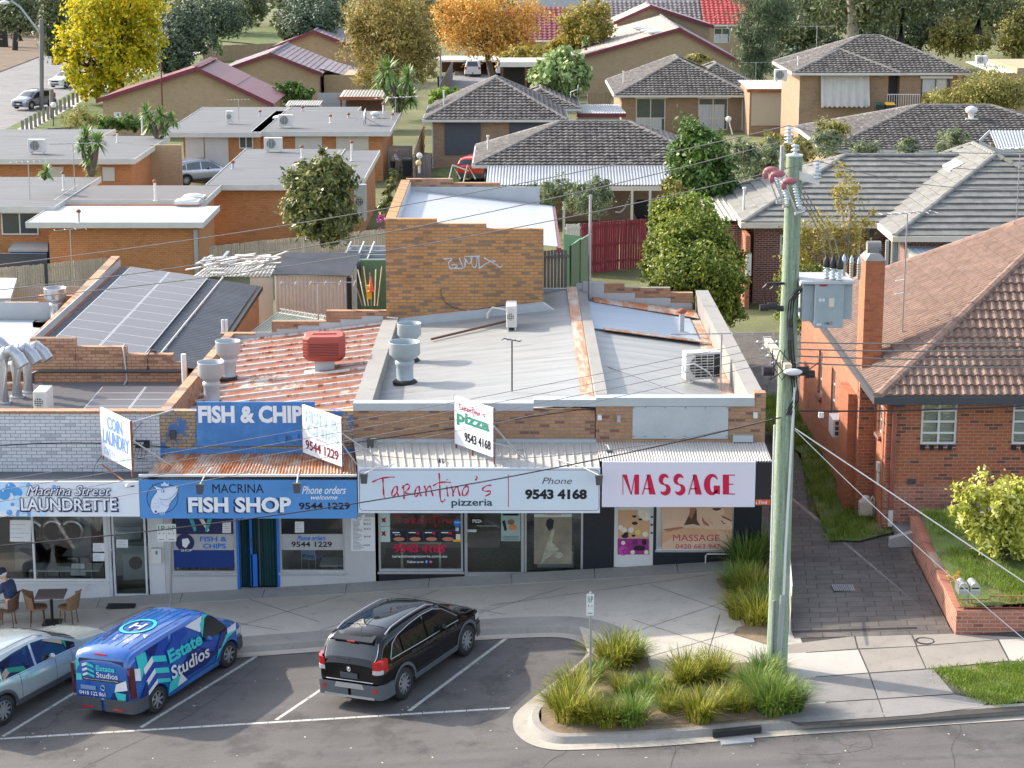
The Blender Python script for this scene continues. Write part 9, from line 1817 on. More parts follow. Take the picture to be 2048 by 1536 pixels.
# distant cars
def small(label,spec,paint,u,v,head,name='parked_car',cat='car',z=0,rails=(.6,2.5),**k):c=spec;t=mkc(name,label,cat,c,paint,wins=SW,scr=(2.78,3.42),rw=(.07,.27),rails=rails,**k);p=P(u,v,z=z);park(t,c,p,head=head,dz=z-G(p.x,p.y),slope=False);return t
small('grey SUV driving toward the camera on the side street',SUV(),'p_grey',72,212,R(-112));small('white SUV half hidden under the yellow tree',SUV(),'p_white',140,170,R(-112));small('silver wagon parked between the orange flats',SUV(),'p_silver',372,372,R(40))
small('bright red hatchback beside the navy blinds house',SUV(),'p_red',968,362,R(75),rails=None)
cu=Car(5.3,.93,[(0,1.05),(.02,1.08),(1.55,1.1),(1.62,1.2),(1.9,1.72),(2.2,1.80),(3.0,1.78),(3.3,1.66),(3.95,1.22),(4.2,1.15),(5.0,1.05),(5.2,.9),(5.3,.7)],[(0,1.04),(2,1.1),(3.5,1.08),(5.3,.95)],1.05,4.2,.39,.42)
for lab,u,v,pn in(('white ute with a canopy parked in the rear driveway',960,152,'p_white'),('white ute partly hidden by the orange tree',1022,150,'p_white')):
 t=mkc('parked_ute',lab,'ute',cu,pn,'p_white',wins=[[(1.75,1.25),(1.95,1.62),(2.6,1.68)],[(2.68,1.68),(3.2,1.6),(3.75,1.2)]],scr=(3.35,3.9),rails=None,lampz=(.78,1.06));b=MB();b.hexa([(.02,-.8,1.08),(1.7,-.8,1.1),(1.7,.8,1.1),(.02,.8,1.08)],[(.15,-.66,1.72),(1.7,-.68,1.76),(1.7,.68,1.76),(.15,.66,1.72)]);b.bd('canopy',M.p_white,t,lc=True,bevel=.06);b=MB();b.hexa([(.0,-.62,1.15),(.03,-.62,1.15),(.03,.62,1.15),(.0,.62,1.15)],[(.12,-.55,1.62),(.15,-.55,1.62),(.15,.55,1.62),(.12,.55,1.62)]);b.bd('canopy_window',M.glass_dark,t,lc=1);p=P(u,v,z=0);park(t,cu,p,head=R(90),dz=-G(p.x,p.y),slope=False)
 # ---------------------------------------------------------------- power pole, wires, street furniture
pb=PG(1553,1340);YP=pb.y;xt=X(1589,315,YP);zt=Z(312,YP)
t=TH('power_pole','tall green tinged timber power pole in the garden bed','power pole',tuple(pb))
b=MB();b.tube([(pb.x,YP,pb.z-.2),(lerp(pb.x,xt,.5),YP,zt*.5),(xt,YP,zt)],[.225,.19,.16],20);b.bd('pole',M.timber_pole,t)
b=MB();b.tube([(xt,YP,zt),(xt,YP,zt+.03)],.17,16);b.bd('pole_cap',M.porcelain,t)
b=MB();b.tube([(X(u,v,YP-.2),YP-.2,Z(v,YP-.2))for u,v in((1589,775),(1582,900),(1571,1100),(1566,1215))],.028,8);b.tube([(X(u,v,YP-.2),YP-.2,Z(v,YP-.2))for u,v in((1549,850),(1540,1180))],.022,6);b.bd('conduit',M.white,t)
b=MB();b.tube([(X(u,v,YP-.22),YP-.22,Z(v,YP-.22))for u,v in((1565,1190),(1556,1330))],.06,8);b.tube([(X(1547,1200,YP-.2),YP-.2,Z(1195,YP)),(X(1542,1335,YP-.2),YP-.2,Z(1335,YP))],.03,6);b.bd('cable_guard',M.grey_metal,t)
b=MB()
for k in rg(3):b.tube([(X(u+k*5,v,YP-.2),YP-.21,Z(v,YP-.2))for u,v in((1610,576-k),(1592,582),(1578,600),(1574,640),(1577,700),(1583,760),(1587,800),(1571,830))],.016,5)
b.bd('black_cables',M.wire_dark,t);b=MB();b.box(X(1578,650,YP)-.05,X(1578,650,YP)+.05,YP-.26,YP-.2,Z(675,YP),Z(650,YP));b.bd('cable_clamp',M.dark_metal,t)
b=MB();b.tube([(X(1568,290,YP)-.05,YP-.14,Z(350,YP)),(X(1568,290,YP)-.05,YP-.14,Z(290,YP))],.045,4);b.bd('steel_bracket',M.grey_metal,t)
def isl(p,n=4,r=.085,h=.34,m='porcelain',name='insulator',up=(0,0,1),cap=None):
 b=MB();pr=[(.03,0)]
 for i in rg(n):z=h*(i+.3)/n;pr+=[(.035,z),(r,z+h*.12/n),(r*.95,z+h*.3/n),(.035,z+h*.5/n)]
 pr+=[(.03,h)];b.lth(pr,tuple(p),16);o=b.bd(name,M[m],t)
 if cap:b=MB();k_=1 if cap=='blackcap' else .5;b.lth([(.07*k_,h-.02),(.075*k_,h+.10*k_),(.045*k_,h+.16*k_),(.02*k_,h+.24*k_)],tuple(p),12);b.bd('insulator_cap',M[cap],t)
I1,I2,I3=P(1577,288,Y=YP-.1),P(1590,312,Y=YP),P(1634,358,Y=YP-.3);isl(I1,5);isl(I2,3,.085,.24);isl(I3,5)
b=MB();q=I3;b.hexa([(xt,YP-.1,q.z-.02),(q.x+.05,q.y,q.z-.12),(q.x+.05,q.y+.1,q.z-.12),(xt,YP+.1,q.z-.02)],[(xt,YP-.1,q.z+.16),(q.x+.05,q.y,q.z+.02),(q.x+.05,q.y+.1,q.z+.02),(xt,YP+.1,q.z+.16)]);b.bd('side_bracket',M.offwhite,t)
for k,(u,v,yo)in enumerate(((1543,340,.3),(1556,348,0),(1580,362,-.3))):
 p=P(u,v,Y=YP+yo-.2);b=MB();b.ball(tuple(p),.13,12,0,(1.15,.7,.55));b.ball((p.x-.12,p.y,p.z-.09),.06,8,0,(1,.7,1.6));b.bd('fuse_cover',M.pinkcover,t);b=MB();e=p+Vx((.22,.05,-.55));b.tube([p+Vx((.08,0,-.05)),e],.03,8)
 for i in rg(8):c_=lerp(p+Vx((.08,0,-.05)),e,(i+1)/9);b.ball(tuple(c_),.058,10,0,(1,1,.35))
 b.bd('fuse_insulator',M.porcelain,t);b=MB();b.tube([p+Vx((-.08,0,-.08)),e+Vx((-.06,0,-.1))],.018,6);b.tube([e+Vx((-.1,0,-.1)),e+Vx((.1,.1,-.06))],.035,6);b.bd('fuse_tube',M.silver,t)
 # transformer
tx=TH('transformer','grey pole mounted transformer with six bushings on top','transformer',tuple(P(1655,655,Y=YP)));yf_,yb_=YP-.45,YP+.35
x0,x1,z0,z1=X(1630,600,yf_),X(1688,600,yf_),Z(656,yf_),Z(568,yf_)
b=MB();b.box(x0,x1,yf_,yb_,z0,z1);b.bd('tank',M.transformer,tx,bevel=.015);b=MB();b.box(x1+.002,X(1706,600,yf_),yf_+.08,yb_,Z(640,yf_),z1-.02);b.box(x0-.22,x0-.002,yf_+.15,yb_-.05,z0+.1,z1-.05);b.bd('radiator',M.transformer,tx,bevel=.01)
b=MB();b.hexa([(x0-.30,yf_-.03,z1),(x1+.22,yf_-.03,z1),(x1+.22,yb_+.3,z1),(x0-.30,yb_+.3,z1)],[(x0-.28,yf_-.01,z1+.05),(x1+.2,yf_-.01,z1+.05),(x1+.2,yb_+.28,z1+.05),(x0-.28,yb_+.28,z1+.05)]);b.bd('lid',M.colorbond,tx)
b=MB();b.box(x0+.02,X(1604,600,YP)-.1,YP-.08,YP+.08,z0+.25,z0+.33);b.box(x0+.02,X(1604,600,YP)-.1,YP-.08,YP+.08,z1-.2,z1-.12);b.bd('mounting_bracket',M.galv,tx)
b=MB();a_=P(1663,605,Y=yf_);b.box(a_.x-.055,a_.x+.055,yf_-.012,yf_-.002,a_.z-.09,a_.z+.09,0);a_=P(1641,600,Y=yf_);b.box(a_.x-.03,a_.x+.02,yf_-.01,yf_-.002,a_.z-.03,a_.z+.03,1);b.box(a_.x+.035,a_.x+.085,yf_-.01,yf_-.002,a_.z-.03,a_.z+.03,1);a_=P(1637,649,Y=yf_);b.box(a_.x-.04,a_.x+.05,yf_-.01,yf_-.002,a_.z-.02,a_.z+.02,1);b.bd('plates',[M.cream,M.white],tx)
b=MB();ft=fp(yf_-.001);ft.disc(1647,569.5,8,b,.006,0,r2=3);ft.text('1188LLT',(1649,644,1665,649),b,.006,1);b.bd('markings',[M.lid_red,M.wire_dark],tx)
t_=t;t=tx
for k in rg(3):p=P(1653+k*13,551+k*5,Y=YP-.1-k*.12);p.z=z1+.04;isl(p,4,.075,.26,'porcelain','bushing',cap='blackcap')
for k in rg(3):p=P(1687+k*15,552+k*5,Y=YP+.2-k*.15);p.z=z1+.03;isl(p,7,.045,.34,'porc_tan','surge_arrester',cap='ink_pale')
t=t_
b=MB()
for k in rg(3):p=P(1652+k*14,512+k*4,Y=YP-.1-k*.12);b.tube([P(1585+k*12,366+k*8,Y=YP-.3),P(1618+k*12,425+k*6,Y=YP-.25),P(1642+k*14,470+k*5,Y=YP-.15),p],.013,5)
b.bd('drop_leads',M.wire,t)
# crossarm
Ya,Yb=YP+2.2,YP-.55;A_=P(1533,680,Y=Ya);B_=P(1577,728,Y=Yb);B_.z=A_.z
b=MB();b.hexa([(A_.x-.07,A_.y,A_.z-.09),(A_.x+.07,A_.y,A_.z-.09),(B_.x+.07,B_.y,B_.z-.09),(B_.x-.07,B_.y,B_.z-.09)],[(A_.x-.07,A_.y,A_.z+.07),(A_.x+.07,A_.y,A_.z+.07),(B_.x+.07,B_.y,B_.z+.07),(B_.x-.07,B_.y,B_.z+.07)]);b.bd('crossarm',M.timber_arm,t)
b=MB()
for k in rg(5):q=lerp(A_,B_,(k+.15)/4.6);b.box(q.x-.09,q.x+.09,q.y-.02,q.y+.02,q.z-.11,q.z+.09)
for s_ in(-1,1):
 for k in rg(4):q=lerp(A_,B_,(k+.3)/4);b.tube([q+Vx((s_*.08,0,0)),q+Vx((s_*.28,0,-.02))],.03,8);b.ball(tuple(q+Vx((s_*.20,0,-.01))),.05,10)
b.bd('arm_fittings',M.galv,t);b=MB()
for(u,v,s_)in((1537,742,.16),(1605,742,.16),(1620,748,.13),(1545,612,.13),(1528,615,.12),(1560,617,.10)):q=P(u,v,Y=YP-.2);b.tube([q-Vx((s_*.7,0,0)),q+Vx((s_*.7,0,0))],s_*.6,9)
for k in rg(5):b.tube([P(1555+rU(-20,25),700,Y=YP-.3),P(1560+rU(-30,30),735,Y=YP-.35),P(1590+rU(-50,40),760,Y=YP-.3),P(1600+rU(-40,40),725,Y=YP-.3)],.011,5)
b.tube([P(1530,612,Y=YP-.2),P(1526,575,Y=YP-.2),P(1535,567,Y=YP-.2),P(1570,566,Y=YP-.1)],.02,6);b.tube([P(1545,612,Y=YP-.2),P(1540,578,Y=YP-.2),P(1550,570,Y=YP-.2),P(1570,568,Y=YP-.1)],.015,6);b.bd('cable_joints',M.wire_dark,t)
sl_=TH('street_light','white street light head under the pole crossarm','street light',tuple(P(1586,745,Y=YP-.7)));q=P(1586,744,Y=YP-.7);b=MB();b.ball(tuple(q),.19,14,0,(1,.45,.36));b.bd('lamp_head',M.white,sl_);b=MB();b.tube([q-Vx((.15,-.02,-.03)),P(1565,735,Y=YP-.2)],.03,6);b.bd('arm',M.galv,sl_)
# wires
def wire(label,a,b_,sag=.3,r=.013,m='wire',n=24,mid=None):
 pts=[lerp(a,b_,i/n)-Vx((0,0,sag*4*(i/n)*(1-i/n)))for i in rg(n+1)];b=MB();b.tube(pts,r,5);tag(b.bd('overhead_wire',M[m]),label,'wire','overhead wires on the power pole')
for k,(u,v,yy,p,s_)in enumerate(((-40,534,YP+1,I1,.15),(-40,584,YP,I2,.15),(-40,603,YP-.5,I3,.15))):
 p=p+Vx((0,0,.36));wire(['highest wire running left from the pole top','second high wire running left from the pole top','third high wire running left from the side bracket'][k],p,P(u,v,Y=yy),.35 if k else .25,.010);wire(['highest wire running right from the pole top','second high wire running right from the pole top','third high wire running right from the side bracket'][k],p,P(2100,300+k*36,Y=YP+4),.25,.008)
for k in rg(4):
 q=lerp(A_,B_,(k+.3)/4);wire(['backmost of the four low wires over the tiled roof','second of the four low wires over the tiled roof','third of the four low wires over the tiled roof','frontmost of the four low wires over the tiled roof'][k],q+Vx((.28,0,0)),P(2120,(681,698,716,733)[k],Y=YP+1.6-k*.5),.05,.016)
 wire(['backmost low wire running left over the shops','second low wire running left over the shops','third low wire running left over the shops','frontmost low wire running left over the shops'][k],q-Vx((.28,0,0)),P(-30,(965,985,1008,1040)[k],Y=YP+1.2-k*.5),.12,.007)
q=P(1562,835,Y=YP-.2);wire('thick black bundled cable running left across the shop signs',q,P(-30,1094,Y=YP-1),.35,.014,'wire_dark');wire('black cable running right across the red brick wall',P(1590,822,Y=YP-.2),P(2100,808,Y=YP+1),.05,.018,'wire_dark')
wire('upper white stay wire falling to the right',P(1590,857,Y=YP-.2),P(2120,1212,Y=YP-3),.0,.014,'white');wire('lower thin stay wire falling to the letterboxes',P(1590,860,Y=YP-.2),P(2060,1288,Y=YP-2),.1,.009,'white');wire('thin wire from the pizzeria parapet to the shop wall',P(1010,660,Y=58),P(1455,820,Y=YF),.0,.008,'wire_dark')
wire('service cable crossing the brick parapets to the laundrette',P(690,888,Y=YF-.3),P(1190,815,Y=YF-.2),.0,.012,'wire_dark');wire('black cable pair over the white brick parapet',P(-20,893,Y=YF-.6),P(340,895,Y=YF-.2),-.1,.014,'wire_dark');wire('long dark service cable from the pole to the blade signs',P(1545,838,Y=YP),P(690,905,Y=47.5),.45,.007,'wire_dark')
p=P(1642,829,Y=YP);b=MB();b.box(p.x-.05,p.x+.05,p.y-.04,p.y+.04,p.z-.06,p.z+.05);tag(b.bd('cable_box',M.white),'small white box clipped on the black cable','junction box')
# parking signs
def psign(label,u,vt,vb,plates,pole=.025):
 g_=PG(u,vb);y=g_.y;t=TH('parking_sign',label,'sign',tuple(g_));b=MB();b.tube([g_,(X(u,vt,y),y,Z(vt,y))],pole,10);b.bd('post',M.galv,t);f=fp(y-.035)
 for(u0,v0,u1,v1,tx_)in plates:
  b=MB();b.box(X(u0,v0,y),X(u1,v0,y),y-.035,y-.03,Z(v1,y),Z(v0,y));pl_=b.bd('plate',M.white,t);b=MB();w_=u1-u0;f.text(tx_,(u0+w_*.15,v0+(v1-v0)*.12,u1-w_*.15,v0+(v1-v0)*.42),b,.004,0,0,.02);b.bd('lettering',[M.ink_green],pl_);b=MB();f.text('8 - 6',(u0+w_*.2,v0+(v1-v0)*.52,u1-w_*.2,v0+(v1-v0)*.62),b,.004);f.rect(u0+w_*.2,v1-(v1-v0)*.1,u1-w_*.2,v1-(v1-v0)*.07,b,.004);b.bd('hours',[M.ink_black],pl_)
psign('white half hour parking sign in the garden bed',1181,1184,1392,[(1173,1187,1188,1230,'½P')]);psign('pair of white parking plates on a post behind the van',342,1040,1228,[(314,1047,332,1082,'1P'),(333,1047,352,1082,'½P')],.03)
# railings beside the driveway
def rail(label,pts,h,n,m='white'):
 t=TH('railing',label,'railing',tuple(pts[0]));b=MB();a,c_=Vector(pts[0]),Vector(pts[-1]);u_=Vx((0,0,h));b.tube([a,a+u_,c_+u_,c_],.025,6);b.tube([a+Vx((0,0,.12)),c_+Vx((0,0,.12))],.018,5);b.bd('frame',M[m],t)
 for i in rg(1,n):q=lerp(a,c_,i/n);b=MB();b.tube([q+Vx((0,0,.12)),q+u_],.009,5);b.bd('bar',M[m],t)
rail('white steel railing at the pole side of the driveway',[PG(1580,1270),PG(1576,1205)],1.1,12,'offwhite');rail('tall galvanised gate panel beside the massage shop',[(6.25,46.4,G(6.25)),(6.2,47.8,G(6.2))],1.7,8,'galv');rail('low steel railing edging the corner grass bed',[PG(1553,1255),PG(1543,1215)],.5,3,'galv')
# iron fence and letterboxes
t=TH('iron_fence','rusty wrought iron scroll fence on top of the brick wall','fence',(fx.x,fx.y+.1,Z(1222,fx.y)));z_=Z(1222,fx.y);ya=fx.y+.11;b=MB();x0=fx.x+.05;b.tube([(x0,ya,z_+.04),(x0+4,ya,z_+.04)],.012,5);xm=X(1978,1200,ya);b.tube([(x0,ya,z_+.22),(xm,ya,z_+.22),(xm,ya,z_+.30),(xm+2.5,ya,z_+.30)],.012,5);b.bd('rails',M.rust,t)
b=MB()
for k in rg(14):
 xx=x0+.1+k*.2;h_=.17 if xx<xm else .25
 for s_ in(0,1):b.tube([(xx+.055*math.cos(a)*(1 if s_ else-1)+.03*s_,ya,z_+.05+h_*(.25+.5*s_)+.05*math.sin(a))for a in np.linspace(0,4.6,10)],.008,4)
b.bd('scrolls',M.rust,t)
for k,u in enumerate((1924,1947)):
 q=P(u,1172,Y=fx.y+.35);t=TH('letterbox',['left of two silver rounded letterboxes on one post','right of two silver rounded letterboxes on one post'][k],'letterbox',tuple(q),'silver letterboxes on the front lawn');b=MB();pr=[(-.105,-.13),(.105,-.13)]+[(.105*math.cos(a),.02+.105*math.sin(a))for a in np.linspace(0,math.pi,9)];b.hexa([(x,-.2,z)for x,z in pr],[(x,.2,z)for x,z in pr]);b.bd('box',M.alu,t,lc=True,recalc=True);b=MB();b.box(-.08,.08,-.208,-.202,.0,.03,0);b.box(-.1,.1,-.206,-.201,-.13,-.05,1);b.bd('slot',[M.black,M.grey_metal],t,lc=1)
q=P(1936,1190,Y=fx.y+.35);b=MB();b.tube([(q.x,q.y,gz-.1),(q.x,q.y,P(1936,1186,Y=q.y).z+.02)],.022,6);tag(b.bd('letterbox_post',M.galv),'thin steel post carrying the two letterboxes','post')
# garden lamps and far poles
def globe(label,u,vt,vb,Y=None,lean=0,g='lamp_globe',r=.2):
 p=P(u+lean,vb,z=G(0,100)if Y is None else 0)if Y is None else P(u+lean,vb,Y=Y);q=P(u,vt,Y=p.y);t=TH('globe_lamp',label,'lamp',tuple(p));b=MB();b.tube([p,q],.045,6);b.bd('post',M['dark_metal' if lean==0 else 'offwhite'],t);b=MB();b.ball(tuple(q),r*p.y/140,14);b.bd('globe',M[g],t)
globe('white globe lamp nearest the side street corner',107,210,252);globe('white globe lamp in the dry golden grass',152,216,262);globe('leaning white globe lamp beside the egg shaped tree',1457,238,293,135,14);globe('white globe lamp above the blue pots',839,311,345,120,1);globe('amber globe lamp below the white one',837,326,346,119,1,'lamp_amber')
for k,(u,vb,h,lab,m)in enumerate(((83,216,38,'grey timber street pole beside the grey SUV','timber_old'),(103,236,178,'short green timber post with stay wires','timber_old'),(881,178,95,'thin steel pole by the rear driveway','galv'),(1007,150,124,'steel post near the partly hidden ute','galv'))):p=P(u,vb,z=0);q=P(u,h,Y=p.y);b=MB();b.tube([p,q],.19 if k==0 else .16 if k==1 else .1,8);tag(b.bd('pole',M[m]),lab,'pole')
p=P(83,66,z=0);yy=P(83,216,z=0).y;b=MB();b.tube([P(80,66,Y=yy),P(40,14,Y=yy),P(22,2,Y=yy)],.09,6);b.ball(tuple(P(9,5,Y=yy)),.45,10,1,(1,.6,.4));tag(b.bd('street_light',[M.galv,M.white]),'street light arm on the grey pole at the top left','street light')
# clothes lines, bins, pots
def bin_(label,u,vb,lid,s=1.0,Y=None,body='bin_dark'):
 p=P(u,vb,z=0)if Y is None else P(u,vb,Y=Y);t=TH('wheelie_bin',label,'bin',tuple(p));b=MB();b.hexa([(-.24,-.28,.04),(.24,-.28,.04),(.24,.28,.04),(-.24,.28,.04)],[(-.29,-.36,.98),(.29,-.36,.98),(.29,.36,.98),(-.29,.36,.98)]);b.bd('body',M[body],t,lc=1);b=MB();b.hexa([(-.31,-.4,.98),(.31,-.4,.98),(.31,.38,.98),(-.31,.38,.98)],[(-.27,-.3,1.07),(.27,-.3,1.07),(.27,.36,1.10),(-.27,.36,1.10)]);b.bd('lid',M[lid],t,lc=1)
for a in(('dark bin nearest the walking person',815,352,'bin_dark'),('yellow lidded bin under the carport',731,224,'lid_yellow'),('dark green bin under the carport',751,224,'bin_green'),('red lidded bin beside the curtained house',1498,272,'lid_red'),('dark green bin beside the red lidded one',1489,268,'bin_green'),('green bin by the rear driveway fence',881,175,'bin_green')):bin_(*a)
for a in(('dark green bin below the balcony',1758,240,'bin_green',1,132),('yellow lidded bin below the balcony',1778,240,'lid_yellow',1,132)):bin_(*a)
t=TH('clothes_line','white folding clothes line frame near the red hatchback','clothes line',tuple(P(925,372,z=0)));b=MB();yy=P(925,372,z=0).y
for u in(905,935):b.tube([P(u-10,372,Y=yy),P(u,330,Y=yy),P(u+16,358,Y=yy)],.05,5)
b.tube([P(905,330,Y=yy),P(937,342,Y=yy)],.05,5);b.bd('frame',M.offwhite,t)
t=TH('clothes_line','rotary clothes line on the lawn behind the dish antenna flat','clothes line',tuple(P(581,215,z=0)));yy=P(581,212,z=0).y;b=MB();b.tube([P(581,212,Y=yy),P(581,179,Y=yy)],.05,6);b.tube([P(545,195,Y=yy),P(620,194,Y=yy)],.03,5);b.tube([P(558,196,Y=yy),P(581,179,Y=yy),P(606,195,Y=yy)],.03,5);b.bd('frame',M.galv,t)
for k,(u,v)in enumerate(((828,352),(842,352))):b=MB();q=P(u+8,v,z=0);b.lth([(.2,0),(.28,.3),(.30,.9),(.34,1.0),(.26,1.02)],tuple(q),12);tag(b.bd('plant_pot',mat('potblue',(.36,.44,.50),.5,.1)),['left tall pale blue pot by the fence','right tall pale blue pot by the fence'][k],'pot')
b=MB()
for i in rg(14):s=i/13;q=lerp(P(1232,424,Y=105),P(1262,386,Y=105),s)-Vx((0,0,.35*math.sin(s*math.pi)));b.ball(tuple(q),.05,6)
tag(b.bd('string_lights',M.lamp_globe),'small white festoon bulbs hanging under the verandah','string lights')
b=MB();p=P(1285,437,Y=106);b.lth([(.3,0),(.45,.3),(.45,.8),(.3,.95),(.001,.98)],tuple(p),14);tag(b.bd('covered_barbecue',M.black_matt),'black covered barbecue under the verandah','barbecue')
# cafe furniture
p=PG(105,1246);t=TH('cafe_table','square brown cafe table on the footpath','table',tuple(p));b=MB();b.box(-.34,.34,-.34,.34,.70,.74);b.bd('table_top',M.table_brown,t,lc=True,bevel=.01);b=MB();b.tube([(0,0,0),(0,0,.7)],.035,8);b.box(-.22,.22,-.22,.22,0,.03);b.bd('pedestal',M.black_matt,t,lc=1);t.rotation_euler.z=R(4)
def wicker(label,u,v,rot,m='wicker'):
 p=PG(u,v);t=TH('cafe_chair',label,'chair',tuple(p),'wicker chairs at the cafe table');b=MB();b.cyl((0,0,.43),.24,.04,16);b.bd('seat',M[m],t,lc=1);b=MB();v_=[]
 for k in rg(11):a=R(-75+k*15);v_+=[(-.25*math.cos(a),.25*math.sin(a),.46),(-.33*math.cos(a),.29*math.sin(a),.88-.16*abs(math.sin(a))**2)]
 b.add(v_,[(2*k,2*k+2,2*k+3,2*k+1)for k in rg(10)],0,True);b.tube([v_[2*k+1]for k in rg(11)],.018,6);b.bd('backrest',M[m],t,lc=1)
 for a in(45,135,225,315):b=MB();b.tube([(.19*math.cos(R(a)),.19*math.sin(R(a)),.44),(.23*math.cos(R(a)),.23*math.sin(R(a)),0)],.014,5);b.bd('leg',M.wood_brown,t,lc=1)
 t.rotation_euler.z=rot
wicker('wicker chair left of the cafe table',76,1250,R(10));wicker('wicker chair right of the cafe table',138,1250,R(170));wicker('dark wicker chair under the seated man',16,1254,R(182),'wood_brown')
# ---------------------------------------------------------------- people
def skin(name,J,E,mt,par,sub=2):
 me=bpy.data.meshes.new(name);me.from_pydata([j[:3]for j in J],E,[]);me.materials.append(mt);o=bpy.data.objects.new(name,me);link(o);o.parent=par;o.modifiers.new('s','SKIN').use_smooth_shade=True;ms=o.modifiers.new('d','SUBSURF');ms.levels=ms.render_levels=sub
 for i,j in enumerate(J):s_=me.skin_vertices[0].data[i];s_.radius=(j[3],j[4]if len(j)>4 else j[3]);s_.use_root=i==0
 return o
def head(par,c,r,hairm,cap=None,hd=0):
 """ears, nose, brow and hair on the continuous body mesh's head"""
 b=MB();b.ball((c[0]-.02*math.cos(hd),c[1]-.02*math.sin(hd),c[2]+.025),r*1.06,14,0,(1,1,.92));b.bd('hair',M[hairm],par,lc=1)
 if cap:b=MB();b.lth([(r*1.14,.02),(r*1.13,.08),(r*.9,.14),(r*.4,.17),(.001,.175)],c,18);b.hexa([(c[0]+r*.7,c[1]-.07,c[2]+.015),(c[0]+r*1.9,c[1]-.05,c[2]-.0),(c[0]+r*1.9,c[1]+.05,c[2]-.0),(c[0]+r*.7,c[1]+.07,c[2]+.015)],[(c[0]+r*.7,c[1]-.07,c[2]+.035),(c[0]+r*1.9,c[1]-.05,c[2]+.012),(c[0]+r*1.9,c[1]+.05,c[2]+.012),(c[0]+r*.7,c[1]+.07,c[2]+.035)]);b.bd('cap',M[cap],par,lc=1)
def hand(J,E,i0,p,d,up,s=1.0):
 p=Vector(p);d=Vector(d).normalized();sd_=d.cross(Vector(up)).normalized();n=len(J);J.append((*(p+d*.05*s),.022,.034));E.append((i0,n))
 for k,(o_,l)in enumerate(((-.033,.075),(-.011,.088),(.011,.082),(.033,.062))):a=len(J);J.append((*(p+d*.085*s+sd_*o_),.009));J.append((*(p+d*(.085+l*.5)*s+sd_*o_*1.1-Vector(up)*.012),.0085));J.append((*(p+d*(.085+l*.85)*s+sd_*o_*1.1-Vector(up)*.035),.007));E.extend([(n,a),(a,a+1),(a+1,a+2)])
 a=len(J);J.append((*(p+d*.03*s-sd_*.045),.011));J.append((*(p+d*.07*s-sd_*.065),.009));E.extend([(n,a),(a,a+1)])
p=PG(16,1252);t=TH('person','seated person in navy polo shirt and navy cap bending over the table','person',(p.x+.14,p.y,p.z))
J=[(0,0,.52,.14,.12),(.03,0,.75,.13,.15),(.10,0,.98,.13,.19),(.16,0,1.08,.075,.08),(.20,0,1.15,.055),(.25,0,1.24,.095,.085),(.28,0,1.31,.09,.08)];E=[(0,1),(1,2),(2,3),(3,4),(4,5),(5,6)]
J.append((.352,0,1.245,.018));E.append((5,7));J+=[(.25,.082,1.25,.018),(.25,-.082,1.25,.018)];E+=[(5,8),(5,9)]
for sd in(-1,1):
 a=len(J);J+=[(.12,sd*.19,1.02,.06),(.22,sd*.25,.80,.05),(.42,sd*.14,.88,.037)];E+=[(2,a),(a,a+1),(a+1,a+2)];hand(J,E,a+2,(.42,sd*.14,.88),(.8,-sd*.4,.35),(0,0,1))
 a=len(J);J+=[(.08,sd*.10,.50,.09),(.44,sd*.13,.50,.068),(.44,sd*.13,.12,.045),(.50,sd*.13,.05,.04),(.60,sd*.14,.04,.032)];E+=[(0,a),(a,a+1),(a+1,a+2),(a+2,a+3),(a+3,a+4)]
skin('body',J,E,M.skin,t);q=[(j[0],j[1],j[2],(j[3]+.018),(j[4]if len(j)>4 else j[3])+.018)for j in J]
s_=[q[0],q[1],q[2],(*q[3][:3],.09,.09)];E2=[(0,1),(1,2),(2,3)]
for sd in(-1,1):a=len(s_);s_+=[(.12,sd*.19,1.02,.078),(.19,sd*.235,.86,.072)];E2+=[(2,a),(a,a+1)]
skin('polo_shirt',s_,E2,M.navy_cloth,t);s_=[(0,0,.50,.155,.15)];E2=[]
for sd in(-1,1):a=len(s_);s_+=[(.08,sd*.10,.50,.108),(.44,sd*.13,.50,.085),(.44,sd*.13,.16,.06)];E2+=[(0,a),(a,a+1),(a+1,a+2)]
skin('trousers',s_,E2,M.trouser,t);head(t,(.25,0,1.25),.092,'hair_grey','cap_navy');t.rotation_euler.z=R(158)
p=P(786,351,z=0);t=TH('person','far person in a pale shirt walking with a wheeled frame','person',tuple(p))
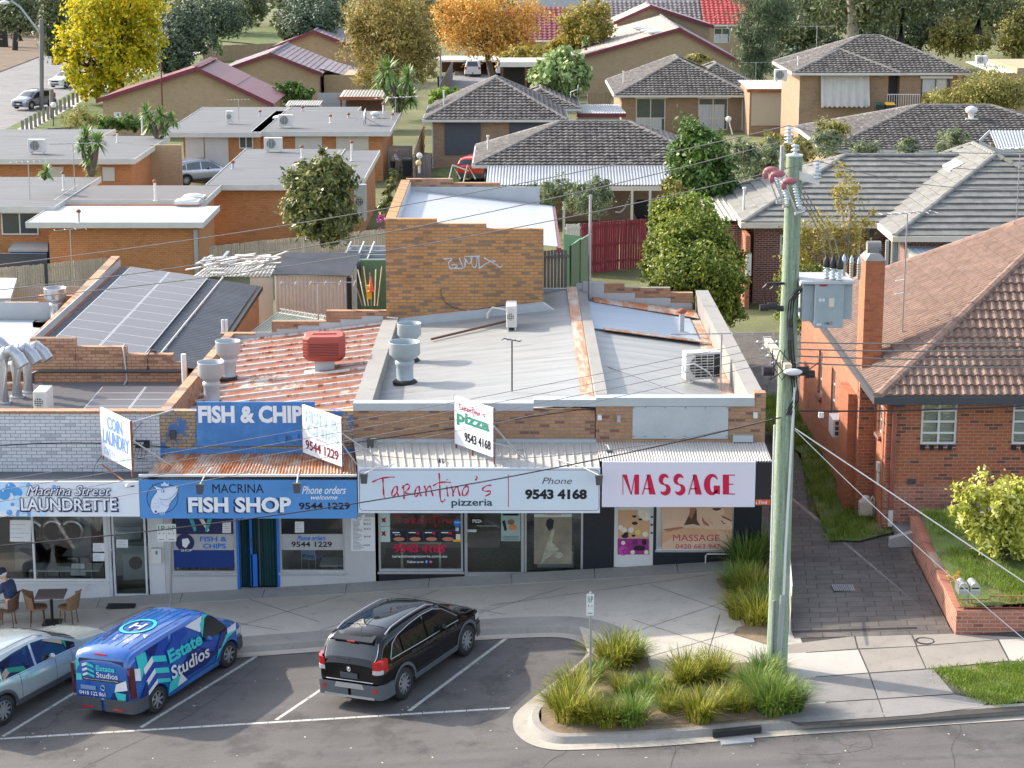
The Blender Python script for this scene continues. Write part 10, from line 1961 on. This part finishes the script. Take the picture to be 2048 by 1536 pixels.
J=[(0,0,.92,.13,.15),(.05,0,1.12,.11,.14),(.14,0,1.34,.12,.18),(.20,0,1.45,.05),(.23,0,1.56,.085),(.25,0,1.62,.08)];E=[(0,1),(1,2),(2,3),(3,4),(4,5)]
for sd in(-1,1):a=len(J);J+=[(.15,sd*.19,1.36,.055),(.22,sd*.22,1.10,.045),(.45,sd*.2,1.0,.035)];E+=[(2,a),(a,a+1),(a+1,a+2)];hand(J,E,a+2,(.45,sd*.2,1.0),(1,0,-.1),(0,0,1));a=len(J);J+=[(0,sd*.1,.86,.09),(.06*sd,sd*.1,.48,.06),(.02+.16*sd,sd*.1,.08,.045),(.14+.16*sd,sd*.1,.04,.035)];E+=[(0,a),(a,a+1),(a+1,a+2),(a+2,a+3)]
skin('body',J,E,M.skin,t);s_=[(j[0],j[1],j[2],j[3]+.02,(j[4]if len(j)>4 else j[3])+.02)for j in J[:3]];E2=[(0,1),(1,2)]
for sd in(-1,1):a=len(s_);s_+=[(.15,sd*.19,1.36,.075),(.22,sd*.22,1.10,.065),(.38,sd*.2,1.02,.055)];E2+=[(2,a),(a,a+1),(a+1,a+2)]
skin('shirt',s_,E2,M.shirt_white,t);s_=[(0,0,.9,.14,.155)];E2=[]
for sd in(-1,1):a=len(s_);s_+=[(0,sd*.1,.84,.105),(.06*sd,sd*.1,.48,.075),(.02+.16*sd,sd*.1,.14,.06)];E2+=[(0,a),(a,a+1),(a+1,a+2)]
skin('trousers',s_,E2,M.trouser_dark,t);head(t,(.23,0,1.57),.09,'hair_blond');t.rotation_euler.z=R(-10);t.scale=(.95,)*3
t=TH('walking_frame','wheeled walking frame held by the far person','walking frame',tuple(p+Vx((.45,-.05,0))));b=MB()
for sd in(-1,1):b.tube([(.02,sd*.24,.95),(.15,sd*.25,.9),(.3,sd*.26,.08)],.018,6);b.tube([(.12,sd*.25,.8),(-.1,sd*.26,.08)],.018,6);b.cyl((.3,sd*.26-.02,.08),.08,.04,12,'y');b.cyl((-.1,sd*.26-.02,.08),.08,.04,12,'y')
b.box(-.02,.2,-.24,.24,.52,.56);b.bd('frame',M.dark_metal,t,lc=1)
